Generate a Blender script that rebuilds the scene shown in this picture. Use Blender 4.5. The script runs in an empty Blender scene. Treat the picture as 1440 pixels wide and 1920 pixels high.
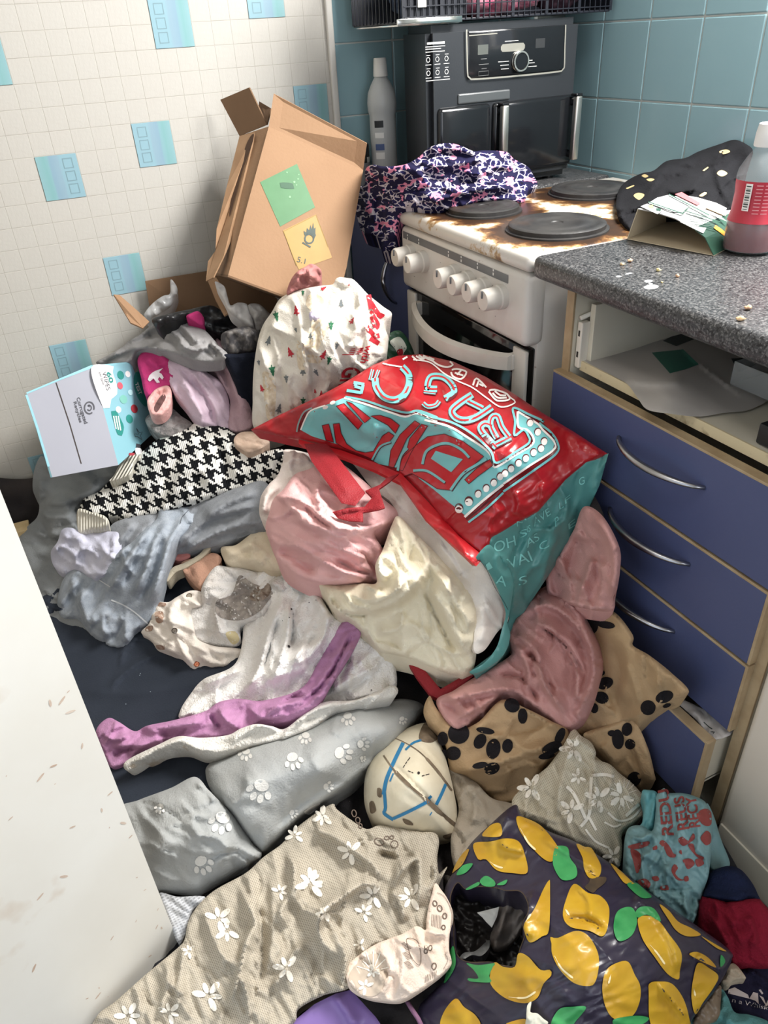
import bpy, bmesh, math, random
import numpy as np
from mathutils import Vector, Matrix
from mathutils.geometry import delaunay_2d_cdt
random.seed(7)
SC = bpy.context.scene
COL = SC.collection
# ------------------------------------------------------------------ camera
YAW, PITCH, ROLL, FPX = 0.41126727, -0.57632805, -0.06338035, 1385.0
CAM = np.array([0.0, 0.0, 1.2318])
def _axes():
    cy, sy = math.cos(YAW), math.sin(YAW)
    fw = np.array([sy*math.cos(PITCH), cy*math.cos(PITCH), math.sin(PITCH)])
    rt = np.array([cy, -sy, 0.0]); up = np.cross(rt, fw)
    return (rt*math.cos(ROLL)+up*math.sin(ROLL), -rt*math.sin(ROLL)+up*math.cos(ROLL), fw)
RT, UP, FW = _axes()
cd = bpy.data.cameras.new('camera'); co = bpy.data.objects.new('camera', cd); COL.objects.link(co)
cd.sensor_fit = 'VERTICAL'; cd.sensor_height = 36.0; cd.lens = FPX/1920*36.0
cd.clip_start = 0.02
co.matrix_world = Matrix(((RT[0], UP[0], -FW[0], CAM[0]), (RT[1], UP[1], -FW[1], CAM[1]), (RT[2], UP[2], -FW[2], CAM[2]), (0, 0, 0, 1)))
SC.camera = co
# ------------------------------------------------------------------ light and exposure
wd = bpy.data.worlds.new('world'); SC.world = wd; wd.use_nodes = True
wd.node_tree.nodes['Background'].inputs[0].default_value = (0.75, 0.86, 1.0, 1)
wd.node_tree.nodes['Background'].inputs[1].default_value = 1.0
def area(name, loc, target, sx, sy, power, col):
    l = bpy.data.lights.new(name, 'AREA'); l.shape = 'RECTANGLE'; l.size = sx; l.size_y = sy
    l.energy = power; l.color = col
    o = bpy.data.objects.new(name, l); COL.objects.link(o); o.location = loc
    o.rotation_euler = (Vector(target)-Vector(loc)).to_track_quat('-Z', 'Y').to_euler()
    return o
area('window_daylight', (1.32, 0.70, 1.92), (0.10, 1.05, 0.45), 0.62, 0.55, 44, (1.0, 0.975, 0.94))
area('rear_fill', (0.55, -1.50, 1.60), (0.05, 1.1, 0.5), 1.0, 1.2, 5.5, (1.0, 0.97, 0.94))  # unseen soft fill added behind the camera to brighten the room
area('overhead_fill', (-0.12, 0.80, 2.28), (0.10, 0.95, 0.0), 0.34, 0.34, 2.5, (1.0, 0.97, 0.93))  # weak overhead fill, added to lift the heap; no fixture built
SC.view_settings.view_transform = 'Standard'; SC.view_settings.look = 'None'
SC.view_settings.gamma = 1.0; SC.view_settings.use_curve_mapping = False
SC.view_settings.exposure = 0.76
# ------------------------------------------------------------------ helpers
def ray(px, py):
    px = np.asarray(px, float); py = np.asarray(py, float)
    a = ((px-720)/FPX)[..., None]; b = ((py-960)/FPX)[..., None]
    return RT*a - UP*b + FW
def atz(px, py, z):
    d = ray(px, py); return CAM + d*((np.asarray(z)-CAM[2])/d[..., 2])[..., None]
def aty(px, py, y):
    d = ray(px, py); return CAM + d*((y-CAM[1])/d[..., 1])[..., None]
def atx(px, py, x):
    d = ray(px, py); return CAM + d*((x-CAM[0])/d[..., 0])[..., None]
def lin(c):
    if max(c) > 1.0: c = [v/255.0 for v in c]
    return tuple((v/12.92 if v <= 0.04045 else ((v+0.055)/1.055)**2.4) for v in c[:3])
MATS = {}
def desat(c, k=0.12):
    if c is None: return None
    g = 0.3*c[0]+0.55*c[1]+0.15*c[2]; return tuple(v+(g-v)*k for v in c)
def mat(name, col, rough=0.6, metal=0.0, spec=0.5, c2=None, nscale=8.0, namt=0.5, ndet=4.0, nlo=0.35, nhi=0.65, bump=0.0, bscale=60.0, coords='Object',
        sheen=0.0, trans=0.0, alpha=1.0, c3=None, n3=20.0, n3lo=0.55, n3hi=0.7, ior=1.45, sss=0.0, coat=0.0):
    """procedural principled material: base colour with two noise-driven tints and a fine noise bump"""
    if name in MATS: return MATS[name]
    col = desat(col); c2 = desat(c2); c3 = desat(c3)
    m = bpy.data.materials.new(name); m.use_nodes = True; MATS[name] = m
    nt = m.node_tree; b = nt.nodes['Principled BSDF']; L = nt.links.new
    b.inputs['Base Color'].default_value = (*lin(col), 1)
    b.inputs['Roughness'].default_value = rough; b.inputs['Metallic'].default_value = metal
    b.inputs['Specular IOR Level'].default_value = spec; b.inputs['IOR'].default_value = ior
    if sheen: b.inputs['Sheen Weight'].default_value = sheen
    if coat: b.inputs['Coat Weight'].default_value = coat; b.inputs['Coat Roughness'].default_value = 0.1
    if trans: b.inputs['Transmission Weight'].default_value = trans
    if alpha < 1: b.inputs['Alpha'].default_value = alpha
    if c2 is not None or bump:
        tc = nt.nodes.new('ShaderNodeTexCoord')
    last = None
    for (cc, sc_, lo, hi, amt) in ((c2, nscale, nlo, nhi, namt), (c3, n3, n3lo, n3hi, 1.0)):
        if cc is None: continue
        n = nt.nodes.new('ShaderNodeTexNoise'); n.inputs['Scale'].default_value = sc_; n.inputs['Detail'].default_value = ndet
        L(tc.outputs[coords], n.inputs['Vector'])
        r = nt.nodes.new('ShaderNodeMapRange'); r.inputs[1].default_value = lo; r.inputs[2].default_value = hi; r.inputs[4].default_value = amt
        L(n.outputs['Fac'], r.inputs[0])
        x = nt.nodes.new('ShaderNodeMix'); x.data_type = 'RGBA'
        L(r.outputs[0], x.inputs[0])
        if last is None: x.inputs[6].default_value = (*lin(col), 1)
        else: L(last, x.inputs[6])
        x.inputs[7].default_value = (*lin(cc), 1)
        last = x.outputs[2]
    if last is not None: L(last, b.inputs['Base Color'])
    if bump:
        n = nt.nodes.new('ShaderNodeTexNoise'); n.inputs['Scale'].default_value = bscale; n.inputs['Detail'].default_value = 3
        L(tc.outputs[coords], n.inputs['Vector'])
        bp = nt.nodes.new('ShaderNodeBump'); bp.inputs['Strength'].default_value = bump; bp.inputs['Distance'].default_value = 0.004
        L(n.outputs['Fac'], bp.inputs['Height']); L(bp.outputs[0], b.inputs['Normal'])
    return m
def fabric(name, col, c2=None, nscale=14.0, namt=0.6, bump=0.35, bscale=380.0, rough=0.9, sheen=0.0, **k):
    return mat(name, col, rough=rough, spec=0.15, c2=c2 or tuple(v*0.86 for v in col), nscale=nscale, namt=namt, bump=bump, bscale=bscale, sheen=sheen, **k)
def rloc(o):
    while o.parent: o = o.parent
    return np.array(o.location)
def mk(name, V, F, m, parent=None, loc=None, smooth=True, uv=None, mi=None):
    """one mesh object from world-space vertices; m = material or list of materials"""
    V = np.asarray(V, float)
    L = rloc(parent) if parent is not None else (np.array(loc, float) if loc is not None else np.array([V[:, 0].mean(), V[:, 1].mean(), V[:, 2].min()]))
    me = bpy.data.meshes.new(name); me.from_pydata((V-L).tolist(), [], [list(f) for f in F])
    for mm in (m if isinstance(m, (list, tuple)) else [m]): me.materials.append(mm)
    if mi is not None: me.polygons.foreach_set('material_index', np.asarray(mi, dtype=np.int32))
    if smooth: me.polygons.foreach_set('use_smooth', np.ones(len(F), dtype=bool))
    if uv is not None:
        ul = me.uv_layers.new(name='UVMap'); li = np.empty(len(me.loops), dtype=np.int32); me.loops.foreach_get('vertex_index', li)
        ul.data.foreach_set('uv', np.asarray(uv, float)[li].ravel())
    me.update()
    o = bpy.data.objects.new(name, me); COL.objects.link(o)
    if parent is not None: o.parent = parent
    else: o.location = L
    return o
def thing(name, label, cat, loc, group=None):
    o = bpy.data.objects.new(name, None); COL.objects.link(o); o.location = loc; o.empty_display_size = 0.05
    return tag(o, label, cat, group)
def tag(o, label, cat, group=None):
    o['label'] = label; o['category'] = cat
    if group: o['group'] = group
    return o
def struct(o, label=None, cat=None):
    o['kind'] = 'structure'
    if label: o['label'] = label
    if cat: o['category'] = cat
    return o
class MB:
    """collects world-space geometry for one mesh"""
    def __init__(s): s.V = []; s.F = []; s.M = []
    def add(s, V, F, mi=0):
        n = len(s.V); s.V += [tuple(v) for v in V]; s.F += [[i+n for i in f] for f in F]; s.M += [mi]*len(F); return s
    def bm(s, bm, M=None, mi=0):
        bm.verts.ensure_lookup_table()
        V = [tuple((M @ v.co) if M is not None else v.co) for v in bm.verts]
        for i, v in enumerate(bm.verts): v.index = i
        s.add(V, [[v.index for v in f.verts] for f in bm.faces], mi); bm.free(); return s
    def box(s, lo, hi, bev=0.0, seg=2, mi=0, M=None):
        b = bmesh.new(); bmesh.ops.create_cube(b, size=1.0)
        lo = Vector(lo); hi = Vector(hi); d = hi-lo; c = (lo+hi)/2
        for v in b.verts: v.co = Vector((v.co.x*d.x, v.co.y*d.y, v.co.z*d.z))+c
        if bev > 0: bmesh.ops.bevel(b, geom=b.edges[:], offset=min(bev, min(abs(d.x), abs(d.y), abs(d.z))*0.49), segments=seg, affect='EDGES', profile=0.5)
        return s.bm(b, M, mi)
    def cyl(s, a, b_, r1, r2=None, n=24, bev=0.0, mi=0, caps=True):
        a = Vector(a); b_ = Vector(b_); r2 = r1 if r2 is None else r2
        prof = [(r1, 0.0), (r2, (b_-a).length)]
        if bev: h = (b_-a).length; prof = [(max(r1-bev, 0), 0), (r1, bev), (r2, h-bev), (max(r2-bev, 0), h)]
        return s.lathe(prof, a, (b_-a).normalized(), n, mi, caps)
    def lathe(s, prof, base, axis=(0, 0, 1), n=32, mi=0, caps=True, sx=1.0, sy=1.0, rot=0.0):
        q = Vector((0, 0, 1)).rotation_difference(Vector(axis)); base = Vector(base); V = []; F = []
        for (r, h) in prof:
            for k in range(n):
                t = 2*math.pi*k/n+rot; V.append(base+q @ Vector((r*math.cos(t)*sx, r*math.sin(t)*sy, h)))
        for i in range(len(prof)-1):
            for k in range(n):
                k2 = (k+1) % n; F.append((i*n+k, i*n+k2, (i+1)*n+k2, (i+1)*n+k))
        if caps: F.append(tuple(range(n-1, -1, -1))); F.append(tuple(range((len(prof)-1)*n, len(prof)*n)))
        return s.add(V, F, mi)
    def tube(s, pts, r, n=10, mi=0, sx=1.0, closed=False):
        pts = [Vector(p) for p in pts]; V = []; F = []; m = len(pts)
        up = Vector((0, 0, 1))
        for i, p in enumerate(pts):
            t = (pts[min(i+1, m-1)]-pts[max(i-1, 0)]).normalized()
            a = t.cross(up)
            if a.length < 1e-3: a = t.cross(Vector((0, 1, 0)))
            a.normalize(); b = a.cross(t); rr = r[i] if hasattr(r, '__len__') else r
            for k in range(n):
                th = 2*math.pi*k/n; V.append(p+a*(rr*sx*math.cos(th))+b*(rr*math.sin(th)))
        for i in range(m-1):
            for k in range(n):
                k2 = (k+1) % n; F.append((i*n+k, i*n+k2, (i+1)*n+k2, (i+1)*n+k))
        F.append(tuple(range(n-1, -1, -1))); F.append(tuple(range((m-1)*n, m*n)))
        return s.add(V, F, mi)
    def prism(s, poly, d, mi=0):
        """polygon of 3-D points extruded by vector d"""
        n = len(poly); d = Vector(d); V = [Vector(p) for p in poly]; V += [v+d for v in V]
        F = [tuple(range(n-1, -1, -1)), tuple(range(n, 2*n))]+[(i, (i+1) % n, n+(i+1) % n, n+i) for i in range(n)]
        return s.add(V, F, mi)
    def build(s, name, m, parent=None, smooth=False, loc=None):
        o = mk(name, s.V, s.F, m, parent, loc, smooth, mi=s.M)
        if smooth == 'auto':
            o.data.set_sharp_from_angle(angle=math.radians(38))
        return o
def link_copy(o, loc, parent):
    c = o.copy(); COL.objects.link(c); c.parent = parent; c.location = loc; return c
# ---- numpy noise
def _h(ix, iy, s):
    n = (ix.astype(np.int64)*374761393+iy.astype(np.int64)*668265263+s*974634767) & 0x7fffffff
    n = ((n ^ (n >> 13))*1274126177) & 0x7fffffff
    return ((n ^ (n >> 16)) & 0xffff)/65535.0*2*math.pi
def pnoise(x, y, s=0):
    ix = np.floor(x); iy = np.floor(y); fx = x-ix; fy = y-iy
    u = fx*fx*fx*(fx*(fx*6-15)+10); v = fy*fy*fy*(fy*(fy*6-15)+10)
    def g(dx, dy):
        a = _h(ix+dx, iy+dy, s); return np.cos(a)*(fx-dx)+np.sin(a)*(fy-dy)
    return ((g(0, 0)*(1-u)+g(1, 0)*u)*(1-v)+(g(0, 1)*(1-u)+g(1, 1)*u)*v)*1.5
def tps(C):
    C = np.array(C, float); n = len(C)
    if n == 1: return lambda x, y: np.full(np.shape(x), C[0, 2])
    X = C[:, :2]/500.0
    if n == 2:
        d = X[1]-X[0]; dd = d@d
        return lambda x, y: C[0, 2]+(C[1, 2]-C[0, 2])*np.clip(((x/500.0-X[0, 0])*d[0]+(y/500.0-X[0, 1])*d[1])/dd, -0.3, 1.3)
    U = lambda r2: 0.5*r2*np.log(r2+1e-9)
    K = U(((X[:, None]-X[None])**2).sum(-1))+np.eye(n)*1e-3
    if n == 3: K = np.eye(3)*1e6
    P = np.c_[np.ones(n), X]; A = np.zeros((n+3, n+3)); A[:n, :n] = K; A[:n, n:] = P; A[n:, :n] = P.T
    w = np.linalg.solve(A, np.r_[C[:, 2], 0, 0, 0])
    def f(x, y):
        x = np.asarray(x, float)/500.0; y = np.asarray(y, float)/500.0
        o = w[n]+w[n+1]*x+w[n+2]*y
        for i in range(n): o = o+w[i]*U((x-X[i, 0])**2+(y-X[i, 1])**2)
        return o
    return f
def smooth_poly(P, step, closed=True):
    """Catmull-Rom through the points, resampled about every `step`"""
    P = np.array(P, float); n = len(P); out = []
    rng = range(n) if closed else range(n-1)
    for i in rng:
        g = (lambda k: P[k % n]) if closed else (lambda k: P[min(max(k, 0), n-1)])
        p0, p1, p2, p3 = g(i-1), g(i), g(i+1), g(i+2)
        m = max(1, int(round(np.hypot(*(p2-p1))/step)))
        for k in range(m):
            t = k/m
            out.append(0.5*((2*p1)+(p2-p0)*t+(2*p0-5*p1+4*p2-p3)*t*t+(3*p1-p0-3*p2+p3)*t**3)*1.0 if m > 1 else p1)
    if not closed: out.append(P[-1])
    return np.array(out)
def lin_poly(P, step, closed=True):
    P = np.array(P, float); n = len(P); out = []
    for i in range(n if closed else n-1):
        p1, p2 = P[i], P[(i+1) % n]; m = max(1, int(round(np.hypot(*(p2-p1))/step)))
        for k in range(m): out.append(p1+(p2-p1)*k/m)
    if not closed: out.append(P[-1])
    return np.array(out)
def inside(pts, poly):
    x, y = pts[:, 0], pts[:, 1]; c = np.zeros(len(pts), bool); n = len(poly); j = n-1
    for i in range(n):
        xi, yi = poly[i]; xj, yj = poly[j]
        if yi != yj: c ^= ((yi > y) != (yj > y)) & (x < (xj-xi)*(y-yi)/(yj-yi)+xi)
        j = i
    return c
RG, WG = 1.75, 1.15      # gains of traced folds and of wrinkles
def seg_dist(pts, poly, closed=False, side=False):
    """distance to a polyline and arc parameter 0..1"""
    n = len(poly); best = np.full(len(pts), 1e9); par = np.zeros(len(pts)); sgn = np.zeros(len(pts))
    Q = np.vstack([poly, poly[:1]]) if closed else poly
    seg = np.hypot(*(Q[1:]-Q[:-1]).T); tot = seg.sum()+1e-9; acc = 0
    for i in range(len(Q)-1):
        a = Q[i]; d = Q[i+1]-a; L2 = d@d+1e-9
        t = np.clip(((pts-a)@d)/L2, 0, 1); q = pts-a-t[:, None]*d; ds = np.hypot(q[:, 0], q[:, 1])
        k = ds < best; best[k] = ds[k]; par[k] = (acc+t[k]*seg[i])/tot; acc += seg[i]
        if side: sgn[k] = (d[0]*q[k, 1]-d[1]*q[k, 0])
    if side: return best, par, sgn
    return best, par
def fill(poly, step, jit=0.25, holes=()):
    """triangulated polygon (2-D): returns vertices, triangles, number of boundary vertices"""
    rs = np.random.RandomState(len(poly)*7+int(poly[0][0]) % 97)
    lo = poly.min(0); hi = poly.max(0)
    xs = np.arange(lo[0]+step/2, hi[0], step); ys = np.arange(lo[1]+step/2, hi[1], step*0.87)
    g = []
    for j, y in enumerate(ys):
        q = np.c_[xs+(step/2 if j % 2 else 0), np.full(len(xs), y)]; g.append(q)
    g = np.vstack(g) if g else np.zeros((0, 2))
    if len(g):
        g = g+rs.uniform(-jit, jit, g.shape)*step
        k = inside(g, poly)
        for h in holes: k &= ~inside(g, h)
        g = g[k]
        if len(g):
            d, _ = seg_dist(g, poly, True); k = d > step*0.55
            for h in holes: k &= seg_dist(g, h, True)[0] > step*0.55
            g = g[k]
    pts = [Vector(p) for p in poly]; edges = [(i, (i+1) % len(poly)) for i in range(len(poly))]; n = len(poly)
    for h in holes:
        m = len(pts); pts += [Vector(p) for p in h]; edges += [(m+i, m+(i+1) % len(h)) for i in range(len(h))]; n += len(h)
    pts += [Vector(p) for p in g]
    r = delaunay_2d_cdt(pts, edges, [], 1 if not holes else 2, 1e-4)
    V = np.array([[v.x, v.y] for v in r[0]]); F = [tuple(f) for f in r[2]]
    if holes:
        cen = np.array([V[list(f)].mean(0) for f in F]); k = inside(cen, poly)
        for h in holes: k &= ~inside(cen, h)
        F = [f for f, kk in zip(F, k) if kk]
    return V, F
class Surf:
    """visible surface of a soft thing: heights at control points, folds, wrinkles, rounded rim.
    ctrl: (px, py, z). ridges: (polyline, width, height). wr: (height, wavelength, angle, stretch)"""
    def __init__(s, outline, ctrl, ridges=(), wr=(), T=0.02, ew=22, seed=1, amp=1.0, step=5.0, soft=True, lift=0.0, plane=None, clamp=True, auto=1.0, rg=1.0):
        s.clamp = clamp; ridges = [(r[0], r[1], r[2]*rg) for r in ridges]
        s.poly = smooth_poly(outline, step) if soft else lin_poly(outline, step)
        s.z = tps(ctrl); s.ridges = [(smooth_poly(r[0], 10, False), r[1]*(1.65 if r[1] >= 7 else (1.3 if r[2] > 0 else 1.1)), r[2]) for r in ridges]
        if auto and wr:
            # loose creases running along the grain of the wrinkles
            rs = np.random.RandomState(seed*13+5); lo, hi = s.poly.min(0), s.poly.max(0); x, y = s.poly.T
            area_ = abs(np.dot(x, np.roll(y, 1))-np.dot(y, np.roll(x, 1)))/2; n = int(min(70, max(3, area_/1500.0*auto))); g = 0
            while n > 0 and g < 400:
                g += 1; c0 = lo+(hi-lo)*rs.uniform(0, 1, 2)
                if not inside(c0[None], s.poly)[0]: continue
                n -= 1; a = math.radians(wr[0][2]+rs.normal(0, 20)); k = rs.normal(0, .5); Ln = rs.uniform(.5, 1.2)*min(130.0, 1.3*math.sqrt(area_)); pts = []
                for t in np.linspace(-.5, .5, 5):
                    b = a+k*t; pts.append(c0+np.array([math.cos(b), math.sin(b)])*t*Ln+np.array([-math.sin(a), math.cos(a)])*(k*t*t*Ln*.5))
                if rs.rand() < .5: pts = pts[::-1]
                neg = rs.rand() < .32; amp_ = rs.uniform(.45, 1.0)*min(1.0, math.sqrt(area_)/110.0)
                s.ridges.append((np.array(pts), rs.uniform(3.0, 4.2) if neg else rs.uniform(5.0, 9.5), -.0055*amp_ if neg else .0085*amp_))
        if ew <= 24: T, ew = T*0.5, max(ew*0.55, 3)
        s.wr = wr; s.T = T; s.ew = ew; s.seed = seed; s.amp = amp; s.step = step; s.lift = lift; s.plane = plane
    def h(s, Q):
        x, y = Q[:, 0], Q[:, 1]; d, _ = seg_dist(Q, s.poly, True)
        e = np.clip(d/s.ew, 0, 1); e[~inside(Q, s.poly)] = 0
        H = s.lift - s.T*(1-np.sqrt(np.clip(1-(1-e)**2, 0, 1)))
        fade = 0.35+0.65*np.clip(d/(s.ew*0.8), 0, 1)
        for i, w in enumerate(s.wr):
            a, wl, ang, st = w[:4]; c, sn = math.cos(math.radians(ang)), math.sin(math.radians(ang))
            u = (x*c+y*sn)/(wl*st*1.7); v = (-x*sn+y*c)/wl; sd = s.seed*31+i*7
            wx = pnoise(u*0.8+3.1, v*0.5, sd+1)*0.55; wy = pnoise(u*0.7-7.7, v*0.6+2.2, sd+2)*0.6
            n = pnoise(u+wx, v+wy, sd)
            n2 = pnoise(u*1.25+wy+5.3, v*1.15+wx-3.3, sd+5)
            f = 0.85*(1-2*np.sqrt(n*n+0.0008))-0.30*(1-2*np.sqrt(n2*n2+0.0008))+0.12*pnoise(u*2.1+9.1, v*2.3+wy, sd+3)
            H = H+WG*a*s.amp*f*fade
        for (pl, w, a) in s.ridges:
            d2, t, sg = seg_dist(Q, pl, side=True); tp = np.clip(np.minimum(t, 1-t)/0.2, 0, 1); tp = tp*tp*(3-2*tp)
            ww = w*np.where(sg > 0, 0.40, 1.35); q = d2/ww
            H = H+RG*a*tp*(0.55*np.exp(-q*q)+0.45*np.exp(-q*1.5))
        return H
    def at(s, Q, off=0.0):
        Q = np.asarray(Q, float); z = s.z(Q[:, 0], Q[:, 1]); P = atz(Q[:, 0], Q[:, 1], z)
        if s.plane is not None: P = s.plane(Q)
        elif s.clamp:
            t = ((z-CAM[2])/(ray(Q[:, 0], Q[:, 1])[:, 2])); D = ray(Q[:, 0], Q[:, 1])
            t = np.minimum(t, (1.872-CAM[1])/np.maximum(D[:, 1], 1e-6)); t = np.minimum(t, np.where(D[:, 0] > .02, (s.clamp*.742-CAM[0])/np.maximum(D[:, 0], 1e-6), 1e9))
            P = CAM+D*t[:, None]
        d = CAM-P; d /= np.linalg.norm(d, axis=1)[:, None]
        return P+d*(s.h(Q)+off)[:, None]
RGX = dict(grey_blanket=1.7, pink_skirt=1.6, pink_shirt=1.6, cream_sheet=1.5, mauve_leggings=1.4, white_towel=1.5, grey_tshirt=1.3, grey_joggers=1.3, lace_curtain=1.25, under_layer=1.25, pink_bundle=1.25, grey_fleece_top=1.3)
AUTO = dict(clothes_heap=0, navy_sheet=.12, old_ball=0, paw_blanket=.15, fold=.5, front_panel=0, gusset=.5, lining=.5, hem=.3, strap=0, lemon_bag=0, lining_paper=0, leaflets=.5, paper_scrap=0, houndstooth_jumper=.5, grey_blanket=.7, tan_fleece=.45, corner=.5, border=.5, cuff=0, under_layer=0)
def cloth(name, label, cat, outline, ctrl, m, ridges=(), wr=(), T=0.02, ew=22, seed=1, amp=1.0, step=5.0, soft=True, skirt=0.045,
          uvang=0.0, uvs=(1.0, 1.0), group=None, parent=None, lift=0.0, holes=(), down=0.5, plane=None, clamp=True, auto=None):
    if auto is None: auto = AUTO.get(name, 1.0)
    S = Surf(outline, ctrl, ridges, wr, T, ew, seed, amp, step, soft, lift, plane, clamp, auto, RGX.get(name, 1.0))
    HL = [smooth_poly(h, step) for h in holes]
    V2, F = fill(S.poly, step, holes=HL)
    P = S.at(V2)
    # skirt: turn the rim under, away from the viewer's side and down
    from collections import Counter
    ec = Counter()
    for f in F:
        for i in range(3): ec[tuple(sorted((f[i], f[(i+1) % 3])))] += 1
    oriented = [(f[i], f[(i+1) % 3]) for f in F for i in range(3) if ec[tuple(sorted((f[i], f[(i+1) % 3])))] == 1]
    ids = sorted({i for e in oriented for i in e}); mp = {}; V = P.tolist(); U2 = V2.tolist()
    cen = P.mean(0)
    for i in ids:
        d = P[i]-CAM; d /= np.linalg.norm(d); q = P[i]+d*skirt*(1-down)+np.array([0, 0, -skirt*down])
        q = q+(cen-q)*np.array([0.05, 0.05, 0]); q[2] = max(q[2], 0.004)
        mp[i] = len(V); V += [q.tolist(), P[i].tolist()]; U2 += [V2[i].tolist(), V2[i].tolist()]
    F = [tuple(f) for f in F]+[(mp[b]+1, mp[a]+1, mp[a], mp[b]) for (a, b) in oriented]
    U2 = np.array(U2)-S.poly.mean(0); c, sn = math.cos(math.radians(uvang)), math.sin(math.radians(uvang))
    uv = np.c_[(U2[:, 0]*c+U2[:, 1]*sn)*uvs[0], (U2[:, 0]*sn-U2[:, 1]*c)*uvs[1]]/1000.0
    # flip so that normals face the viewer
    a, b, c3 = (np.array(V[k]) for k in F[0]); 
    if np.dot(np.cross(b-a, c3-a), CAM-a) < 0: F = [tuple(reversed(f)) for f in F]
    o = mk(name, V, F, m, parent, None, True, uv)
    if parent is None: tag(o, label, cat, group)
    elif label: o['label'] = label
    o['_s'] = 0; del o['_s']
    return o, S
# ---- flat print: 2-D pieces laid on a surface or plane by a mapper
def ribbon(P, w, closed=False, step=7, smooth=True):
    P = (smooth_poly if smooth else lin_poly)(P, step, closed)
    n = len(P); L = []; R = []
    for i in range(n):
        a = P[(i-1) % n] if (closed or i > 0) else P[i]; b = P[(i+1) % n] if (closed or i < n-1) else P[i]
        t = b-a; t = t/(np.hypot(*t)+1e-9); nn = np.array([-t[1], t[0]]); ww = w[i*(len(w)-1)//max(n-1, 1)] if hasattr(w, '__len__') else w
        L.append(P[i]+nn*ww/2); R.append(P[i]-nn*ww/2)
    V = np.vstack([L, R]); m = n if closed else n-1
    return V, [(i, (i+1) % n, n+(i+1) % n, n+i) for i in range(m)]
def blob(poly, step=7, soft=True, holes=()):
    p = smooth_poly(poly, step) if soft else lin_poly(poly, step)
    return fill(p, step, holes=[smooth_poly(h, step) for h in holes])
def ell(cx, cy, rx, ry, ang=0, n=16):
    c, s = math.cos(math.radians(ang)), math.sin(math.radians(ang))
    return np.array([(cx+rx*math.cos(t)*c-ry*math.sin(t)*s, cy+rx*math.cos(t)*s+ry*math.sin(t)*c) for t in np.linspace(0, 2*math.pi, n, endpoint=False)])
def disc(cx, cy, rx, ry=None, ang=0, n=16):
    ry = rx if ry is None else ry
    return np.vstack([[(cx, cy)], ell(cx, cy, rx, ry, ang, n)]), [(0, 1+i, 1+(i+1) % n) for i in range(n)]
_TX = {}
def text2d(s, grid=0.12, bold=0.0):
    """text outlines as a triangulated 2-D mesh of height about 1 (cap height 0.7), sliced so it can bend"""
    k = (s, grid, bold)
    if k in _TX: return _TX[k]
    cu = bpy.data.curves.new('t', 'FONT'); cu.body = s; cu.resolution_u = 4; cu.offset = bold
    o = bpy.data.objects.new('t', cu); COL.objects.link(o); dg = bpy.context.evaluated_depsgraph_get(); dg.update()
    me = bpy.data.meshes.new_from_object(o.evaluated_get(dg)); bm = bmesh.new(); bm.from_mesh(me)
    bpy.data.objects.remove(o); bpy.data.curves.remove(cu); bpy.data.meshes.remove(me)
    if len(bm.verts) == 0: _TX[k] = (np.zeros((0, 2)), [], (0, 0)); return _TX[k]
    xs = [v.co.x for v in bm.verts]; ys = [v.co.y for v in bm.verts]
    if grid:
        for a, lo, hi in ((0, min(xs), max(xs)), (1, min(ys), max(ys))):
            t = lo+grid
            while t < hi:
                co_ = Vector((0, 0, 0)); co_[a] = t; no = Vector((0, 0, 0)); no[a] = 1
                bmesh.ops.bisect_plane(bm, geom=bm.verts[:]+bm.edges[:]+bm.faces[:], plane_co=co_, plane_no=no); t += grid
    for i, v in enumerate(bm.verts): v.index = i
    V = np.array([(v.co.x, v.co.y) for v in bm.verts]); F = [tuple(v.index for v in f.verts) for f in bm.faces]; bm.free()
    V[:, 0] -= min(xs); _TX[k] = (V, F, (max(xs)-min(xs), max(ys))); return _TX[k]
def text_quad(s, bl, br, tr, tl, grid=0.12, bold=0.0):
    """text stretched over a pixel quad (bottom-left, bottom-right, top-right, top-left as read)"""
    V, F, (w, h) = text2d(s, grid, bold)
    if not len(V): return V, F
    u = (V[:, 0]/w)[:, None]; v = (V[:, 1]/h)[:, None]
    bl, br, tr, tl = (np.array(q, float) for q in (bl, br, tr, tl))
    return bl*(1-u)*(1-v)+br*u*(1-v)+tr*u*v+tl*(1-u)*v, F
def print_on(name, parent, items, mapper, label=None, kind=None):
    """items: (pieces (V2, F), material, offset) joined as the flat print of one thing"""
    V = []; F = []; M = []; mats = []
    for (g, m, off) in items:
        if not len(g[0]): continue
        P = mapper(g[0], off); n = len(V); V += P.tolist()
        if m not in mats: mats.append(m)
        for f in g[1]:
            f = [i+n for i in f]; F.append(f); M.append(mats.index(m))
    Va = np.array(V)
    for j, f in enumerate(F):
        a, b, c = Va[f[0]], Va[f[1]], Va[f[2]]
        if np.dot(np.cross(b-a, c-a), CAM-a) < 0: F[j] = f[::-1]
    o = mk(name, V, F, mats, parent, None, True, mi=M)
    if label: o['label'] = label
    return o
def prints(name, parent, lists, mapper, label=None):
    return [print_on(name, parent, it_, mapper, label) for it_ in lists]
def plane_map(O, U, Vv):
    """mapper for a flat face: origin, unit u and v vectors; metres"""
    O, U, Vv = (np.array(q, float) for q in (O, U, Vv)); N = np.cross(U, Vv); N /= np.linalg.norm(N)
    if np.dot(N, CAM-O) < 0: N = -N
    return lambda Q, off=0.0: O+np.outer(Q[:, 0], U)+np.outer(Q[:, 1], Vv)+N*off
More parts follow.
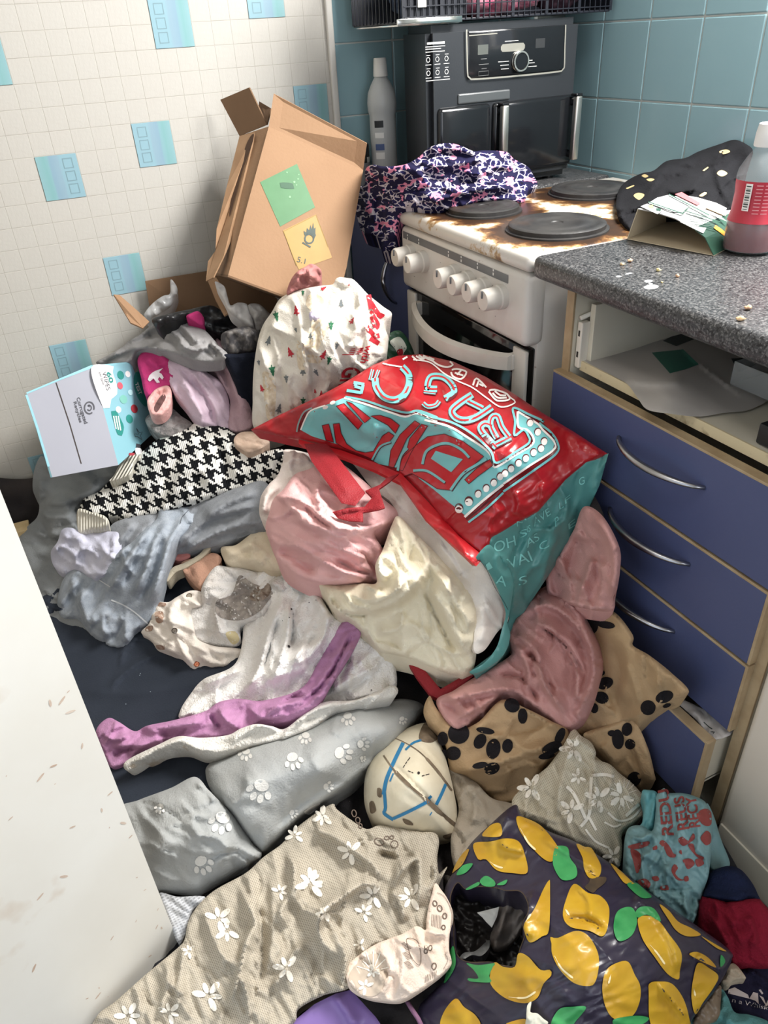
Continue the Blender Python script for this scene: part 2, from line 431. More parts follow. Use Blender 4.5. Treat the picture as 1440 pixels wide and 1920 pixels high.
# ================================================================== the room
XR, YB, XL, YF, ZC = 1.36, 1.915, -0.80, -1.60, 2.32
m_wall = mat('wall_paint', (186, 181, 172), 0.55, c2=(176, 170, 160), nscale=3, namt=0.6, bump=0.1, bscale=90)
m_vinyl = mat('vinyl_white', (185, 182, 175), 0.42, c2=(176, 171, 162), nscale=5, namt=0.7, bump=0.15, bscale=120)
m_seam = mat('vinyl_seam', (174, 170, 161), 0.6, c2=(160, 154, 144), nscale=14, namt=0.8)
m_floor = mat('floor_vinyl', (92, 88, 84), 0.5, c2=(60, 56, 52), nscale=6, namt=0.8)
def slab(name, lo, hi, m): return struct(MB().box(lo, hi).build(name, m))
slab('floor', (XL-.1, YF-.1, -0.05), (XR+.1, YB+.1, 0.0), m_floor)
slab('ceiling', (XL-.1, YF-.1, ZC), (XR+.1, YB+.1, ZC+.05), m_wall)
wall_back = slab('wall_back', (XL-.1, YB, 0), (.783, YB+.1, ZC), m_seam)
w = MB().box((.783, YB, 0), (XR+.1, YB+.1, ZC)).build('tile_backing', mat('tile_grout', (196, 202, 198), 0.8, c2=(172, 178, 172), nscale=9, namt=0.7), wall_back)
w = MB()
for lo, hi in (((XR, YF, 0), (XR+.1, YB, 1.22)), ((XR, YF, 2.20), (XR+.1, YB, ZC)), ((XR, YF, 1.22), (XR+.1, .08, 2.20)), ((XR, 1.14, 1.22), (XR+.1, YB, 2.20))): w.box(lo, hi)
m_grout = mat('tile_grout', (196, 202, 198), 0.8, c2=(172, 178, 172), nscale=9, namt=0.7)
wall_right = struct(w.build('wall_right', m_grout))
w = MB()
for lo, hi in (((XL-.1, .42, 0), (XL, YB, ZC)), ((XL-.1, YF, 0), (XL, -.36, ZC)), ((XL-.1, -.36, 2.0), (XL, .42, ZC))): w.box(lo, hi)
struct(w.build('wall_left', m_wall))
w = MB()
for lo, hi in (((XL-.1, YF-.1, 0), (-.75, YF, ZC)), ((1.15, YF-.1, 0), (XR+.1, YF, ZC)), ((-.75, YF-.1, 2.15), (1.15, YF, ZC)), ((-.75, YF-.1, 0), (1.15, YF, .7))): w.box(lo, hi)
struct(w.build('wall_front', m_wall))
w = MB(); wf = mat('window_pvc', (236, 236, 234), 0.3)
for lo, hi in (((XR+.02, .08, 1.22), (XR+.08, .13, 2.2)), ((XR+.02, 1.09, 1.22), (XR+.08, 1.14, 2.2)), ((XR+.02, .08, 1.22), (XR+.08, 1.14, 1.27)), ((XR+.02, .08, 2.15), (XR+.08, 1.14, 2.2)), ((XR+.02, .59, 1.22), (XR+.08, .63, 2.2))): w.box(lo, hi, .006)
struct(w.build('window_1', wf))
# ---- printed vinyl squares on the back wall, each its own raised cell
CX, CZ = 0.0432, 0.0452
X0, Z0 = 0.2805, 1.0890
BLUE = {(2, -5): 0, (0, 0): 1, (-5, 1): 2, (-3, 6): 0, (-7, 10): 0, (9, -1): 0, (7, -6): 1, (-7, -4): 0, (-10, 16): 0}
def cellmesh(wd_, ht, d=0.0003, b=0.0005):
    V = [(0, 0, 0), (wd_, 0, 0), (wd_, 0, ht), (0, 0, ht), (b, -d, b), (wd_-b, -d, b), (wd_-b, -d, ht-b), (b, -d, ht-b)]
    F = [(4, 5, 6, 7), (0, 1, 5, 4), (1, 2, 6, 5), (2, 3, 7, 6), (3, 0, 4, 7)]
    return V, F
me_cell = bpy.data.meshes.new('tile'); V, F = cellmesh(CX-.0008, CZ-.0008); me_cell.from_pydata(V, [], F); me_cell.materials.append(m_vinyl)
me_edge = bpy.data.meshes.new('tile'); V, F = cellmesh(.018, CZ-.0008); me_edge.from_pydata(V, [], F); me_edge.materials.append(m_vinyl)
taken = {(i+a, j+b) for (i, j) in BLUE for a in (0, 1) for b in (0, 1)}
def proj(P):
    v = np.asarray(P, float)-CAM; d = v@FW; return 720+FPX*(v@RT)/d, 960-FPX*(v@UP)/d
cells = []
for j in range(-6, 21):
    for i in range(-17, 12):
        if (i, j) in taken: continue
        px, py = proj((X0+(i+.5)*CX, YB, Z0-(j+.5)*CZ))
        seen = -25 < px < 640 and -25 < py < 800 and not (px > 430 and py > 215+abs(px-520)*.2) and not (py > 560 and px > 240) and not (py > 700 and px > 60)
        cells.append((0 if seen else 1, math.hypot(px-300, py-300), i, j))
cells.sort(); rest = MB()
for k, (u, _, i, j) in enumerate(cells):
    x, z = X0+i*CX+.0004, Z0-(j+1)*CZ+.0004
    if k < 300 and u == 0:
        o = bpy.data.objects.new('tile', me_edge if i == 11 else me_cell); COL.objects.link(o); o.parent = wall_back
        o.location = Vector((x, YB, z))-wall_back.location
    else:
        V, F = cellmesh(CX-.0008 if i < 11 else .018, CZ-.0008); rest.add([(a+x, b+YB, c+z) for a, b, c in V], F)
r_ = rest.build('tile_field', m_vinyl, wall_back); r_['kind'] = 'stuff'
def blue_tile_mat(name, flip, base):
    m = mat(name, base, 0.4); nt = m.node_tree; b = nt.nodes['Principled BSDF']; L = nt.links.new
    tc = nt.nodes.new('ShaderNodeTexCoord'); sp = nt.nodes.new('ShaderNodeSeparateXYZ'); L(tc.outputs['Generated'], sp.inputs[0])
    cr = nt.nodes.new('ShaderNodeValToRGB'); cr.color_ramp.interpolation = 'LINEAR'
    E_ = [(0.0, base), (0.42, base), (0.47, (134, 161, 176)), (0.66, (128, 157, 174)), (0.72, (126, 166, 172)), (0.80, (120, 164, 166)), (0.97, (130, 168, 174))]
    if flip: E_ = [(1-p, c) for p, c in E_][::-1]
    el = cr.color_ramp.elements
    while len(el) < len(E_): el.new(0.5)
    for e, (p, c) in zip(el, E_): e.position = p; e.color = (*lin(c), 1)
    n = nt.nodes.new('ShaderNodeTexNoise'); n.inputs['Scale'].default_value = 3
    mp = nt.nodes.new('ShaderNodeMapping'); mp.inputs['Scale'].default_value = (9, 1, .3); L(tc.outputs['Generated'], mp.inputs[0]); L(mp.outputs[0], n.inputs[0])
    ad = nt.nodes.new('ShaderNodeMath'); ad.operation = 'MULTIPLY_ADD'; ad.inputs[1].default_value = 0.10; L(n.outputs['Fac'], ad.inputs[0])
    sb = nt.nodes.new('ShaderNodeMath'); sb.operation = 'SUBTRACT'; sb.inputs[1].default_value = 0.05; L(sp.outputs['X'], sb.inputs[0]); L(sb.outputs[0], ad.inputs[2])
    L(ad.outputs[0], cr.inputs[0]); L(cr.outputs[0], b.inputs['Base Color']); return m
MB1, MB2 = blue_tile_mat('tile_print', False, (134, 168, 180)), blue_tile_mat('tile_print_flipped', True, (134, 168, 180))
m_line = mat('tile_print_line', (116, 148, 158), 0.5)
for (i, j), k in BLUE.items():
    x, z = X0+i*CX+.0006, Z0-(j+2)*CZ+.0006; W_, H_ = 2*CX-.0012, 2*CZ-.0012
    V, F = cellmesh(W_, H_, .002)
    o = mk('tile', np.array(V)+(x, YB, z), F, MB2 if k == 2 else MB1, wall_back, smooth=False); o['label'] = 'pale blue square with three outlined boxes'
    it = []
    for q in range(3):
        cx, cz = (W_*(.24 if k != 2 else .76)), H_*(.80-.29*q); a = .0095
        it.append((ribbon([(cx-a, cz-a), (cx+a, cz-a), (cx+a, cz+a), (cx-a, cz+a)], .0022, True, .02, False), m_line, .0004))
    print_on('outline_print', o, it, plane_map((x, YB-.002, z), (1, 0, 0), (0, 0, 1)))
# ---- glazed blue tiles (back wall right of the white strip, and the right wall)
m_tile = mat('blue_glaze', (132, 168, 177), 0.16, c2=(140, 175, 183), nscale=2.2, namt=0.8, bump=0.06, bscale=18, coords='Object')
TS = 0.153
def tilemesh(w_, h_):
    b = MB(); b.box((0, 0, 0), (w_, .008, h_), .0022, 2); me = bpy.data.meshes.new('tile'); me.from_pydata(b.V, [], b.F); me.materials.append(m_tile); return me
me_tb = tilemesh(TS-.003, TS-.003)
for i in range(4):
    for j in range(-7, 6):
        z = 1.212+j*TS
        if z < 0.0 or z > 1.9: continue
        wd_ = min(TS, XR-.008-(.784+i*TS))
        o = bpy.data.objects.new('tile', me_tb if wd_ > .15 else tilemesh(wd_-.003, TS-.003)); COL.objects.link(o); o.parent = wall_back
        o.location = Vector((.784+i*TS, YB-.0022, z+.0015))-wall_back.location
TZ = .156
me_tr = tilemesh(TS-.003, TZ-.003)
for i in range(-8, 3):
    for j in range(-2, 3):
        y = 1.494-i*TS; z = 1.066+j*TZ
        if y < 0.1 or (y < 1.14 and z > 1.2): continue
        if y+TS > YB-.006: continue
        o = bpy.data.objects.new('tile', me_tr); COL.objects.link(o); o.parent = wall_right
        o.rotation_euler = (0, 0, -math.pi/2); o.location = Vector((XR-.0022, y+TS-.0015, z+.0015))-wall_right.location
for i in range(3, 9):
    for j in range(-2, 1):
        y = 1.494-i*TS; z = 1.066+j*TZ
        o = bpy.data.objects.new('tile', me_tr); COL.objects.link(o); o.parent = wall_right
        o.rotation_euler = (0, 0, -math.pi/2); o.location = Vector((XR-.0022, y+TS-.0015, z+.0015))-wall_right.location
m_trimw = mat('trim_white', (206, 203, 196), 0.35)
struct(MB().box((.765, YB-.012, 0), (.7815, YB+.002, ZC), .004, 3).build('trim_1', m_trimw, smooth='auto'))
# ---- open white door on the left
m_door = mat('door_gloss', (236, 234, 226), 0.35, c2=(226, 221, 209), nscale=4, namt=0.7, c3=(206, 184, 160), n3=9, n3lo=0.66, n3hi=0.82)
fe = np.array([-.093, .735]); dd = np.array([-.908, -.42]); dd /= np.linalg.norm(dd); nn = np.array([-dd[1], dd[0]])
if nn[0] > 0: nn = -nn
door = struct(bpy.data.objects.new('door_1', None), 'open white painted door, grubby near its bottom corner', 'door'); COL.objects.link(door); door.location = (*fe, 0)
def dpt(s, t, z): q = fe+dd*s+nn*t; return (q[0], q[1], z)
b = bmesh.new(); bmesh.ops.create_cube(b, size=1.0)
for v in b.verts: v.co = Vector(dpt((v.co.x+.5)*.75, (v.co.y+.5)*.038, .004+(v.co.z+.5)*1.96))
bmesh.ops.bevel(b, geom=b.edges[:], offset=.002, segments=2, affect='EDGES')
MB().bm(b).build('door_leaf', m_door, door, smooth='auto')
hb = MB(); hb.cyl(dpt(.06, 0, .985), dpt(.06, -.045, .985), .009); hb.tube([dpt(.06, -.045, .985), dpt(.10, -.048, .985), dpt(.17, -.045, .983)], .009)
hb.build('door_handle', mat('satin_metal', (150, 150, 152), 0.3, 1.0), door, smooth=True)
m_smear = mat('door_smear', (198, 168, 146), 0.7, c2=(222, 206, 190), nscale=40, namt=0.9)
rs = np.random.RandomState(5); it = []
for k in range(34):
    s_ = abs(rs.normal(.05, .07)); z = rs.uniform(.03, .62); 
    if s_ < .004: continue
    a = rs.uniform(0, 6.28); l = rs.uniform(.001, .007)
    it.append((disc(s_, z, l, l*.22+.0004, math.degrees(a), 8), m_smear, .0003))
print_on('smear', door, it, plane_map(dpt(0, 0, 0), (*dd, 0), (0, 0, 1)), 'brownish finger smears')
# ================================================================== cooker
m_enamel = mat('white_enamel', (204, 199, 192), 0.28, c2=(188, 180, 168), nscale=11, namt=0.5, c3=(126, 100, 74), n3=60, n3lo=0.72, n3hi=0.8)
m_white_pl = mat('white_plastic', (202, 197, 188), 0.4, c2=(188, 180, 168), nscale=16, namt=0.6)
m_black_glass = mat('oven_glass', (12, 13, 15), 0.08, spec=0.6)
m_iron = mat('cast_iron', (34, 33, 34), 0.5, c2=(56, 54, 52), nscale=18, namt=0.8, bump=0.3, bscale=60, c3=(66, 48, 36), n3=7, n3lo=0.60, n3hi=0.72)
CY0, CY1 = 1.050, 1.547
HP = [((.905, 1.180), .090), ((.885, 1.405), .074), ((1.175, 1.415), .090), ((1.190, 1.185), .074)]
m_hob = mat('hob_enamel', (224, 219, 211), 0.3)
nt = m_hob.node_tree; b = nt.nodes['Principled BSDF']; L = nt.links.new
tc = nt.nodes.new('ShaderNodeTexCoord'); dmin = None
cook = thing('cooker', 'white freestanding electric cooker with burnt-on brown stains around the hot plates', 'cooker', (1.05, 1.3, 0))
for (c, r) in HP[:4]:
    vm = nt.nodes.new('ShaderNodeVectorMath'); vm.operation = 'SUBTRACT'; vm.inputs[1].default_value = (c[0]-1.05, c[1]-1.3, 0); L(tc.outputs['Object'], vm.inputs[0])
    v2 = nt.nodes.new('ShaderNodeVectorMath'); v2.operation = 'MULTIPLY'; v2.inputs[1].default_value = (1, 1, 0); L(vm.outputs[0], v2.inputs[0])
    ln = nt.nodes.new('ShaderNodeVectorMath'); ln.operation = 'LENGTH'; L(v2.outputs[0], ln.inputs[0])
    sb = nt.nodes.new('ShaderNodeMath'); sb.operation = 'SUBTRACT'; sb.inputs[1].default_value = r; L(ln.outputs['Value'], sb.inputs[0])
    if dmin is None: dmin = sb.outputs[0]
    else:
        mn = nt.nodes.new('ShaderNodeMath'); mn.operation = 'MINIMUM'; L(dmin, mn.inputs[0]); L(sb.outputs[0], mn.inputs[1]); dmin = mn.outputs[0]
no = nt.nodes.new('ShaderNodeTexNoise'); no.inputs['Scale'].default_value = 22; no.inputs['Detail'].default_value = 8; no.inputs['Roughness'].default_value = .7; L(tc.outputs['Object'], no.inputs[0])
sc_ = nt.nodes.new('ShaderNodeMapRange'); sc_.inputs[1].default_value = 0.0; sc_.inputs[2].default_value = 0.10; sc_.inputs[3].default_value = 0.34; sc_.inputs[4].default_value = -0.25; L(dmin, sc_.inputs[0])
ad = nt.nodes.new('ShaderNodeMath'); L(no.outputs['Fac'], ad.inputs[0]); L(sc_.outputs[0], ad.inputs[1])
cr = nt.nodes.new('ShaderNodeValToRGB'); el = cr.color_ramp.elements
for p, c in ((0.47, (200, 195, 187)), (0.53, (170, 141, 100)), (0.60, (110, 76, 44)), (0.68, (60, 40, 26))): e = el.new(p); e.color = (*lin(c), 1)
el[0].color = (*lin((200, 195, 187)), 1); el[-1].color = (*lin((36, 27, 22)), 1)
L(ad.outputs[0], cr.inputs[0]); L(cr.outputs[0], b.inputs['Base Color'])
MB().box((.785, CY0+.006, .03), (XR-.02, CY1-.006, .872), .004).build('body', m_enamel, cook, smooth='auto')
MB().box((.752, CY0, .872), (XR-.012, CY1, .9025), .012, 3).build('hob', m_hob, cook, smooth='auto')
q = MB(); q.box((.755, CY0+.003, .737), (.80, CY1-.003, .871), .014, 4); fas = q.build('control_panel', m_enamel, cook, smooth='auto')
xf = .7548
m_strip = mat('panel_strip', (96, 98, 100), 0.4); m_mark = mat('panel_mark', (215, 214, 210), 0.5)
fm = plane_map((xf, 0, 0), (0, 1, 0), (0, 0, 1))
it = [(blob([(1.112, .842), (1.527, .846), (1.527, .861), (1.112, .857)], .05, False), m_strip, .0006)]
for yy in (1.505, 1.452, 1.325, 1.275, 1.215, 1.160):
    it.append((disc(yy, .8555, .0022), m_mark, .001)); it.append((blob([(yy-.002, .846), (yy+.002, .846), (yy+.002, .851), (yy-.002, .851)], .05, False), m_mark, .001))
for yy in (1.505, 1.452, 1.343, 1.292, 1.235, 1.178):
    for a in range(-5, 6, 2): it.append((disc(yy+.036*math.sin(a*.45), .795+.036*math.cos(a*.45), .0011, .0011, 0, 6), m_strip, .0006))
print_on('scale_print', fas, it, fm)
for (kx, ky) in ((741, 484), (764, 497), (821.5, 524), (847.5, 537), (876, 550), (906.5, 565)):
    P = atx(kx, ky, .712); y, z = P[1]+.004, P[2]
    k = MB(); k.lathe([(.0225, 0), (.0225, .012), (.0205, .014), (.0195, .040), (.0175, .043), (0.001, .0435)], (xf+.0005, y, z), (-1, 0, 0), 28, caps=True)
    ko = k.build('knob', m_white_pl, cook, smooth='auto')
    MB().box((xf-.0455, y-.0012, z+.004), (xf-.042, y+.0012, z+.017), .0005).build('pointer', m_strip, ko)
# oven door
q = MB(); q.box((.770, CY0+.012, .16), (.79, CY1-.012, .730), .003); od = q.build('oven_door', m_black_glass, cook, smooth='auto')
for y0, y1 in ((CY0+.010, CY0+.052), (CY1-.050, CY1-.010)): MB().box((.763, y0, .16), (.7715, y1, .728), .003).build('door_trim', m_white_pl, od, smooth='auto')
V = []; F = []; N = 25
for i in range(N):
    t = i/(N-1); y = 1.487-t*(1.487-1.097); bow = math.sin(math.pi*min(max(t, 0), 1))**.8; x = .762-.048*bow; zc = .698-.010*bow
    V += [(x, y, zc+.017), (x-.012, y, zc+.012), (x-.013, y, zc-.014), (x, y, zc-.017)]
for i in range(N-1):
    a = i*4
    for k in range(4): F.append((a+k, a+(k+1) % 4, a+4+(k+1) % 4, a+4+k))
F += [(3, 2, 1, 0), tuple(range(4*N-4, 4*N))]
hd = mk('handle', V, F, m_white_pl, od); hd.data.set_sharp_from_angle(angle=.7)
for y in (1.483, 1.101): MB().box((.758, y-.008, .683), (.772, y+.008, .713), .002).build('handle_mount', m_white_pl, hd)
for c, r in HP:
    k = MB(); k.lathe([(r+.006, 0), (r+.006, .003), (r, .004), (r, .011), (r-.003, .013), (r-.012, .0135), (r-.014, .0125), (r-.03, .0128), (r-.031, .0135), (r-.05, .0135), (r-.051, .0128), (.012, .0128), (.010, .011), (.0005, .011)], (c[0], c[1], .9025), n=48)
    k.build('hot_plate', m_iron, cook, smooth='auto')
# ================================================================== base cabinet between cooker and back wall
m_blue = mat('blue_laminate', (70, 79, 120), 0.42, c2=(76, 85, 126), nscale=4, namt=0.8, bump=0.05, bscale=200)
m_ply = mat('pale_edging', (180, 156, 120), 0.5, c2=(154, 127, 91), nscale=24, namt=0.8)
m_cream = mat('cream_board', (214, 207, 188), 0.5, c2=(198, 188, 166), nscale=6, namt=0.6)
m_steel = mat('brushed_steel', (168, 168, 172), 0.28, 1.0)
def bow_handle(parent, x, y0, y1, z0, z1, out=.032, r=.0055):
    pts = []
    for i in range(17):
        t = i/16; pts.append((x-out*math.sin(math.pi*t)**.7+.0, y0+(y1-y0)*t, z0+(z1-z0)*t))
    return MB().tube(pts, [r*(.55+.45*math.sin(math.pi*t/16)) for t in range(17)], 10, sx=1.2).build('handle', m_steel, parent, smooth=True)
cab = thing('base_cabinet', 'narrow dark blue base cabinet between cooker and back wall', 'cabinet', (1.08, 1.73, 0))
MB().box((.80, 1.562, .08), (XR-.02, YB-.018, .866), .002).build('carcass', m_cream, cab)
cdoor = MB().box((.780, 1.562, .10), (.799, YB-.02, .862), .002).build('door', m_blue, cab)
pA = atx(719, 478, .752); pB = atx(724, 528, .752)
bow_handle(cdoor, .779, pA[1], pA[1]-.002, pA[2], pA[2]-.12)
m_gran = mat('granite_laminate', (58, 58, 60), 0.33, c2=(112, 111, 110), nscale=330, nlo=0.50, nhi=0.62, namt=0.8, ndet=2.0, c3=(30, 30, 32), n3=250, n3lo=0.54, n3hi=0.64, bump=0.12, bscale=220)
wt = MB().box((.757, 1.556, .867), (XR-.012, YB-.014, .905), .010, 3).build('worktop_offcut', m_gran, smooth='auto'); tag(wt, 'short dark speckled worktop in the corner, under the black air fryer', 'worktop')
wt = MB().box((.755, -.90, .867), (XR-.008, 1.0455, .905), .012, 4).build('worktop', m_gran, smooth='auto'); tag(wt, 'long grey speckled worktop beside the cooker, crumbs along its front edge', 'worktop')
# ================================================================== drawer unit
du = thing('drawer_unit', 'blue four-drawer kitchen unit with its top drawer front missing', 'drawer unit', (1.06, .73, 0))
DY0, DY1 = .490, .986
MB().box((.792, DY1-.018, .06), (XR-.03, DY1, .866), .001).build('side_panel', m_cream, du)
MB().box((.792, DY0-.016, .06), (XR-.03, DY0+.002, .866), .001).build('side_panel', m_cream, du)
for y0, y1, z0, z1 in ((DY1-.0185, DY1+.0005, .06, .866), (DY0-.0165, DY0+.0025, .06, .866)): MB().box((.788, y0, z0), (.7925, y1, z1), .0008).build('edge_band', m_ply, du)
MB().box((XR-.032, DY0, .06), (XR-.026, DY1, .866)).build('back_panel', m_cream, du)
MB().box((.80, DY0, .06), (XR-.03, DY1, .076)).build('base_panel', m_cream, du)
for n_, (z0, z1) in enumerate(((.571, .7175), (.434, .567), (.291, .430))):
    d = MB().box((.774, DY0+.004, z0), (.791, DY1+.004, z1-.004), .0008).build('drawer_front', m_blue, du)
    MB().box((.774, DY0+.004, z1-.0042), (.7925, DY1+.004, z1), .0006).build('edge_band', m_ply, d)
    MB().box((.774, DY0-.0005, z0), (.7915, DY0+.0042, z1), .0006).build('edge_band', m_ply, d)
    a, b_ = (((1150, 825), (1313, 918)), ((1140, 975), (1285, 1062)), ((1160, 1135), (1257, 1188)))[n_]
    Pa, Pb = atx(*a, .765), atx(*b_, .765)
    ya = Pb[1]+.182
    bow_handle(d, .774, ya, Pb[1], Pb[2]+.001, Pb[2])
    MB().box((.795, DY0+.012, z0+.02), (1.25, DY0+.024, z1-.03)).build('drawer_side', m_cream, d)
    MB().box((.795, DY0+.012, z0+.02), (1.25, DY1-.024, z0+.03)).build('drawer_bottom', m_cream, d)
    MB().box((.795, DY1-.036, z0+.02), (1.25, DY1-.024, z1-.03)).build('drawer_side', m_cream, d)
# top drawer, front panel gone
td = MB().box((.806, DY0+.014, .722), (1.27, DY1-.030, .738), .001).build('drawer_bottom', m_cream, du); td['label'] = 'bottom of the open top drawer'
MB().box((.803, DY0+.014, .7215), (.8065, DY1-.030, .7385), .0005).build('edge_band', mat('cream_edge', (208, 190, 150), .6, c2=(120, 92, 58), nscale=30, nlo=.6, nhi=.75, namt=.8), td)
MB().box((.815, DY1-.042, .738), (1.27, DY1-.030, .836), .001).build('drawer_side', m_cream, td)
MB().box((.815, DY0+.014, .738), (1.27, DY0+.026, .836), .001).build('drawer_side', m_cream, td)
MB().box((1.258, DY0+.014, .738), (1.27, DY1-.030, .836), .001).build('drawer_back', m_cream, td)
k = MB(); k.box((.798, DY1-.033, .726), (.816, DY1-.021, .806), .002); br = k.build('runner_bracket', mat('painted_metal', (222, 214, 200), .4), td); br['label'] = 'white metal runner bracket with two slots'
for z in (.745, .782): MB().box((.7975, DY1-.029, z), (.7985, DY1-.025, z+.010)).build('slot', mat('slot_dark', (38, 32, 28), .8), br)
MB().tube([(.80, DY1-.024, .812), (.95, DY1-.022, .838), (1.2, DY1-.022, .838)], .004, 8).build('runner_rail', mat('painted_metal', (222, 214, 200), .4), td, smooth=True)
# bottom drawer, pulled open
bd = MB().box((.736, DY0+.008, .122), (.753, DY1+.004, .277), .0008).build('drawer_front', m_blue, du); bd['label'] = 'bottom drawer front standing open'
MB().box((.736, DY0+.008, .2768), (.754, DY1+.004, .281), .0006).build('edge_band', m_ply, bd)
MB().box((.736, DY0+.003, .122), (.754, DY0+.0082, .281), .0006).build('edge_band', m_ply, bd)
MB().box((.754, DY0+.012, .165), (1.21, DY0+.022, .262)).build('drawer_side', m_cream, bd)
MB().box((.754, DY1-.034, .165), (1.21, DY1-.024, .262)).build('drawer_side', m_cream, bd)
MB().box((.754, DY0+.012, .160), (1.21, DY1-.024, .168)).build('drawer_bottom', m_cream, bd)
# ================================================================== white appliance at the right edge
ap = thing('white_appliance', 'white appliance front at the lower right, beside the blue drawers', 'appliance', (1.05, .15, 0))
MB().box((.782, -.14, .0), (XR-.03, .470, .862), .012, 3).build('body', mat('appliance_white', (232, 222, 208), .35, c2=(216, 204, 188), nscale=3, namt=.6), ap, smooth='auto')
MB().box((.779, -.13, .02), (.783, .462, .09), .001).build('plinth', m_cream, ap)
# ================================================================== air fryer
FY = 1.60
m_bl = mat('fryer_black', (38, 41, 45), 0.32, c2=(44, 47, 51), nscale=8, namt=.6, bump=.05, bscale=300)
m_blg = mat('fryer_gloss', (22, 24, 27), 0.12)
m_chr = mat('chrome', (218, 216, 210), 0.12, 1.0)
fx0, fx1 = .862, 1.258
fry = thing('air_fryer', 'large black twin-drawer air fryer with chrome handles', 'air fryer', (1.03, 1.74, .905))
b = bmesh.new(); vs = [b.verts.new((x, y, z)) for z in (.912, 1.236) for x, y in ((fx0, FY), (fx1, FY), (1.248, 1.80), (1.225, 1.862), (.96, 1.862), (.905, 1.80))]
b.faces.new(vs[5::-1]); b.faces.new(vs[6:]); [b.faces.new((vs[i], vs[(i+1) % 6], vs[6+(i+1) % 6], vs[6+i])) for i in range(6)]
bmesh.ops.recalc_face_normals(b, faces=b.faces[:]); bmesh.ops.bevel(b, geom=b.edges[:], offset=.014, segments=4, affect='EDGES')
fb = MB().bm(b).build('body', m_bl, fry, smooth='auto')
for x in (fx0+.04, fx1-.04):
    for y in (FY+.04, 1.80): MB().cyl((x+(.03 if y > 1.7 and x < 1 else 0), y, .9045), (x, y, .914), .014).build('foot', m_blg, fry)
MB().box((fx0+.022, FY-.010, .935), (1.018, FY+.01, 1.085), .012, 3).build('drawer', m_blg, fry, smooth='auto')
dr2 = MB().box((1.024, FY-.010, .935), (fx1-.008, FY+.01, 1.085), .012, 3).build('drawer', m_blg, fry, smooth='auto')
for xc, z0, z1 in ((1.040, .965, 1.080), (1.240, .948, 1.083)):
    V = []; n = 12
    pts = []
    k = MB()
    for i in range(9):
        t = i/8; pts.append((xc, FY-.030-.006*math.sin(math.pi*t), z1-(z1-z0)*t))
    k.box((xc-.0085, FY-.036, z0), (xc+.0085, FY-.020, z1), .004, 3); ho = k.build('handle', mat('chrome_brushed', (214, 210, 202), .3, 1.0), fry, smooth='auto')
    MB().box((xc-.009, FY-.034, z1-.001), (xc+.009, FY-.012, z1+.005), .002).build('handle_cap', m_blg, ho)
    for z in (z0+.012, z1-.012): MB().cyl((xc, FY-.022, z), (xc, FY, z), .008).build('handle_mount', m_blg, ho)
MB().box((.935, FY-.004, 1.088), (1.07, FY+.004, 1.108), .003).build('brand_strip', mat('fryer_grey', (70, 74, 76), .3), fry)
fmap = plane_map((0, FY, 0), (1, 0, 0), (0, 0, 1))
m_sil = mat('silver_line', (176, 172, 160), .3, .6); m_lcd = mat('display_grey', (76, 80, 76), .4); m_pr = mat('fryer_print', (190, 190, 186), .5); m_dim = mat('fryer_print_dim', (96, 98, 98), .5)
cp = MB().box((.958, FY-.005, 1.135), (1.212, FY+.004, 1.222), .004, 2).build('control_panel', m_blg, fry, smooth='auto')
cmap = plane_map((0, FY-.005, 0), (1, 0, 0), (0, 0, 1)); it = []
it.append((ribbon([(.954, 1.225), (.9555, 1.18), (.958, 1.140), (.966, 1.134), (1.09, 1.1325), (1.205, 1.134), (1.212, 1.140), (1.210, 1.18), (1.208, 1.222)], .0032, False, .01), m_sil, .0008))
it.append((ribbon([(.960, 1.214), (1.03, 1.2145)], .0018, False, .02, False), m_sil, .0008))
it.append((blob([(.982, 1.178), (1.008, 1.178), (1.008, 1.196), (.982, 1.196)], .02, False), m_lcd, .0006))
it.append((blob([(1.130, 1.182), (1.155, 1.182), (1.155, 1.200), (1.130, 1.200)], .02, False), mat('display_dark', (40, 42, 44), .4), .0006))
it.append((blob([(1.040, 1.184), (1.044, 1.180), (1.098, 1.180), (1.102, 1.184), (1.102, 1.190), (1.098, 1.194), (1.044, 1.194), (1.040, 1.190)], .01, True), mat('button_silver', (150, 148, 138), .35, .5), .0008))
it.append((ribbon(ell(1.090, 1.160, .0185, .0185, 0, 24), .003, True, .003), m_chr, .0012))
for yy, x0, x1 in ((1.162, 1.034, 1.062), (1.155, 1.040, 1.062), (1.148, 1.042, 1.062), (1.160, 1.115, 1.124), (1.155, 1.115, 1.130), (1.148, 1.113, 1.136), (1.199, 1.050, 1.085)): it.append((ribbon([(x0, yy), (x1, yy)], .0012, False, .02, False), m_pr, .0006))
for yy, x0, x1 in ((1.170, .990, 1.005), (1.160, .985, 1.010), (1.152, .992, 1.005)): it.append((ribbon([(x0, yy), (x1, yy)], .0012, False, .02, False), m_dim, .0006))
it.append((ribbon([(.985, 1.139), (1.010, 1.139), (1.010, 1.147), (.985, 1.147)], .0008, True, .02, False), m_dim, .0006))
print_on('panel_print', cp, it, cmap)
dk = MB(); dk.lathe([(.0165, 0), (.0165, .007), (.015, .0085), (.001, .0085)], (1.090, FY-.005, 1.160), (0, -1, 0), 28); dk = dk.build('dial', m_blg, fry, smooth='auto')
MB().lathe([(.0165, .0), (.0195, .0), (.0195, .009), (.0165, .009), (.0165, 0)], (1.090, FY-.005, 1.160), (0, -1, 0), 32, caps=False).build('dial_ring', mat('chrome_brushed', (214, 210, 202), .3, 1.0), dk, smooth='auto')
it = [(ribbon([(.862, 1.205), (.904, 1.205)], .004, False, .02, False), m_pr, .0006)]
for yy, x1 in ((1.199, .905), (1.195, .895), (1.190, .904)): it.append((ribbon([(.858, yy), (x1, yy)], .0014, False, .02, False), m_pr, .0006))
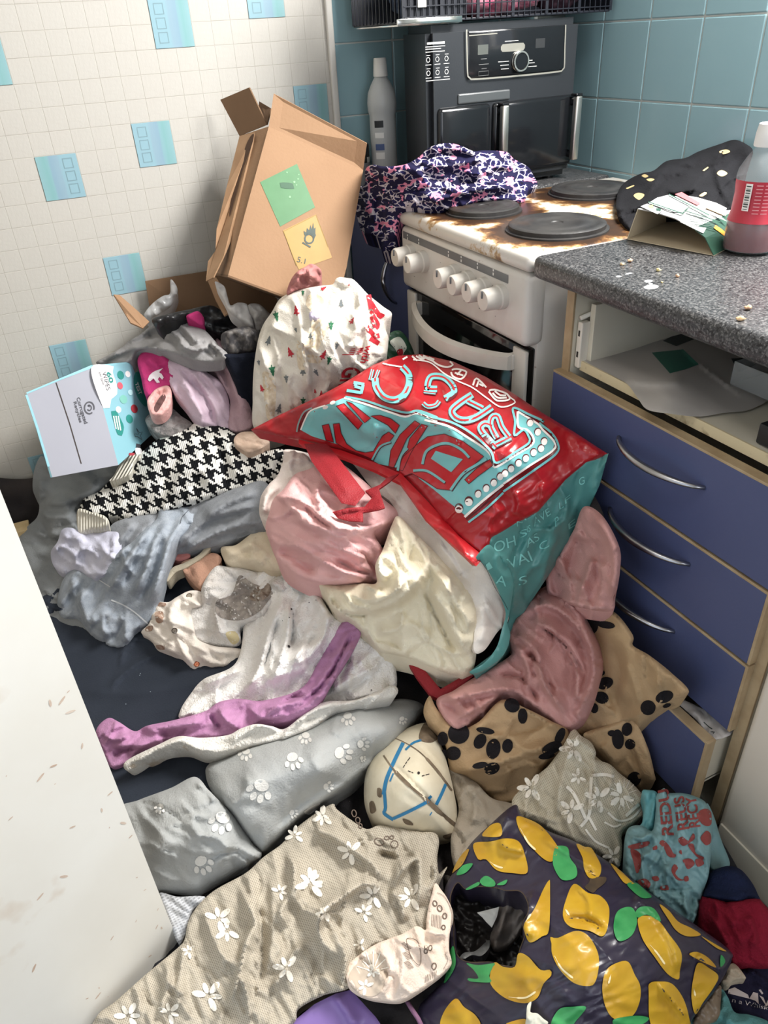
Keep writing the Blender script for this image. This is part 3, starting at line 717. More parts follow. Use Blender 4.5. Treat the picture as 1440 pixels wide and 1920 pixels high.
for r in range(2):
    for c in range(3):
        x = .864+c*.022; z = 1.176-r*.024
        it += [(ribbon(ell(x, z, .0042, .0045, 0, 8), .0012, True, .003), m_pr, .0006), (ribbon([(x-.007, z-.009), (x+.007, z-.009)], .0012, False, .02, False), m_pr, .0006), (ribbon([(x-.004, z+.008), (x+.005, z+.008)], .0011, False, .02, False), m_pr, .0006)]
it.append((ribbon([(.858, 1.138), (.916, 1.138)], .0013, False, .02, False), m_pr, .0006))
print_on('icon_print', fb, it, fmap)
# pale strip: light along the fryer's side edge put into its colour
MB().box((fx1+.0005, FY+.03, 1.10), (fx1+.004, FY+.048, 1.17), .001).build('lit_side_strip', mat('lit_strip_grey', (150, 148, 138), .5), fry)
# ================================================================== tray, basket and its contents on the fryer
tr = MB(); tr.box((.792, 1.592, 1.2375), (.935, 1.80, 1.2405), .001); tr.box((.790, 1.588, 1.2385), (.940, 1.594, 1.2500), .0015)
tag(tr.build('metal_tray', m_chr, smooth='auto'), 'shiny metal tray sticking out from under the black basket', 'tray')
bk = thing('mesh_basket', 'black plastic mesh basket on top of the air fryer', 'basket', (1.07, 1.73, 1.2365))
m_bk = mat('basket_black', (24, 27, 36), .4)
bx0, bx1, by0, by1, bz0, bz1 = .812, 1.335, 1.604, 1.86, 1.242, 1.40
MB().box((bx0, by0, 1.2415), (bx1, by1, 1.246), .001).build('base', m_bk, bk)
k = MB(); k.box((bx0-.004, by0-.008, bz1-.01), (bx1+.004, by0+.002, bz1+.004), .002); k.box((bx0-.004, by1-.002, bz1-.01), (bx1+.004, by1+.008, bz1+.004), .002); k.box((bx0-.008, by0, bz1-.01), (bx0+.002, by1, bz1+.004), .002); k.box((bx1-.002, by0, bz1-.01), (bx1+.008, by1, bz1+.004), .002)
k.build('rim', m_bk, bk)
nb = 36
for i in range(nb+1):
    x = bx0+(bx1-bx0)*i/nb; wd_ = .0036 if i % 6 == 0 else .0010
    MB().box((x-wd_, by0-.002, 1.244), (x+wd_, by0+.001, bz1-.005)).build('slat', m_bk, bk)
for i in range(8):
    z = 1.252+i*.018; MB().box((bx0, by0-.003, z-.0010), (bx1, by0+.0005, z+.0010)).build('slat', m_bk, bk)
for (x0, x1) in ((bx0+.003, bx0+.15),): MB().box((x0, by0+.004, 1.247), (x1, by0+.006, 1.38)).build('end_panel', m_bk, bk)
for i in range(15):
    y = by0+(by1-by0)*i/14
    MB().box((bx0-.002, y-.0014, 1.244), (bx0+.001, y+.0014, bz1-.005)).build('slat', m_bk, bk)
MB().box((bx0, by1-.002, 1.246), (bx1, by1, bz1-.005)).build('back_panel', m_bk, bk)
MB().box((bx1-.002, by0, 1.246), (bx1, by1, bz1-.005)).build('end_panel', m_bk, bk)
lb = MB().box((.843, by0-.0045, 1.268), (.862, by0-.0035, 1.33)).build('paper_label', mat('paper_white', (226, 224, 216), .7), bk)
def lump(name, label, cat, c, r, m, seed=0, n=2, amp=.25, group=None, freq=3.0, flat=None):
    b = bmesh.new(); bmesh.ops.create_icosphere(b, subdivisions=n+2, radius=1.0); rs = seed*3.7
    for v in b.verts:
        d = v.co.normalized(); u = np.array([d.x*freq+rs]); w_ = np.array([d.y*freq+d.z*2.1+rs])
        f = 1+amp*float(pnoise(u, w_, seed)[0])+amp*.5*float(pnoise(u*2.3, w_*2.3, seed+1)[0])
        v.co = Vector((c[0]+d.x*f*r[0], c[1]+d.y*f*r[1], max(c[2]+d.z*f*r[2], flat if flat is not None else -9)))
    o = MB().bm(b).build(name, m, smooth=True); return tag(o, label, cat, group)
lump('folded_cloth', 'pink patterned cloth inside the black basket', 'cloth', (1.07, 1.70, 1.29), (.125, .07, .042), fabric('pink_patterned', (206, 84, 122), (232, 190, 196), nscale=60), 3, flat=1.2465)
lump('folded_cloth', 'pale green cloth at the back of the black basket', 'cloth', (1.06, 1.795, 1.315), (.16, .045, .066), fabric('pale_green_cloth', (176, 190, 160), (206, 210, 196), nscale=30), 5, flat=1.2465)
lump('folded_cloth', 'dusky mauve cloth at the right end of the black basket', 'cloth', (1.25, 1.69, 1.29), (.055, .06, .042), fabric('mauve_dark', (86, 62, 74), nscale=20), 8, flat=1.2465)
lump('folded_cloth', 'blue-grey cloth at the left end of the black basket', 'cloth', (.895, 1.70, 1.29), (.055, .06, .042), fabric('slate_cloth', (78, 92, 116), nscale=20), 9, flat=1.2465)
# ================================================================== bottle and jar in the corner
P = aty(722, 250, 1.845); bxc = P[0]
m_wb = mat('bottle_plastic', (180, 183, 182), .35, sss=0)
bt = thing('cleaner_bottle', 'tall white plastic bottle with a square cap standing left of the air fryer', 'bottle', (bxc, 1.855, .905))
ztop = float(aty(718, 108, 1.855)[2]); zsh = float(aty(718, 143, 1.855)[2])
H = ztop-.9065
k = MB(); k.lathe([(.030, 0), (.036, .004), (.0365, .05), (.0365, H*.52), (.036, H*.56), (.0395, H*.60), (.0405, H*.66), (.037, H*.74), (.028, H*.80), (.017, zsh-.907), (.012, zsh-.905)], (bxc, 1.855, .9065), n=36, sx=.9, sy=.8)
bb = k.build('body', m_wb, bt, smooth='auto')
MB().lathe([(.017, 0), (.0175, .002), (.0150, ztop-zsh-.002), (.014, ztop-zsh)], (bxc, 1.855, zsh), n=24).build('cap', mat('cap_white', (222, 220, 214), .4), bt, smooth='auto')
it = []
for z0, z1, mm in ((1.035, 1.05, mat('label_black', (40, 44, 48), .5)), (1.012, 1.024, mat('label_white', (226, 226, 222), .5)), (.985, .999, mat('label_blue', (78, 98, 146), .5)), (.965, .98, mat('label_white', (226, 226, 222), .5))):
    V = []; F = []
    for i in range(6):
        t = math.pi*(1.16+.045*i)
        for z in (z0, z1): V.append((t, z))
    F = [(2*i, 2*i+1, 2*i+3, 2*i+2) for i in range(5)]; it.append(((np.array(V), F), mm, 0))
def bmap(Q, off): return np.c_[bxc+.0335*np.cos(Q[:, 0]), 1.855+.0298*np.sin(Q[:, 0]), Q[:, 1]]
print_on('label_print', bb, it, bmap)
P = aty(702, 290, 1.86)
jr = thing('canister', 'small dark canister with a silver band, between box and white bottle', 'canister', (.862-.055, 1.868, .905)); jx = .862-.055
k = MB(); k.lathe([(.026, 0), (.028, .003), (.028, .055)], (jx, 1.868, .9055), n=28); k.build('body', mat('canister_grey', (120, 122, 124), .3), jr, smooth='auto')
MB().lathe([(.0285, 0), (.0285, .012)], (jx, 1.868, .960), n=28).build('band', m_chr, jr, smooth='auto')
MB().lathe([(.0275, 0), (.0275, .026), (.024, .030)], (jx, 1.868, .972), n=28).build('lid', m_blg, jr, smooth='auto')
# ================================================================== the heap on the floor
def K(R, pts): return [(R[0]+x/R[2], R[1]+y/R[2]) for x, y in pts]
R1, R2, R3, R4, R5 = (40, 780, 2.88), (80, 920, 3.6), (250, 1000, 2.717), (160, 1150, 2.4), (460, 840, 3.13)
R6, R7, R8, R9, R10 = (180, 480, 4.0), (0, 500, 2.0), (460, 480, 2.057), (200, 1300, 2.0), (720, 1350, 2.0)
R11, R12, R13, R14, R15 = (1140, 1440, 4.0), (900, 1000, 2.667), (460, 850, 2.0), (360, 150, 3.6), (40, 660, 5.538)
R16, R17, R18, R19 = (460, 650, 4.0), (780, 650, 3.789), (780, 840, 3.789), (470, 510, 4.8)
HEAP_C = [(40, 860, .30), (150, 720, .42), (300, 640, .50), (450, 620, .53), (600, 700, .50), (720, 640, .46), (820, 700, .42),
    (150, 1000, .24), (350, 900, .33), (500, 850, .42), (700, 850, .42), (900, 800, .44), (1050, 900, .38), (1120, 980, .25),
    (60, 1150, .12), (200, 1250, .09), (400, 1100, .20), (600, 1000, .32), (800, 1050, .30), (1000, 1050, .30), (1130, 1080, .22),
    (150, 1450, .05), (250, 1450, .07), (450, 1250, .15), (600, 1200, .20), (800, 1250, .16), (1000, 1200, .20), (1150, 1200, .22),
    (350, 1600, .06), (600, 1450, .08), (800, 1450, .08), (1000, 1400, .11), (1160, 1400, .13), (1300, 1500, .06),
    (300, 1850, .03), (600, 1750, .06), (800, 1700, .08), (1000, 1650, .10), (1200, 1650, .08), (1400, 1750, .05), (700, 1930, .04), (1200, 1930, .06), (1440, 1930, .04)]
HEAP = tps(HEAP_C)
class _T:
    pass
_old_tps = tps
def tps(C):
    if isinstance(C, (int, float)): return lambda x, y: np.maximum(HEAP(x, y)+C, .006)
    return _old_tps(C)
m_navy = fabric('navy_jersey', (48, 54, 65), (40, 46, 56), nscale=9, bump=.2)
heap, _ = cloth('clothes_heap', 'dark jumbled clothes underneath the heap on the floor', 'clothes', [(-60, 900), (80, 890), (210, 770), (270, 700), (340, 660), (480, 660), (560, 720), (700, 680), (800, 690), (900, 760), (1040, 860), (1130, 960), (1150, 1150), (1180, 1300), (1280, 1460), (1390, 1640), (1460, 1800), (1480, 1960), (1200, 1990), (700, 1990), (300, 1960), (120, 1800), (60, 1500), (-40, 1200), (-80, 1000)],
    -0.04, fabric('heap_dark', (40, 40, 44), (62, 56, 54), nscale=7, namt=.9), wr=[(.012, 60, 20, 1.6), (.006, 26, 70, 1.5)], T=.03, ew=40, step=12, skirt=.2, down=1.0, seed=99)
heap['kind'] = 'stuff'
PW = [(.006, 38, 20, 2.4), (.0025, 16, 50, 2.0)]        # usual wrinkles
# ---- far left: dark grey cloth by the door
dg, _ = cloth('grey_blanket', 'charcoal grey cloth bunched against the door below the wipes box', 'blanket', K(R1, [(110, 215), (70, 290), (62, 400), (95, 470), (85, 545), (30, 600), (-30, 690)])+[(60, 1090), (100, 1190), (140, 1230), (190, 1190), (170, 1080), (150, 1010)]+K(R1, [(330, 640), (310, 500), (430, 400), (520, 320), (580, 210), (430, 215), (280, 250), (160, 275)]),
    [(70, 880, .35), (200, 860, .38), (60, 960, .27), (150, 960, .29), (90, 1080, .18), (150, 1180, .12)], fabric('charcoal_fleece', (134, 138, 140), (112, 116, 119), nscale=10), ridges=[(K(R1, [(120, 300), (220, 270), (360, 265)]), 12, .012), (K(R1, [(110, 470), (220, 470), (330, 430), (440, 370)]), 12, .014), (K(R1, [(100, 545), (200, 550), (300, 510)]), 12, .012), (K(R1, [(110, 330), (100, 420), (120, 460)]), 7, .010), (K(R1, [(130, 620), (220, 640), (320, 600)]), 14, .01)], wr=[(.006, 34, 10, 2.2), (.003, 15, 30, 2)], seed=3)
# ---- navy jersey sheet lying flat
nv, nvS = cloth('navy_sheet', 'flat dark navy jersey sheet in front of the white door', 'sheet', [(60, 1040), (150, 1010), (260, 1150), (300, 1080), (360, 1030), (430, 1090), (470, 1230), (480, 1330), (580, 1380), (620, 1420), (470, 1470), (340, 1500), (250, 1520), (150, 1480), (60, 1250)],
    0.004, m_navy, ridges=[([(140, 1290), (260, 1300), (420, 1270)], 26, .006), ([(200, 1400), (330, 1390), (450, 1340)], 20, .005)], wr=[(.004, 60, -8, 3.0)], T=.012, seed=4)
it = [(disc(x, y, .9, .7, 0, 6), mat('lint', (150, 165, 175), .9), .001) for x, y in ((263, 1263), (282, 1297), (335, 1060), (341, 1062), (236, 1320), (262, 1266), (395, 1230))]
print_on('lint_speck', nv, it, nvS.at)
# ---- small cream and peach pieces
cloth('cream_vest', 'crumpled cream vest left of the pink cloth bundle', 'vest', K(R3, [(450, 70), (520, 60), (590, 10), (640, -20), (700, 0), (740, 80), (780, 180), (700, 190), (620, 165), (500, 165), (455, 120)]), .05, fabric('cream_cotton', (226, 212, 186), (204, 182, 150), nscale=22), ridges=[(K(R3, [(460, 120), (560, 80), (640, 20)]), 9, .012), (K(R3, [(600, 40), (610, 120), (680, 160)]), 8, .012)], wr=[(.006, 26, 20, 1.8)], seed=12)
cloth('peach_bib', 'small torn peach-brown ribbed bib beside the grey joggers', 'bib', K(R3, [(245, 150), (330, 120), (410, 100), (450, 130), (420, 190), (370, 260), (345, 290), (300, 250), (265, 210)]), .045, fabric('peach_rib', (186, 142, 118), (166, 120, 98), nscale=30), ridges=[(K(R3, [(300, 170), (330, 220), (345, 280)]), 7, .007)], wr=[(.003, 12, 60, 2.5)], seed=13, T=.010, ew=8)
cloth('cream_strap', 'thin cream strap over navy cloth beside the peach bib', 'strap', K(R3, [(165, 230), (200, 175), (260, 150), (330, 110), (375, 65), (395, 75), (350, 125), (270, 175), (215, 200), (175, 245)]), .05, fabric('strap_cream', (190, 178, 154)), T=.006, ew=4, seed=14, step=3)
cloth('pink_sock', 'small salmon pink sock peeping out behind the grey joggers', 'sock', K(R3, [(180, 120), (210, 85), (270, 85), (290, 120), (240, 140)]), .045, fabric('salmon_sock', (206, 128, 122)), T=.010, ew=8, seed=15, step=3.5)
# ---- grey twisted T-shirt and joggers, lilac garment
cloth('grey_tshirt', 'mid grey twisted T-shirt between houndstooth knit and pink cloth bundle', 'T-shirt', K(R1, [(480, 600), (600, 540), (800, 480), (1000, 440), (1160, 390), (1300, 350), (1350, 420), (1345, 600), (1230, 640), (1100, 690), (960, 720), (840, 740), (700, 740), (520, 740)]), .055, fabric('grey_marl_dark', (146, 150, 156), (122, 126, 132), nscale=40), ridges=[(K(R1, [(820, 740), (940, 610), (1080, 530), (1300, 480)]), 9, .016), (K(R1, [(880, 735), (1020, 650), (1180, 590), (1320, 570)]), 8, .012), (K(R1, [(980, 560), (1120, 470), (1290, 410)]), 8, .012), (K(R1, [(520, 720), (560, 640), (620, 570)]), 7, .014), (K(R1, [(580, 730), (640, 640), (740, 560)]), 7, .012)], wr=[(.005, 24, -25, 3), (.002, 12, -30, 2.5)], seed=16)
jg, jS = cloth('grey_joggers', 'blue-grey marl joggers with a pale piped hem draped over navy sheet', 'joggers', K(R2, [(790, 120), (850, 105), (980, 95), (1075, 140), (1060, 210), (960, 300), (890, 400), (855, 500), (815, 650), (785, 760), (725, 900), (620, 950), (590, 1030), (560, 1080), (470, 1065), (370, 1010), (290, 930), (240, 870), (130, 865), (98, 800), (110, 680), (150, 580), (220, 530), (330, 560), (460, 440), (600, 350), (700, 250), (770, 190)]),
    [(350, 955, .345), (300, 1000, .325), (220, 1080, .25), (280, 1120, .22), (130, 1120, .17), (240, 1200, .13), (180, 1180, .14)], fabric('blue_grey_marl', (158, 166, 176), (134, 144, 156), nscale=70), ridges=[(K(R2, [(1000, 130), (900, 260), (830, 430), (770, 620), (700, 800)]), 9, .016), (K(R2, [(860, 180), (760, 340), (700, 520), (600, 720)]), 9, .015), (K(R2, [(740, 230), (620, 400), (520, 560), (440, 700)]), 9, .016), (K(R2, [(700, 250), (540, 410), (400, 540), (340, 590)]), 8, .013), (K(R2, [(800, 300), (745, 520), (640, 770)]), 4, -.010), (K(R2, [(690, 320), (600, 500), (540, 660)]), 4, -.010), (K(R2, [(280, 640), (260, 760), (330, 930)]), 9, .014), (K(R2, [(450, 790), (400, 880), (430, 1010)]), 9, .010), (K(R2, [(520, 830), (560, 930), (540, 1030)]), 7, .010), (K(R2, [(110, 800), (170, 700), (250, 600)]), 8, .012)], wr=[(.004, 22, -62, 3), (.0018, 10, -60, 3)], T=.028, ew=16, seed=17, step=4.2, skirt=.06)
print_on('piping', jg, [(ribbon(K(R2, [(462, 738), (540, 770), (620, 820), (715, 903)]), 2.6, step=4), mat('piping_pale', (196, 200, 204), .8), .0022), (ribbon(K(R2, [(325, 578), (375, 600), (455, 650)]), 1.8, step=4), mat('piping_pale', (196, 200, 204), .8), .002), (ribbon(K(R2, [(985, 130), (940, 180), (930, 220)]), 1.2, step=3), mat('piping_dark', (84, 88, 96), .8), .002)], jS.at)
cloth('lilac_babygrow', 'crumpled pale lilac babygrow beside the houndstooth cuff', 'babygrow', K(R2, [(130, 265), (190, 250), (300, 285), (460, 275), (520, 300), (530, 440), (470, 520), (380, 585), (320, 580), (220, 530), (140, 560), (75, 510), (55, 415), (100, 345)]), [(110, 1020, .27), (180, 1000, .30), (220, 1030, .29), (140, 1070, .22), (200, 1080, .26)], fabric('lilac_white', (200, 200, 216), (166, 168, 190), nscale=16), ridges=[(K(R2, [(120, 300), (220, 330), (290, 290)]), 8, .013), (K(R2, [(200, 470), (260, 400), (340, 410), (390, 480)]), 7, .014), (K(R2, [(70, 420), (120, 380), (190, 420), (240, 520)]), 6, .012), (K(R2, [(370, 330), (430, 420), (420, 520)]), 7, .010), (K(R2, [(460, 290), (480, 380), (440, 480)]), 6, .012)], wr=[(.006, 20, 40, 1.5), (.002, 9, 10, 1.5)], seed=18, step=4)
# ---- houndstooth knit
m_hd = mat('houndstooth_knit', (20, 20, 22), .9, spec=.1); nt = m_hd.node_tree; L = nt.links.new; b = nt.nodes['Principled BSDF']
def nmath(nt, op, a, b_=None, c=None):
    n = nt.nodes.new('ShaderNodeMath'); n.operation = op
    for i, v in enumerate((a, b_, c)):
        if v is None: continue
        if isinstance(v, (int, float)): n.inputs[i].default_value = v
        else: nt.links.new(v, n.inputs[i])
    return n.outputs[0]
uvn = nt.nodes.new('ShaderNodeUVMap'); mp = nt.nodes.new('ShaderNodeMapping'); mp.inputs['Scale'].default_value = (300, 300, 1); mp.inputs['Location'].default_value = (500, 500, 0); L(uvn.outputs[0], mp.inputs[0])
nz = nt.nodes.new('ShaderNodeTexNoise'); nz.inputs['Scale'].default_value = 5; L(uvn.outputs[0], nz.inputs[0])
va = nt.nodes.new('ShaderNodeVectorMath'); va.operation = 'MULTIPLY_ADD'; va.inputs[1].default_value = (9, 9, 0); L(nz.outputs['Color'], va.inputs[0]); L(mp.outputs[0], va.inputs[2])
sp = nt.nodes.new('ShaderNodeSeparateXYZ'); L(va.outputs[0], sp.inputs[0])
i_ = nmath(nt, 'FLOOR', sp.outputs[0]); j_ = nmath(nt, 'FLOOR', sp.outputs[1])
cond = nmath(nt, 'LESS_THAN', nmath(nt, 'FLOORED_MODULO', nmath(nt, 'ADD', i_, j_), 4.0), 1.5)
ca = nmath(nt, 'LESS_THAN', nmath(nt, 'FLOORED_MODULO', i_, 8.0), 3.5); cb = nmath(nt, 'LESS_THAN', nmath(nt, 'FLOORED_MODULO', j_, 8.0), 3.5)
fac = nmath(nt, 'ADD', nmath(nt, 'MULTIPLY', cond, ca), nmath(nt, 'MULTIPLY', nmath(nt, 'SUBTRACT', 1.0, cond), cb))
mx = nt.nodes.new('ShaderNodeMix'); mx.data_type = 'RGBA'; mx.inputs[6].default_value = (*lin((24, 25, 28)), 1); mx.inputs[7].default_value = (*lin((226, 224, 218)), 1); L(fac, mx.inputs[0]); L(mx.outputs[2], b.inputs['Base Color'])
wv = nt.nodes.new('ShaderNodeTexWave'); wv.inputs['Scale'].default_value = 90; wv.inputs['Distortion'].default_value = 2; L(uvn.outputs[0], wv.inputs[0])
bp = nt.nodes.new('ShaderNodeBump'); bp.inputs['Strength'].default_value = .5; bp.inputs['Distance'].default_value = .002; L(wv.outputs['Fac'], bp.inputs['Height']); L(bp.outputs[0], b.inputs['Normal'])
hk, hkS = cloth('houndstooth_jumper', 'black and white houndstooth knitted jumper with cream cuffs', 'jumper', K(R1, [(980, 22), (1090, 48), (1150, 95), (1210, 175), (1290, 195), (1410, 180), (1445, 260), (1410, 340), (1270, 395), (1150, 412), (960, 462), (820, 512), (700, 540), (580, 558), (450, 548), (400, 560), (320, 505), (345, 440), (420, 408), (480, 352), (585, 318), (605, 250), (690, 160), (800, 90), (900, 58)]),
    [(375, 792, .485), (300, 830, .45), (450, 830, .47), (530, 850, .47), (250, 890, .38), (370, 880, .43), (480, 890, .43), (170, 955, .315), (270, 960, .335), (370, 945, .37), (460, 915, .40)], m_hd, ridges=[(K(R1, [(990, 60), (900, 180), (860, 330), (800, 480)]), 15, .012), (K(R1, [(1000, 60), (1010, 220), (1000, 420)]), 15, .010), (K(R1, [(960, 70), (780, 200), (690, 330), (640, 480)]), 13, .012), (K(R1, [(1030, 70), (1130, 220), (1180, 370)]), 15, .010), (K(R1, [(760, 170), (620, 330), (480, 450)]), 12, .010), (K(R1, [(930, 120), (800, 270), (740, 420)]), 6, -.009), (K(R1, [(1060, 130), (1090, 260), (1100, 400)]), 6, -.006)], wr=[(.004, 40, -60, 2.4)], T=.04, ew=24, seed=20, uvang=-14, step=4.5, skirt=.09)
m_rib = mat('cream_rib', (222, 218, 204), .9, c2=(196, 190, 172), nscale=26, namt=.6); nt = m_rib.node_tree
w_ = nt.nodes.new('ShaderNodeTexWave'); w_.inputs['Scale'].default_value = 60; u_ = nt.nodes.new('ShaderNodeUVMap'); nt.links.new(u_.outputs[0], w_.inputs[0]); bp = nt.nodes.new('ShaderNodeBump'); bp.inputs['Strength'].default_value = .8; bp.inputs['Distance'].default_value = .004; nt.links.new(w_.outputs['Fac'], bp.inputs['Height']); nt.links.new(bp.outputs[0], nt.nodes['Principled BSDF'].inputs['Normal'])
cloth('cuff', 'cream ribbed cuff', None, K(R1, [(305, 505), (380, 520), (450, 540), (475, 580), (440, 605), (370, 615), (310, 628)]), [(160, 970, .325), (190, 985, .32), (150, 995, .30)], m_rib, T=.012, ew=9, step=3.5, parent=hk, uvang=0, ridges=[(K(R1, [(300, 515), (380, 530), (470, 565)]), 4, .006)], lift=.012)
cloth('cuff', 'cream ribbed neckband', None, K(R1, [(640, 212), (590, 205), (545, 240), (500, 320), (480, 350), (585, 315), (605, 250)]), [(250, 855, .415), (215, 900, .385)], m_rib, T=.008, ew=6, step=3.5, parent=hk, uvang=30)
cloth('beige_sock', 'beige ribbed sock lying on the houndstooth jumper beside the red bag', 'sock', K(R1, [(1155, 110), (1200, 85), (1280, 90), (1335, 130), (1330, 155), (1240, 195), (1190, 180), (1150, 150)]), [(440, 815, .492), (500, 830, .485), (460, 845, .480)], mat('beige_rib', (208, 180, 158), .9, c2=(182, 150, 128), nscale=40, namt=.7, bump=.4, bscale=200), ridges=[(K(R1, [(1180, 110), (1250, 130), (1320, 140)]), 5, .005)], wr=[(.0025, 7, 15, 4)], T=.014, ew=10, seed=21, step=3.5)
# ---- white terry towel, hooded corner, babygrow with poppers
m_terry = mat('terry_white', (246, 243, 239), .95, spec=.05, c2=(228, 222, 215), nscale=9, namt=.7, bump=.9, bscale=260, c3=(150, 128, 104), n3=7, n3lo=.68, n3hi=.80)
tw, twS = cloth('white_towel', 'large dirty white terry towel spread below the cream sheet', 'towel', K(R3, [(540, 205), (760, 190), (900, 245), (1010, 410), (1090, 440), (1170, 530), (1290, 605), (1335, 680), (1335, 800), (1250, 865), (1060, 870), (900, 915), (780, 975), (640, 930), (440, 910), (250, 945), (240, 900), (290, 820), (360, 742), (520, 662), (560, 470), (535, 300)]),
    .028, m_terry, ridges=[(K(R3, [(780, 310), (700, 480), (640, 680), (560, 840)]), 13, .022), (K(R3, [(800, 330), (780, 520), (735, 690), (700, 780)]), 10, .018), (K(R3, [(880, 260), (980, 420), (960, 540), (850, 610), (740, 700)]), 13, .018), (K(R3, [(810, 350), (812, 480), (795, 590)]), 6, -.018), (K(R3, [(740, 420), (700, 560), (650, 720)]), 5, -.012), (K(R3, [(340, 780), (440, 740), (560, 690)]), 10, .012), (K(R3, [(1000, 800), (1150, 720), (1230, 680)]), 12, .014), (K(R3, [(1080, 850), (1200, 820), (1320, 790)]), 9, .012), (K(R3, [(660, 760), (760, 720), (900, 680)]), 14, .012)], wr=[(.007, 30, -60, 2), (.0028, 7, 0, 1)], T=.028, ew=14, seed=22, step=3.6)
rs = np.random.RandomState(3); m_fleck = mat('dark_fleck', (46, 40, 38), .9)
it = [(disc(*K(R3, [(x, y)])[0], r, r*.75, rs.uniform(0, 90), 7), m_fleck, .0035) for x, y, r in ((806, 386, 2.2), (812, 410, 1.8), (795, 428, 1.2), (793, 576, 3.0), (895, 352, 1.2), (1165, 424, 1.3), (1213, 798, 1.6), (930, 340, 1.0), (980, 690, 1.0), (760, 445, .9))]
print_on('fleck', tw, it, twS.at)
hd_, hdS = cloth('hooded_towel', 'white baby towel corner with a big grey-brown stain', 'baby towel', K(R3, [(415, 172), (480, 170), (560, 180), (640, 205), (700, 235), (760, 215), (800, 300), (760, 330), (700, 370), (650, 435), (550, 465), (545, 540), (510, 575), (400, 572), (310, 540), (278, 390), (345, 365), (350, 270)]),
    [(400, 1070, .275), (520, 1080, .275), (370, 1140, .225), (450, 1140, .24), (440, 1205, .185), (380, 1190, .185)], mat('terry_stained', (232, 229, 226), .95, spec=.05, c2=(196, 188, 180), nscale=14, namt=.9, bump=.9, bscale=260), ridges=[(K(R3, [(560, 205), (520, 290), (425, 340), (418, 420), (450, 520), (510, 568)]), 6, .014), (K(R3, [(690, 250), (740, 270), (770, 310)]), 9, .018), (K(R3, [(400, 200), (360, 280), (380, 360)]), 13, .012), (K(R3, [(470, 420), (540, 440), (640, 420)]), 12, .012), (K(R3, [(470, 330), (560, 300), (650, 330)]), 14, -.012)], wr=[(.003, 14, 20, 1.4), (.0016, 6, 0, 1)], T=.02, ew=11, seed=23, step=4)
m_st1 = mat('stain_grey', (134, 126, 120), .95, c2=(170, 160, 150), nscale=60, namt=1, bump=.9, bscale=260); m_st2 = mat('stain_brown', (112, 92, 78), .95, c2=(164, 148, 132), nscale=70, namt=1, bump=.9, bscale=260)
print_on('stain', hd_, [(blob(K(R3, [(540, 215), (600, 250), (650, 270), (710, 300), (690, 340), (640, 400), (560, 440), (480, 440), (425, 410), (425, 345), (500, 310)]), 4), m_st1, .0012), (blob(K(R3, [(640, 270), (690, 255), (700, 300), (660, 340), (600, 340), (600, 300)]), 4), m_st2, .0018), (blob(K(R3, [(470, 510), (520, 500), (540, 545), (505, 565)]), 4), mat('stain_yellow', (208, 192, 146), .95), .0012)], hdS.at)
bg, bgS = cloth('popper_babygrow', 'cream babygrow with metal poppers on its placket', 'babygrow', K(R3, [(290, 292), (355, 305), (345, 370), (300, 400), (310, 480), (330, 540), (420, 575), (550, 590), (540, 640), (450, 695), (380, 695), (335, 722), (295, 700), (240, 622), (130, 592), (88, 540), (40, 505), (80, 460), (100, 400), (125, 352), (180, 350), (220, 325)]),
    [(360, 1115, .235), (290, 1140, .20), (340, 1190, .19), (290, 1200, .155), (380, 1255, .135), (440, 1220, .17)], fabric('cream_jersey', (232, 223, 212), (212, 199, 186), nscale=20), ridges=[(K(R3, [(285, 312), (200, 360), (185, 430), (215, 520), (270, 630), (330, 715)]), 7, .012), (K(R3, [(260, 560), (380, 600), (520, 610)]), 9, .012), (K(R3, [(300, 600), (400, 660), (500, 660)]), 7, .010), (K(R3, [(240, 360), (300, 370), (340, 360)]), 6, .008), (K(R3, [(330, 560), (430, 640), (460, 680)]), 4, -.008)], wr=[(.004, 20, 35, 2)], T=.016, ew=9, seed=24, step=4)
it = [(blob(K(R3, p), 4), mat('bear_print', (150, 112, 90), .9, c2=(196, 170, 150), nscale=90, namt=.8), .0012) for p in ([(110, 405), (150, 400), (150, 450), (120, 455)], [(115, 570), (150, 572), (160, 592), (125, 590)], [(65, 478), (98, 470), (95, 496), (62, 498)], [(120, 352), (165, 355), (160, 372), (125, 370)])]
prints('bear_print', bg, [[q] for q in it], bgS.at)
for (x, y, c1) in ((285, 320, (176, 166, 150)), (210, 497, (120, 112, 104)), (323, 667, (196, 120, 88))):
    q = K(R3, [(x, y)])[0]; P = bgS.at(np.array([q]), .0015)[0]; nrm = CAM-P; nrm /= np.linalg.norm(nrm); nrm = nrm*.5+np.array([0, 0, .5])
    MB().lathe([(.0062, 0), (.0064, .002), (.0048, .0032), (.0040, .0018), (.0018, .0018), (.0014, .003), (.0002, .003)], P, nrm, 18).build('popper', mat('popper_%d' % c1[0], c1, .3, .9), bg, smooth='auto')
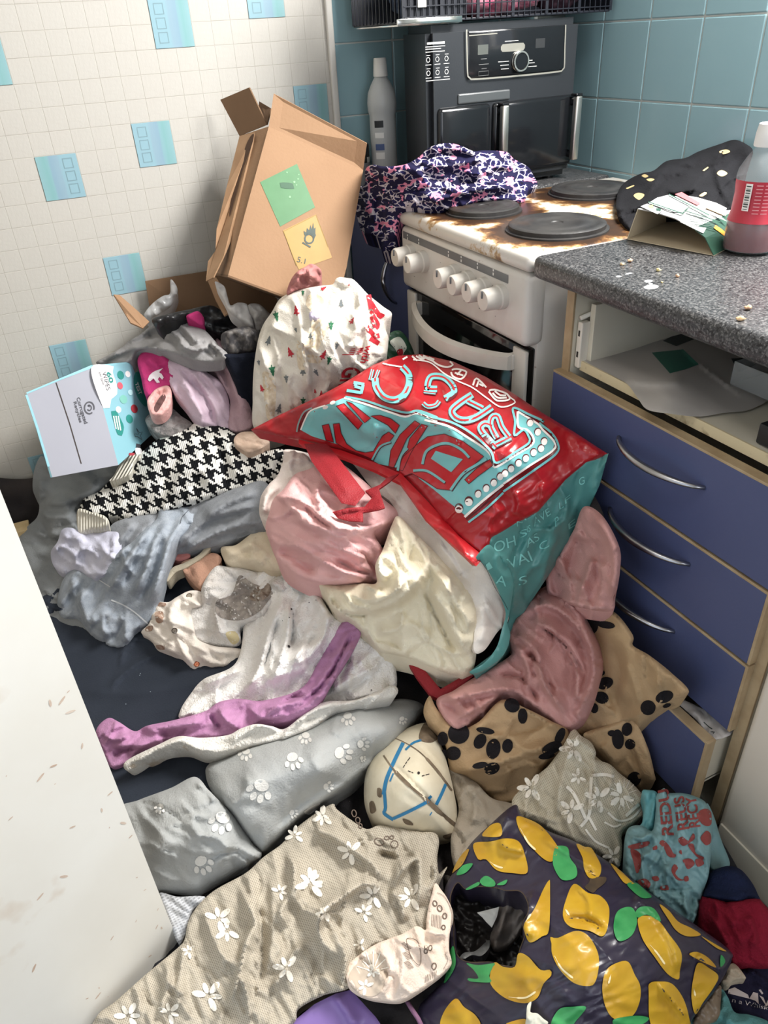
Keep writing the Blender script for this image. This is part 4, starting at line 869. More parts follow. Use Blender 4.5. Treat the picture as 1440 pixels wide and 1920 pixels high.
# ---- mauve leggings and the white towel band over the roll
cloth('mauve_leggings', 'mauve pink child leggings stretched across the white towel', 'leggings', K(R4, [(1160, 35), (1240, 85), (1185, 200), (1125, 290), (1045, 420), (945, 482), (820, 505), (640, 552), (480, 565), (330, 575), (240, 625), (190, 672), (120, 697), (80, 620), (48, 530), (100, 472), (150, 488), (222, 530), (280, 505), (400, 480), (540, 440), (600, 400), (690, 384), (800, 392), (970, 338), (1050, 220)]),
    [(660, 1180, .265), (620, 1270, .215), (560, 1320, .185), (440, 1330, .165), (330, 1370, .130), (220, 1400, .100), (200, 1430, .085)], fabric('mauve_cotton', (188, 134, 174), (168, 114, 156), nscale=22), ridges=[(K(R4, [(1190, 60), (1090, 260), (960, 390), (760, 430)]), 8, .012), (K(R4, [(1215, 100), (1120, 280), (1000, 420), (850, 480)]), 8, .012), (K(R4, [(1200, 80), (1105, 270), (980, 405)]), 3.5, -.010), (K(R4, [(600, 420), (630, 480), (700, 520)]), 7, .012), (K(R4, [(250, 545), (400, 510), (550, 490)]), 9, .012), (K(R4, [(120, 600), (250, 595), (370, 565)]), 8, .012), (K(R4, [(560, 450), (575, 490), (610, 520)]), 5, -.010), (K(R4, [(130, 650), (170, 620), (230, 610)]), 5, -.008), (K(R4, [(720, 410), (800, 470), (920, 450)]), 8, .010), (K(R4, [(70, 540), (130, 570), (200, 550)]), 6, .008)], wr=[(.005, 15, -24, 3.2), (.0022, 7, -40, 2)], T=.018, ew=8, seed=25, step=3.4)
cloth('towel_band', 'long scorched white towel edge lying across the paw print blanket roll', 'towel', K(R4, [(183, 665), (330, 590), (420, 553), (520, 560), (640, 548), (700, 518), (770, 498), (840, 508), (900, 518), (1000, 440), (1080, 398), (1220, 388), (1380, 325), (1398, 370), (1270, 412), (1140, 432), (1010, 520), (870, 572), (720, 602), (600, 634), (520, 638), (440, 612), (340, 622), (270, 662), (190, 707)]),
    [(240, 1435, .115), (330, 1390, .145), (430, 1395, .155), (500, 1365, .175), (600, 1330, .195), (730, 1295, .20)], mat('terry_scorched', (228, 224, 216), .95, spec=.05, c2=(206, 200, 190), nscale=12, namt=.7, bump=.8, bscale=260, c3=(178, 140, 92), n3=16, n3lo=.62, n3hi=.74), ridges=[(K(R4, [(200, 690), (330, 610), (430, 580), (520, 615), (620, 610)]), 6, .010), (K(R4, [(640, 600), (720, 540), (800, 510), (880, 540)]), 6, .010), (K(R4, [(900, 540), (1040, 440), (1200, 400), (1370, 350)]), 6, .008)], wr=[(.003, 18, -20, 2)], T=.018, ew=8, seed=26, step=3.8)
# ---- grey fleece blanket roll with white paw prints
m_roll = fabric('grey_fleece', (168, 170, 168), (154, 157, 157), nscale=10, bscale=240)
r1, r1S = cloth('paw_blanket', 'pale grey fleece blanket with white paw prints, rolled into a thick bolster', 'blanket', K(R9, [(385, 262), (480, 220), (600, 172), (760, 120), (880, 62), (1010, 38), (1110, 20), (1190, 50), (1140, 130), (1050, 225), (985, 292), (880, 375), (760, 445), (685, 512), (625, 572), (585, 604), (545, 560), (480, 470), (400, 378), (372, 310)]),
    [(400, 1440, .13), (560, 1370, .155), (700, 1325, .165), (450, 1500, .17), (600, 1450, .19), (720, 1370, .18), (500, 1590, .10), (600, 1500, .12), (700, 1420, .12), (770, 1350, .14)], m_roll, ridges=[(K(R9, [(420, 330), (620, 320), (820, 220), (1080, 80)]), 60, .022), (K(R9, [(590, 590), (700, 470), (880, 350), (1000, 250), (1140, 110)]), 5, .008), (K(R9, [(400, 330), (470, 420), (560, 540)]), 12, .010), (K(R9, [(620, 520), (740, 410), (900, 310)]), 9, -.006), (K(R9, [(520, 250), (540, 340), (520, 420)]), 22, .006), (K(R9, [(760, 150), (800, 240), (790, 330)]), 26, .006)], wr=[(.005, 60, -30, 1.6), (.0025, 26, 60, 1.6)], T=.05, ew=38, seed=27, step=5, skirt=.07)
r2, r2S = cloth('fold', 'folded end of the roll', None, K(R9, [(40, 440), (120, 400), (240, 355), (330, 313), (380, 360), (400, 380), (480, 465), (545, 560), (582, 606), (500, 672), (400, 732), (340, 762), (220, 748), (120, 740), (60, 600)]), [(330, 1470, .15), (260, 1520, .11), (400, 1540, .14), (300, 1600, .11), (420, 1620, .08), (330, 1670, .055), (490, 1600, .10)], m_roll, ridges=[(K(R9, [(330, 330), (390, 375), (400, 420)]), 8, .012), (K(R9, [(140, 560), (300, 560), (500, 600)]), 60, .018)], wr=[(.007, 60, 20, 1.5), (.003, 24, 60, 1.5)], T=.04, ew=30, seed=28, step=5, parent=r1, lift=.004)
def paw(cx, cy, s, ang, stretch=1.0):
    c, sn = math.cos(math.radians(ang)), math.sin(math.radians(ang)); o = []
    for (x, y, rx, ry, a) in ((0, .35, .62, .50, 0), (-.78, -.25, .26, .36, -25), (-.28, -.72, .26, .38, -8), (.32, -.70, .26, .38, 10), (.80, -.20, .26, .36, 28)):
        X, Y = x*s, y*s*stretch; n, f = disc(0, 0, rx*s, ry*s*stretch, a, 12)
        n = n+np.array([X, Y]); o.append((np.c_[cx+n[:, 0]*c-n[:, 1]*sn, cy+n[:, 0]*sn+n[:, 1]*c], f))
    return o
m_pawW = fabric('paw_white', (222, 220, 214))
it = []
for (x, y, s, a) in ((700, 250, 34, 160), (575, 360, 46, 200), (520, 225, 26, 190), (885, 225, 36, 100), (905, 92, 26, 170), (960, 190, 24, 90), (745, 165, 24, 190), (830, 350, 20, 90), (700, 450, 18, 120), (1110, 100, 16, 150), (960, 245, 12, 120)):
    q = K(R9, [(x, y)])[0]
    it.append([(g, m_pawW, .0015) for g in paw(q[0], q[1], s/2, a)])
it += [[(blob(K(R9, [(740, 445), (760, 430), (800, 410), (790, 430), (760, 455)]), 3), m_pawW, .0015)]]
prints('paw_print', r1, it, r1S.at)
it = []
for (x, y, s, a) in ((430, 480, 44, 200), (360, 640, 38, 150), (200, 430, 20, 200), (590, 700, 14, 0)): it.append([(g, m_pawW, .0015) for g in paw(*K(R9, [(x, y)])[0], s/2, a)])
prints('paw_print', r2, it[:3], r2S.at)
# ---- pink bundle and cream sheet spilling from the bag
m_pink = fabric('pink_cotton', (234, 182, 180), (218, 162, 162), nscale=12)
cloth('pale_pillowcase', 'off-white pillowcase edge behind the pink cloth bundle', 'pillowcase', K(R5, [(140, 210), (90, 290), (85, 400), (130, 450), (200, 420), (330, 300), (420, 150), (430, 60), (330, 20), (230, 10), (225, 60), (190, 160)]), [(500, 900, .455), (580, 860, .475), (500, 970, .40), (560, 930, .44)], fabric('offwhite_cotton', (230, 218, 210), (214, 196, 188), nscale=16), ridges=[(K(R5, [(110, 400), (130, 300), (210, 210)]), 7, .012), (K(R5, [(240, 40), (330, 80), (400, 70)]), 9, .010), (K(R5, [(150, 220), (110, 300), (100, 400)]), 5, .008)], wr=[(.005, 24, -50, 2)], seed=30, step=4)
cloth('pink_bundle', 'big bundle of pale pink cotton cloth spilling out of the red bag', 'cloth', K(R5, [(370, 125), (290, 155), (225, 240), (165, 300), (140, 380), (118, 470), (150, 560), (200, 680), (280, 742), (400, 790), (560, 808), (700, 795), (810, 785), (830, 640), (760, 500), (860, 450), (900, 380), (800, 290), (680, 180), (560, 90), (460, 80)]),
    [(580, 890, .485), (520, 950, .455), (640, 930, .50), (500, 1000, .405), (600, 1000, .46), (700, 970, .49), (560, 1060, .375), (660, 1060, .40), (700, 1090, .365), (740, 960, .48)], m_pink, ridges=[(K(R5, [(180, 290), (260, 290), (350, 325), (440, 400), (550, 470), (690, 480)]), 9, .018), (K(R5, [(200, 310), (290, 360), (350, 440), (440, 470), (560, 520), (720, 500)]), 12, .014), (K(R5, [(165, 560), (300, 575), (420, 640), (560, 725), (760, 760)]), 10, .018), (K(R5, [(400, 520), (540, 590), (680, 640), (770, 660)]), 10, .016), (K(R5, [(210, 690), (330, 760), (520, 795), (740, 780)]), 8, .014), (K(R5, [(180, 600), (300, 660), (420, 740)]), 10, -.014), (K(R5, [(330, 340), (420, 420), (530, 490)]), 4, -.012), (K(R5, [(300, 160), (250, 240), (190, 320)]), 10, .012), (K(R5, [(440, 190), (415, 290), (450, 370)]), 8, .014), (K(R5, [(600, 250), (580, 360), (620, 430)]), 9, .012), (K(R5, [(660, 600), (720, 660), (780, 760)]), 6, -.012), (K(R5, [(840, 420), (740, 460), (620, 470)]), 7, .012), (K(R5, [(520, 650), (640, 720), (760, 740)]), 5, -.012)], wr=[(.006, 26, 25, 2.4), (.0025, 11, 30, 2)], T=.045, ew=24, seed=31, step=4, skirt=.08)
cloth('cream_sheet', 'cream cotton bed sheet tumbling out of the red bag', 'bed sheet', K(R5, [(815, 575), (860, 450), (900, 400), (1000, 500), (1140, 640), (1250, 760), (1345, 900), (1360, 1100), (1335, 1300), (1225, 1335), (1100, 1292), (980, 1240), (860, 1212), (780, 1192), (700, 1105), (600, 1022), (530, 985), (475, 880), (425, 795), (560, 800), (690, 795), (770, 790), (762, 690), (800, 610)]),
    [(740, 990, .485), (720, 1060, .445), (620, 1105, .345), (790, 1040, .465), (860, 1100, .42), (700, 1150, .32), (780, 1150, .355), (880, 1180, .35), (720, 1215, .25), (800, 1240, .255), (880, 1250, .27)], fabric('cream_sheeting', (236, 226, 200), (220, 206, 174), nscale=10), ridges=[(K(R5, [(440, 810), (560, 945), (720, 955), (870, 905), (990, 800), (1080, 640)]), 16, .024), (K(R5, [(560, 820), (640, 925), (740, 935)]), 6, .012), (K(R5, [(590, 830), (660, 880), (760, 900), (880, 840), (960, 740)]), 8, .014), (K(R5, [(890, 740), (905, 820), (830, 870), (720, 840)]), 9, .012), (K(R5, [(480, 860), (600, 975), (760, 985)]), 5, -.012), (K(R5, [(760, 1090), (900, 1060), (925, 950)]), 8, .012), (K(R5, [(1080, 780), (1180, 980), (1310, 1230)]), 12, .016), (K(R5, [(1110, 720), (1250, 930), (1330, 1100)]), 10, .014), (K(R5, [(1030, 800), (1120, 1000), (1230, 1220)]), 6, -.010), (K(R5, [(700, 800), (740, 830), (800, 840)]), 5, .010), (K(R5, [(800, 600), (780, 700), (830, 790)]), 8, .014), (K(R5, [(960, 1000), (920, 1120), (960, 1220)]), 16, .010), (K(R5, [(770, 1180), (900, 1210), (1080, 1280), (1220, 1325)]), 7, .010), (K(R5, [(500, 920), (640, 1010), (720, 1100)]), 6, .009)], wr=[(.006, 34, 60, 2.2), (.0022, 12, 40, 2)], T=.045, ew=22, seed=32, step=4, skirt=.08)
# ================================================================== red shopping bag
m_red = mat('bag_red', (180, 22, 31), .30, c2=(162, 17, 26), nscale=6, namt=.6, bump=.08, bscale=60, coat=.25)
m_teal = mat('bag_teal', (82, 150, 145), .36, c2=(70, 136, 132), nscale=9, namt=.7, bump=.08, bscale=60, coat=.15)
m_tealp = mat('print_teal', (110, 190, 192), .34, coat=.2); m_mar = mat('print_maroon', (92, 18, 24), .4); m_prw = mat('print_white', (240, 232, 226), .36); m_redp = mat('print_red', (198, 24, 34), .32, coat=.2)
m_lin = mat('bag_lining', (232, 224, 214), .5, c2=(214, 204, 194), nscale=20, namt=.6, bump=.25, bscale=300)
bag = thing('shopping_bag', 'big red and turquoise printed shopping bag lying on its side, clothes spilling out', 'shopping bag', (.6, 1.1, .30))
BF = [(470, 806), (520, 780), (600, 742), (650, 715), (700, 684), (745, 667), (790, 664), (850, 678), (910, 706), (960, 736), (1020, 776), (1080, 812), (1141, 852), (1098, 868), (1060, 900), (1010, 958), (960, 985), (922, 1008), (908, 1046), (860, 1008), (800, 942), (750, 892), (700, 868), (640, 846), (560, 826)]
BFC = [(470, 806, .53), (600, 744, .635), (760, 667, .665), (900, 702, .68), (1020, 778, .675), (1140, 852, .645), (905, 1045, .50), (960, 985, .545), (1060, 900, .61), (750, 892, .525), (640, 848, .52), (560, 826, .52), (650, 780, .615), (760, 760, .665), (860, 800, .675), (960, 850, .665), (860, 900, .60), (740, 830, .575), (880, 960, .565)]
fp, fpS = cloth('front_panel', 'red panel with turquoise lettering', None, BF, BFC, m_red, ridges=[(K(R17, [(40, 110), (0, 220), (-60, 330)]), 9, .006), (K(R16, [(740, 400), (560, 460), (460, 540)]), 11, .008), (K(R16, [(990, 560), (960, 650), (1010, 700)]), 9, .010), (K(R16, [(640, 410), (700, 480), (850, 600), (1000, 740)]), 12, .007), (K(R17, [(190, 340), (260, 300), (280, 240)]), 8, .007), (K(R17, [(560, 860), (530, 760), (440, 620)]), 8, .008), (K(R17, [(230, 560), (260, 640), (330, 700)]), 8, .008), (K(R17, [(0, 600), (70, 560), (230, 570)]), 9, .008), (K(R17, [(1100, 620), (1180, 740), (1340, 770)]), 14, .006), (K(R18, [(180, 540), (280, 440), (360, 380)]), 8, .007), (K(R18, [(520, 640), (540, 500), (640, 420)]), 9, .006), (K(R18, [(880, 250), (900, 320), (880, 390)]), 7, .005), (K(R18, [(700, 300), (730, 400), (700, 480)]), 7, .005)],
    wr=[(.0032, 44, 30, 1.6), (.0018, 20, -40, 1.5)], T=.015, ew=12, soft=False, step=3.4, parent=bag, skirt=.03, seed=41)
gs, gsS = cloth('gusset', 'turquoise side panel with faint lettering', None, [(903, 1040), (922, 1004), (962, 980), (1012, 952), (1062, 894), (1100, 864), (1141, 850), (1124, 910), (1088, 985), (1040, 1052), (985, 1132), (962, 1168), (957, 1208), (930, 1246), (888, 1266), (884, 1256), (925, 1225), (945, 1190), (955, 1160), (950, 1120), (930, 1078)],
    [(905, 1045, .495), (960, 982, .54), (1060, 897, .605), (1140, 852, .64), (1088, 985, .50), (1040, 1052, .43), (985, 1132, .345), (960, 1170, .30), (890, 1262, .265), (1000, 1040, .46), (950, 1110, .40)], m_teal, ridges=[(K(R18, [(540, 700), (660, 860), (690, 1000), (670, 1200)]), 5, .010), (K(R18, [(860, 400), (800, 640), (700, 900)]), 10, .007), (K(R18, [(1050, 330), (960, 620), (830, 900)]), 10, .008), (K(R18, [(1220, 180), (1140, 400), (1040, 640)]), 10, .006), (K(R18, [(760, 480), (740, 640), (690, 760)]), 5, -.005)], wr=[(.003, 28, -60, 2.5)], T=.008, ew=6, soft=False, step=4.5, parent=bag, skirt=.03, seed=42)
ln, lnS = cloth('lining', 'off-white woven inside of the bag rim', None, K(R5, [(470, -20), (600, 55), (740, 230), (850, 315), (900, 405), (1030, 555), (1160, 695), (1240, 775), (1300, 865), (1350, 965), (1340, 1185), (1400, 1190), (1480, 1080), (1540, 1020), (1535, 930), (1470, 760), (1400, 660), (1340, 620), (1200, 480), (1060, 330), (960, 200), (900, 150), (800, 110), (640, 0)]),
    [(610, 842, .480), (700, 905, .488), (740, 890, .512), (800, 990, .475), (840, 960, .515), (870, 1080, .435), (900, 1050, .488), (890, 1150, .38), (940, 1100, .415), (900, 1215, .33), (945, 1170, .325)], m_lin, ridges=[(K(R5, [(780, 210), (880, 180), (960, 290), (1080, 460)]), 12, .010), (K(R5, [(1240, 760), (1340, 700), (1400, 680)]), 3, -.004), (K(R5, [(1380, 900), (1400, 1040), (1370, 1160)]), 12, .008)], wr=[(.0022, 26, 50, 2.2)], T=.006, ew=5, soft=True, step=4.5, parent=bag, skirt=.012, seed=43)
hm, hmS = cloth('hem', 'stitched red hem', None, [(560, 824), (640, 844), (700, 866), (752, 888), (800, 938), (860, 1004), (908, 1044), (893, 1062), (850, 1022), (800, 975), (772, 935), (750, 905), (700, 880), (640, 856), (560, 832)], [(560, 826, .525), (640, 848, .527), (750, 892, .534), (800, 940, .536), (905, 1045, .507), (850, 1015, .515)], mat('hem_red', (206, 22, 32), .34, coat=.2), wr=[(.001, 30, 40, 2)], T=.003, ew=3, soft=False, step=4, parent=bag, skirt=.01, seed=44)
gh, ghS = cloth('hem', 'turquoise hem with a white thread seam', None, K(R18, [(425, 775), (508, 688), (560, 720), (620, 790), (668, 870), (690, 950), (690, 1010), (668, 1150), (650, 1250), (670, 1330), (640, 1440), (560, 1530), (430, 1600), (380, 1590), (480, 1530), (570, 1420), (610, 1290), (640, 1160), (600, 1040), (560, 950), (500, 850), (450, 795)]), [(895, 1045, .515), (915, 1022, .525), (945, 1060, .47), (962, 1100, .425), (950, 1145, .365), (955, 1190, .32), (930, 1240, .285), (890, 1262, .27)], m_teal, wr=[(.0012, 20, 60, 2)], T=.004, ew=3, soft=True, step=4, parent=bag, skirt=.008, seed=48)
m_strap = mat('strap_red', (158, 16, 28), .6, c2=(136, 12, 24), nscale=14, namt=.6, bump=.5, bscale=420)
cloth('strap', 'red webbing handle', None, K(R5, [(345, -25), (480, -25), (560, 75), (640, 180), (705, 265), (645, 340), (565, 325), (470, 190), (390, 80)]), [(575, 838, .535), (610, 838, .535), (640, 900, .54), (600, 880, .54), (670, 935, .525), (650, 945, .52)], m_strap, ridges=[(K(R5, [(410, 0), (520, 140), (620, 300)]), 16, .004)], T=.004, ew=3, soft=False, step=4, parent=bag, skirt=.004, seed=45)
cloth('strap', 'looped end of the red handle', None, K(R5, [(510, 375), (600, 352), (700, 345), (745, 290), (705, 250), (790, 215), (830, 175), (905, 148), (850, 195), (785, 240), (800, 290), (820, 352), (785, 362), (690, 378), (690, 432), (600, 425), (540, 410)]), [(630, 955, .52), (680, 975, .51), (690, 930, .53), (740, 890, .545), (715, 950, .53)], m_strap, ridges=[(K(R5, [(520, 385), (620, 365), (700, 350)]), 4, .006)], wr=[(.0015, 16, 0, 2)], T=.004, ew=3, soft=False, step=4, parent=bag, skirt=.006, seed=46)
cloth('strap', 'lower red handle', None, [(762, 1240), (790, 1249), (826, 1292), (860, 1272), (888, 1256), (899, 1258), (870, 1282), (824, 1312), (806, 1302), (780, 1268)], [(770, 1245, .225), (825, 1300, .205), (895, 1258, .235)], m_strap, T=.004, ew=3, soft=False, step=3.5, parent=bag, skirt=.02, seed=47)
# ---- print on the red panel
BPt = lambda Q, off: fpS.at(Q, off+.0012)
SIGN = K(R16, [(415, 625), (450, 540), (490, 480), (600, 440), (740, 383), (900, 430), (1080, 490), (1200, 525), (1290, 500), (1400, 540)])+K(R17, [(100, 545), (230, 565), (360, 640), (500, 735), (545, 800), (560, 858), (700, 775), (820, 700), (835, 650), (790, 590), (728, 570), (722, 460), (860, 545), (900, 590), (985, 680), (970, 740), (800, 850), (620, 975)])+K(R18, [(480, 380), (350, 480), (240, 390), (120, 290), (20, 215)])+K(R16, [(1290, 940), (1000, 880), (850, 790), (700, 735), (500, 672)])
sp_ = [(blob(SIGN, 5, False), m_tealp, .0012)]
W = lambda R, pts, w, m, off=.0022, cl=False: sp_.append((ribbon(K(R, pts), w, cl, 5), m, off))
for off_, w_, mm in ((0, 3.4, m_prw),):
    W(R16, [(415, 625), (450, 540), (490, 480), (600, 440)], 2.6, m_prw); W(R16, [(740, 383), (900, 430), (1080, 490), (1200, 525), (1290, 500), (1440, 560)], 3.6, m_prw)
    W(R17, [(60, 520), (230, 565), (360, 640), (500, 735), (545, 800), (560, 858), (700, 775), (820, 700), (835, 650), (790, 590), (728, 570), (722, 460)], 4.0, m_prw)
    W(R17, [(722, 460), (860, 545), (900, 590), (985, 680), (970, 740), (800, 850), (620, 975)], 3.8, m_prw); W(R18, [(620, 260), (480, 370), (345, 490)], 4.5, m_prw)
W(R16, [(750, 375), (900, 405), (1080, 465), (1210, 495), (1300, 480), (1440, 530)], 4.0, m_tealp); W(R16, [(745, 380), (900, 416), (1080, 478), (1205, 510), (1295, 490)], 1.6, m_mar)
W(R17, [(0, 455), (120, 500), (260, 540), (400, 620), (530, 740), (572, 825), (720, 740), (805, 680), (800, 635), (765, 590), (700, 630), (705, 530), (692, 435), (800, 480), (905, 530), (880, 545), (960, 610), (1008, 690), (995, 760), (850, 870), (620, 1030)], 4.2, m_tealp)
W(R17, [(0, 468), (120, 514), (250, 552), (390, 636), (520, 745), (562, 842), (720, 755), (820, 690), (815, 640), (770, 582)], 1.8, m_mar); W(R17, [(735, 470), (880, 530), (940, 590), (998, 690), (985, 755), (830, 860), (620, 1005)], 2.2, m_mar)
W(R18, [(620, 318), (500, 430), (372, 528)], 4.0, m_tealp); W(R18, [(612, 290), (490, 400), (358, 508)], 3.4, m_mar)
W(R16, [(385, 640), (400, 570), (440, 490), (500, 460)], 3.0, mat('print_greyteal', (128, 150, 150), .4)); W(R16, [(402, 640), (420, 570), (460, 490)], 1.6, m_mar)
RD = lambda R, pts, m=m_redp, off=.0026: sp_.append((blob(K(R, pts), 5, False), m, off))
for R, pts in ((R16, [(680, 445), (740, 425), (880, 575), (845, 622)]), (R16, [(755, 408), (800, 425), (940, 537), (895, 572)]), (R16, [(575, 592), (625, 580), (662, 718), (605, 702)]), (R16, [(940, 520), (1010, 514), (1090, 540), (1155, 590), (1125, 650), (1070, 590)]),
    (R16, [(658, 580), (705, 575), (718, 650), (760, 730), (830, 780), (900, 795), (960, 785), (1000, 715), (1030, 668), (1075, 640), (1115, 668), (1080, 715), (1020, 735), (960, 850), (880, 815), (740, 760), (680, 722)]),
    (R16, [(1270, 555), (1312, 580), (1210, 690), (1160, 800), (1112, 908), (1075, 898), (1090, 780), (1160, 660)]), (R16, [(1322, 580), (1368, 595), (1312, 680), (1240, 800), (1180, 932), (1132, 918), (1210, 770), (1232, 690)]),
    (R17, [(0, 700), (80, 640), (200, 620), (330, 670), (480, 780), (400, 850), (330, 900), (240, 1020), (150, 1010), (60, 950), (-30, 900), (-110, 930), (-150, 880), (-90, 780)]), (R17, [(345, 945), (430, 865), (525, 800), (545, 845), (440, 920), (375, 975)])):
    RD(R, pts); P_ = K(R, pts); sp_.append((ribbon(P_, 1.3, True, 5, False), m_mar, .0030))
TE = lambda R, pts, w: (sp_.append((ribbon(K(R, pts), w, False, 4), m_tealp, .0036)), sp_.append((ribbon([(x+1.0, y+1.6) for x, y in K(R, pts)], w, False, 4), m_mar, .0032)))
TE(R17, [(45, 835), (72, 745), (150, 698), (230, 688), (320, 730), (378, 788)], 4.8); TE(R17, [(-20, 880), (80, 884), (205, 965)], 4.6); TE(R17, [(245, 1018), (330, 905), (420, 845), (500, 798)], 5.0)
TE(R17, [(-130, 880), (-110, 780), (-60, 720)], 4.5); TE(R16, [(950, 850), (1010, 750), (1090, 715)], 3.4)
sp_.append((blob(K(R17, [(105, 795), (140, 740), (332, 800), (250, 892)]), 5, False), m_tealp, .0036))
for x, y in ((810, 540), (865, 605), (910, 672), (888, 722), (835, 750), (780, 792), (728, 826), (675, 866), (632, 900), (597, 922), (552, 966), (498, 1006), (440, 1046)):
    q = K(R17, [(x, y)])[0]; sp_ += [(disc(q[0], q[1]-1.0, 6.4, 7.2, 20), m_mar, .0026), (disc(q[0]+.4, q[1]+.8, 5.6, 6.6, 20), m_prw, .0034)]
for x, y in ((375, 382), (305, 432)):
    q = K(R18, [(x, y)])[0]; sp_ += [(disc(q[0], q[1]-2, 8, 8.4), m_mar, .0026), (disc(q[0], q[1]+1, 7.2, 7.2), m_prw, .0034)]
for x, y in ((655, 420), (600, 455)): sp_.append((disc(*K(R16, [(x, y)])[0], 5.5, 3.5, -20), m_prw, .003))
def dbl(R, pts, w=11.0):
    P_ = K(R, pts); sp_.append((ribbon([(x+.8, y+1.4) for x, y in P_], w+1.4, False, 4), m_mar, .0016)); sp_.append((ribbon(P_, w, False, 4), m_tealp, .0022)); sp_.append((ribbon(P_, w*.26, False, 4), m_redp, .0030))
dbl(R17, [(150, 300), (85, 290), (105, 215), (190, 215), (255, 270), (268, 325), (205, 368)], 12); dbl(R17, [(55, 318), (140, 328)], 6); dbl(R17, [(50, 400), (85, 425), (140, 415), (165, 385)], 8)
dbl(R17, [(400, 340), (310, 400), (255, 455), (285, 505), (350, 522), (430, 500), (540, 428)], 13); dbl(R17, [(365, 385), (475, 440)], 11)
dbl(R17, [(572, 715), (490, 630), (458, 575), (490, 545), (535, 560)], 12); dbl(R17, [(575, 650), (530, 560), (540, 500), (580, 495), (610, 570), (660, 640)], 11); dbl(R17, [(565, 695), (672, 640)], 11)
dbl(R16, [(972, 235), (985, 310), (1040, 378), (1120, 398), (1190, 360), (1228, 280), (1222, 205), (1175, 150)], 13); dbl(R16, [(955, 170), (935, 250)], 6); dbl(R16, [(1000, 175), (975, 240)], 6)
for pts in ([(812, 268), (892, 282)], [(884, 285), (868, 352)], [(760, 328), (868, 345)], [(820, 296), (870, 312)], [(835, 268), (822, 296)]): W(R16, pts, 5.5, m_tealp)
for pts in ([(-20, 92), (100, 112), (200, 190), (300, 245), (400, 290), (500, 362), (605, 428), (705, 395), (655, 352)],): W(R17, pts, 2.6, m_prw)
W(R16, [(1030, 125), (1100, 140), (1200, 155)], 2.6, m_prw)
for pts in ([(516, 318), (560, 372), (592, 384), (664, 374), (645, 335), (560, 305), (520, 312)], [(545, 328), (580, 362), (645, 362)], [(560, 315), (600, 345), (640, 345)], [(405, 275), (430, 225), (500, 290)], [(430, 285), (445, 245)], [(450, 265), (480, 280)], [(250, 180), (262, 210), (320, 230), (358, 180), (290, 158), (255, 165)], [(275, 185), (335, 205)], [(290, 200), (320, 170)], [(110, 95), (160, 130), (225, 145), (262, 128), (240, 105)], [(20, 60), (60, 90)], [(50, 62), (100, 88)], [(90, 75), (130, 92)]): W(R17, pts, 3.4, m_prw)
for pts in ([(1180, 95), (1215, 75)], [(1250, 70), (1290, 105)], [(1280, 70), (1330, 100)], [(1330, 75), (1400, 105)]): W(R16, pts, 3.4, m_prw)
print_on('lettering', fp, sp_, BPt, 'turquoise, white and red lettering with a bulb-lit arrow')
m_tealf = mat('print_palteal', (124, 204, 198), .4); it = []
for s, bl, br, tr, tl in (('OH', (560, 745), (712, 690), (700, 620), (548, 672)), ('S', (735, 640), (790, 620), (790, 570), (735, 590)), ('IS', (790, 600), (815, 590), (812, 545), (787, 555)), ('AVE', (840, 560), (960, 470), (940, 425), (825, 500)), ('VAI', (660, 860), (830, 800), (800, 730), (640, 790)), ('A', (565, 960), (640, 985), (645, 915), (575, 900)), ('I', (510, 870), (545, 850), (520, 810), (495, 830)), ('AS', (790, 710), (880, 650), (860, 600), (780, 650)), ('C', (880, 730), (950, 700), (930, 650), (870, 680)), ('G', (1160, 270), (1200, 250), (1195, 200), (1155, 215)), ('F', (1060, 400), (1100, 370), (1095, 330), (1055, 360)), ('E', (1085, 580), (1140, 545), (1130, 500), (1080, 540)), ('S', (730, 980), (790, 960), (790, 900), (730, 920)), ('NV', (720, 560), (800, 500), (790, 470), (715, 520)), ('P', (990, 560), (1020, 545), (1010, 480), (985, 500)), ('L', (1020, 440), (1050, 420), (1040, 370), (1015, 390)), ('A', (620, 1090), (655, 1080), (650, 1030), (618, 1040))):
    it.append((text_quad(s, *K(R18, [bl, br, tr, tl]), grid=.2), m_tealf, .0014))
for q_ in it[:5]+it[7:-1]: print_on('lettering', gs, [q_], gsS.at)
for q_ in it[5:7]: print_on('lettering', gh, [q_], ghS.at)
print_on('seam', gh, [(ribbon(K(R18, [(452, 795), (505, 870), (560, 990), (610, 1070), (655, 1150)]), .8, False, 5), mat('seam_dark', (40, 60, 70), .6), .001)], ghS.at)
# ================================================================== dusty pink cloths and tan paw-print fleece on the right
m_dusty = fabric('dusty_pink', (206, 152, 146), (188, 134, 130), nscale=12)
tf, tfS = cloth('tan_fleece', 'tan fleece throw with black paw prints beside the blue drawers', 'throw', K(R12, [(500, 380), (580, 365), (680, 400), (765, 510), (765, 560), (850, 612), (960, 700), (1045, 792), (960, 842), (890, 885), (800, 965), (760, 945), (640, 975), (520, 1015), (440, 1000), (380, 900), (420, 700), (440, 520)]), [(1100, 1150, .27), (1180, 1190, .29), (1090, 1230, .255), (1180, 1260, .26), (1280, 1295, .265), (1100, 1370, .15), (1200, 1350, .20), (1240, 1330, .225)], fabric('tan_plush', (186, 155, 116), (168, 136, 98), nscale=10, bscale=240), ridges=[(K(R12, [(600, 460), (720, 560), (740, 700), (700, 860)]), 20, .014), (K(R12, [(780, 590), (860, 680), (900, 800)]), 22, .010), (K(R12, [(640, 560), (700, 680), (640, 900)]), 12, -.008), (K(R12, [(520, 1005), (700, 950), (960, 835)]), 6, .006)], wr=[(.005, 50, 60, 2)], T=.03, ew=18, seed=51, skirt=.06, clamp=.965)
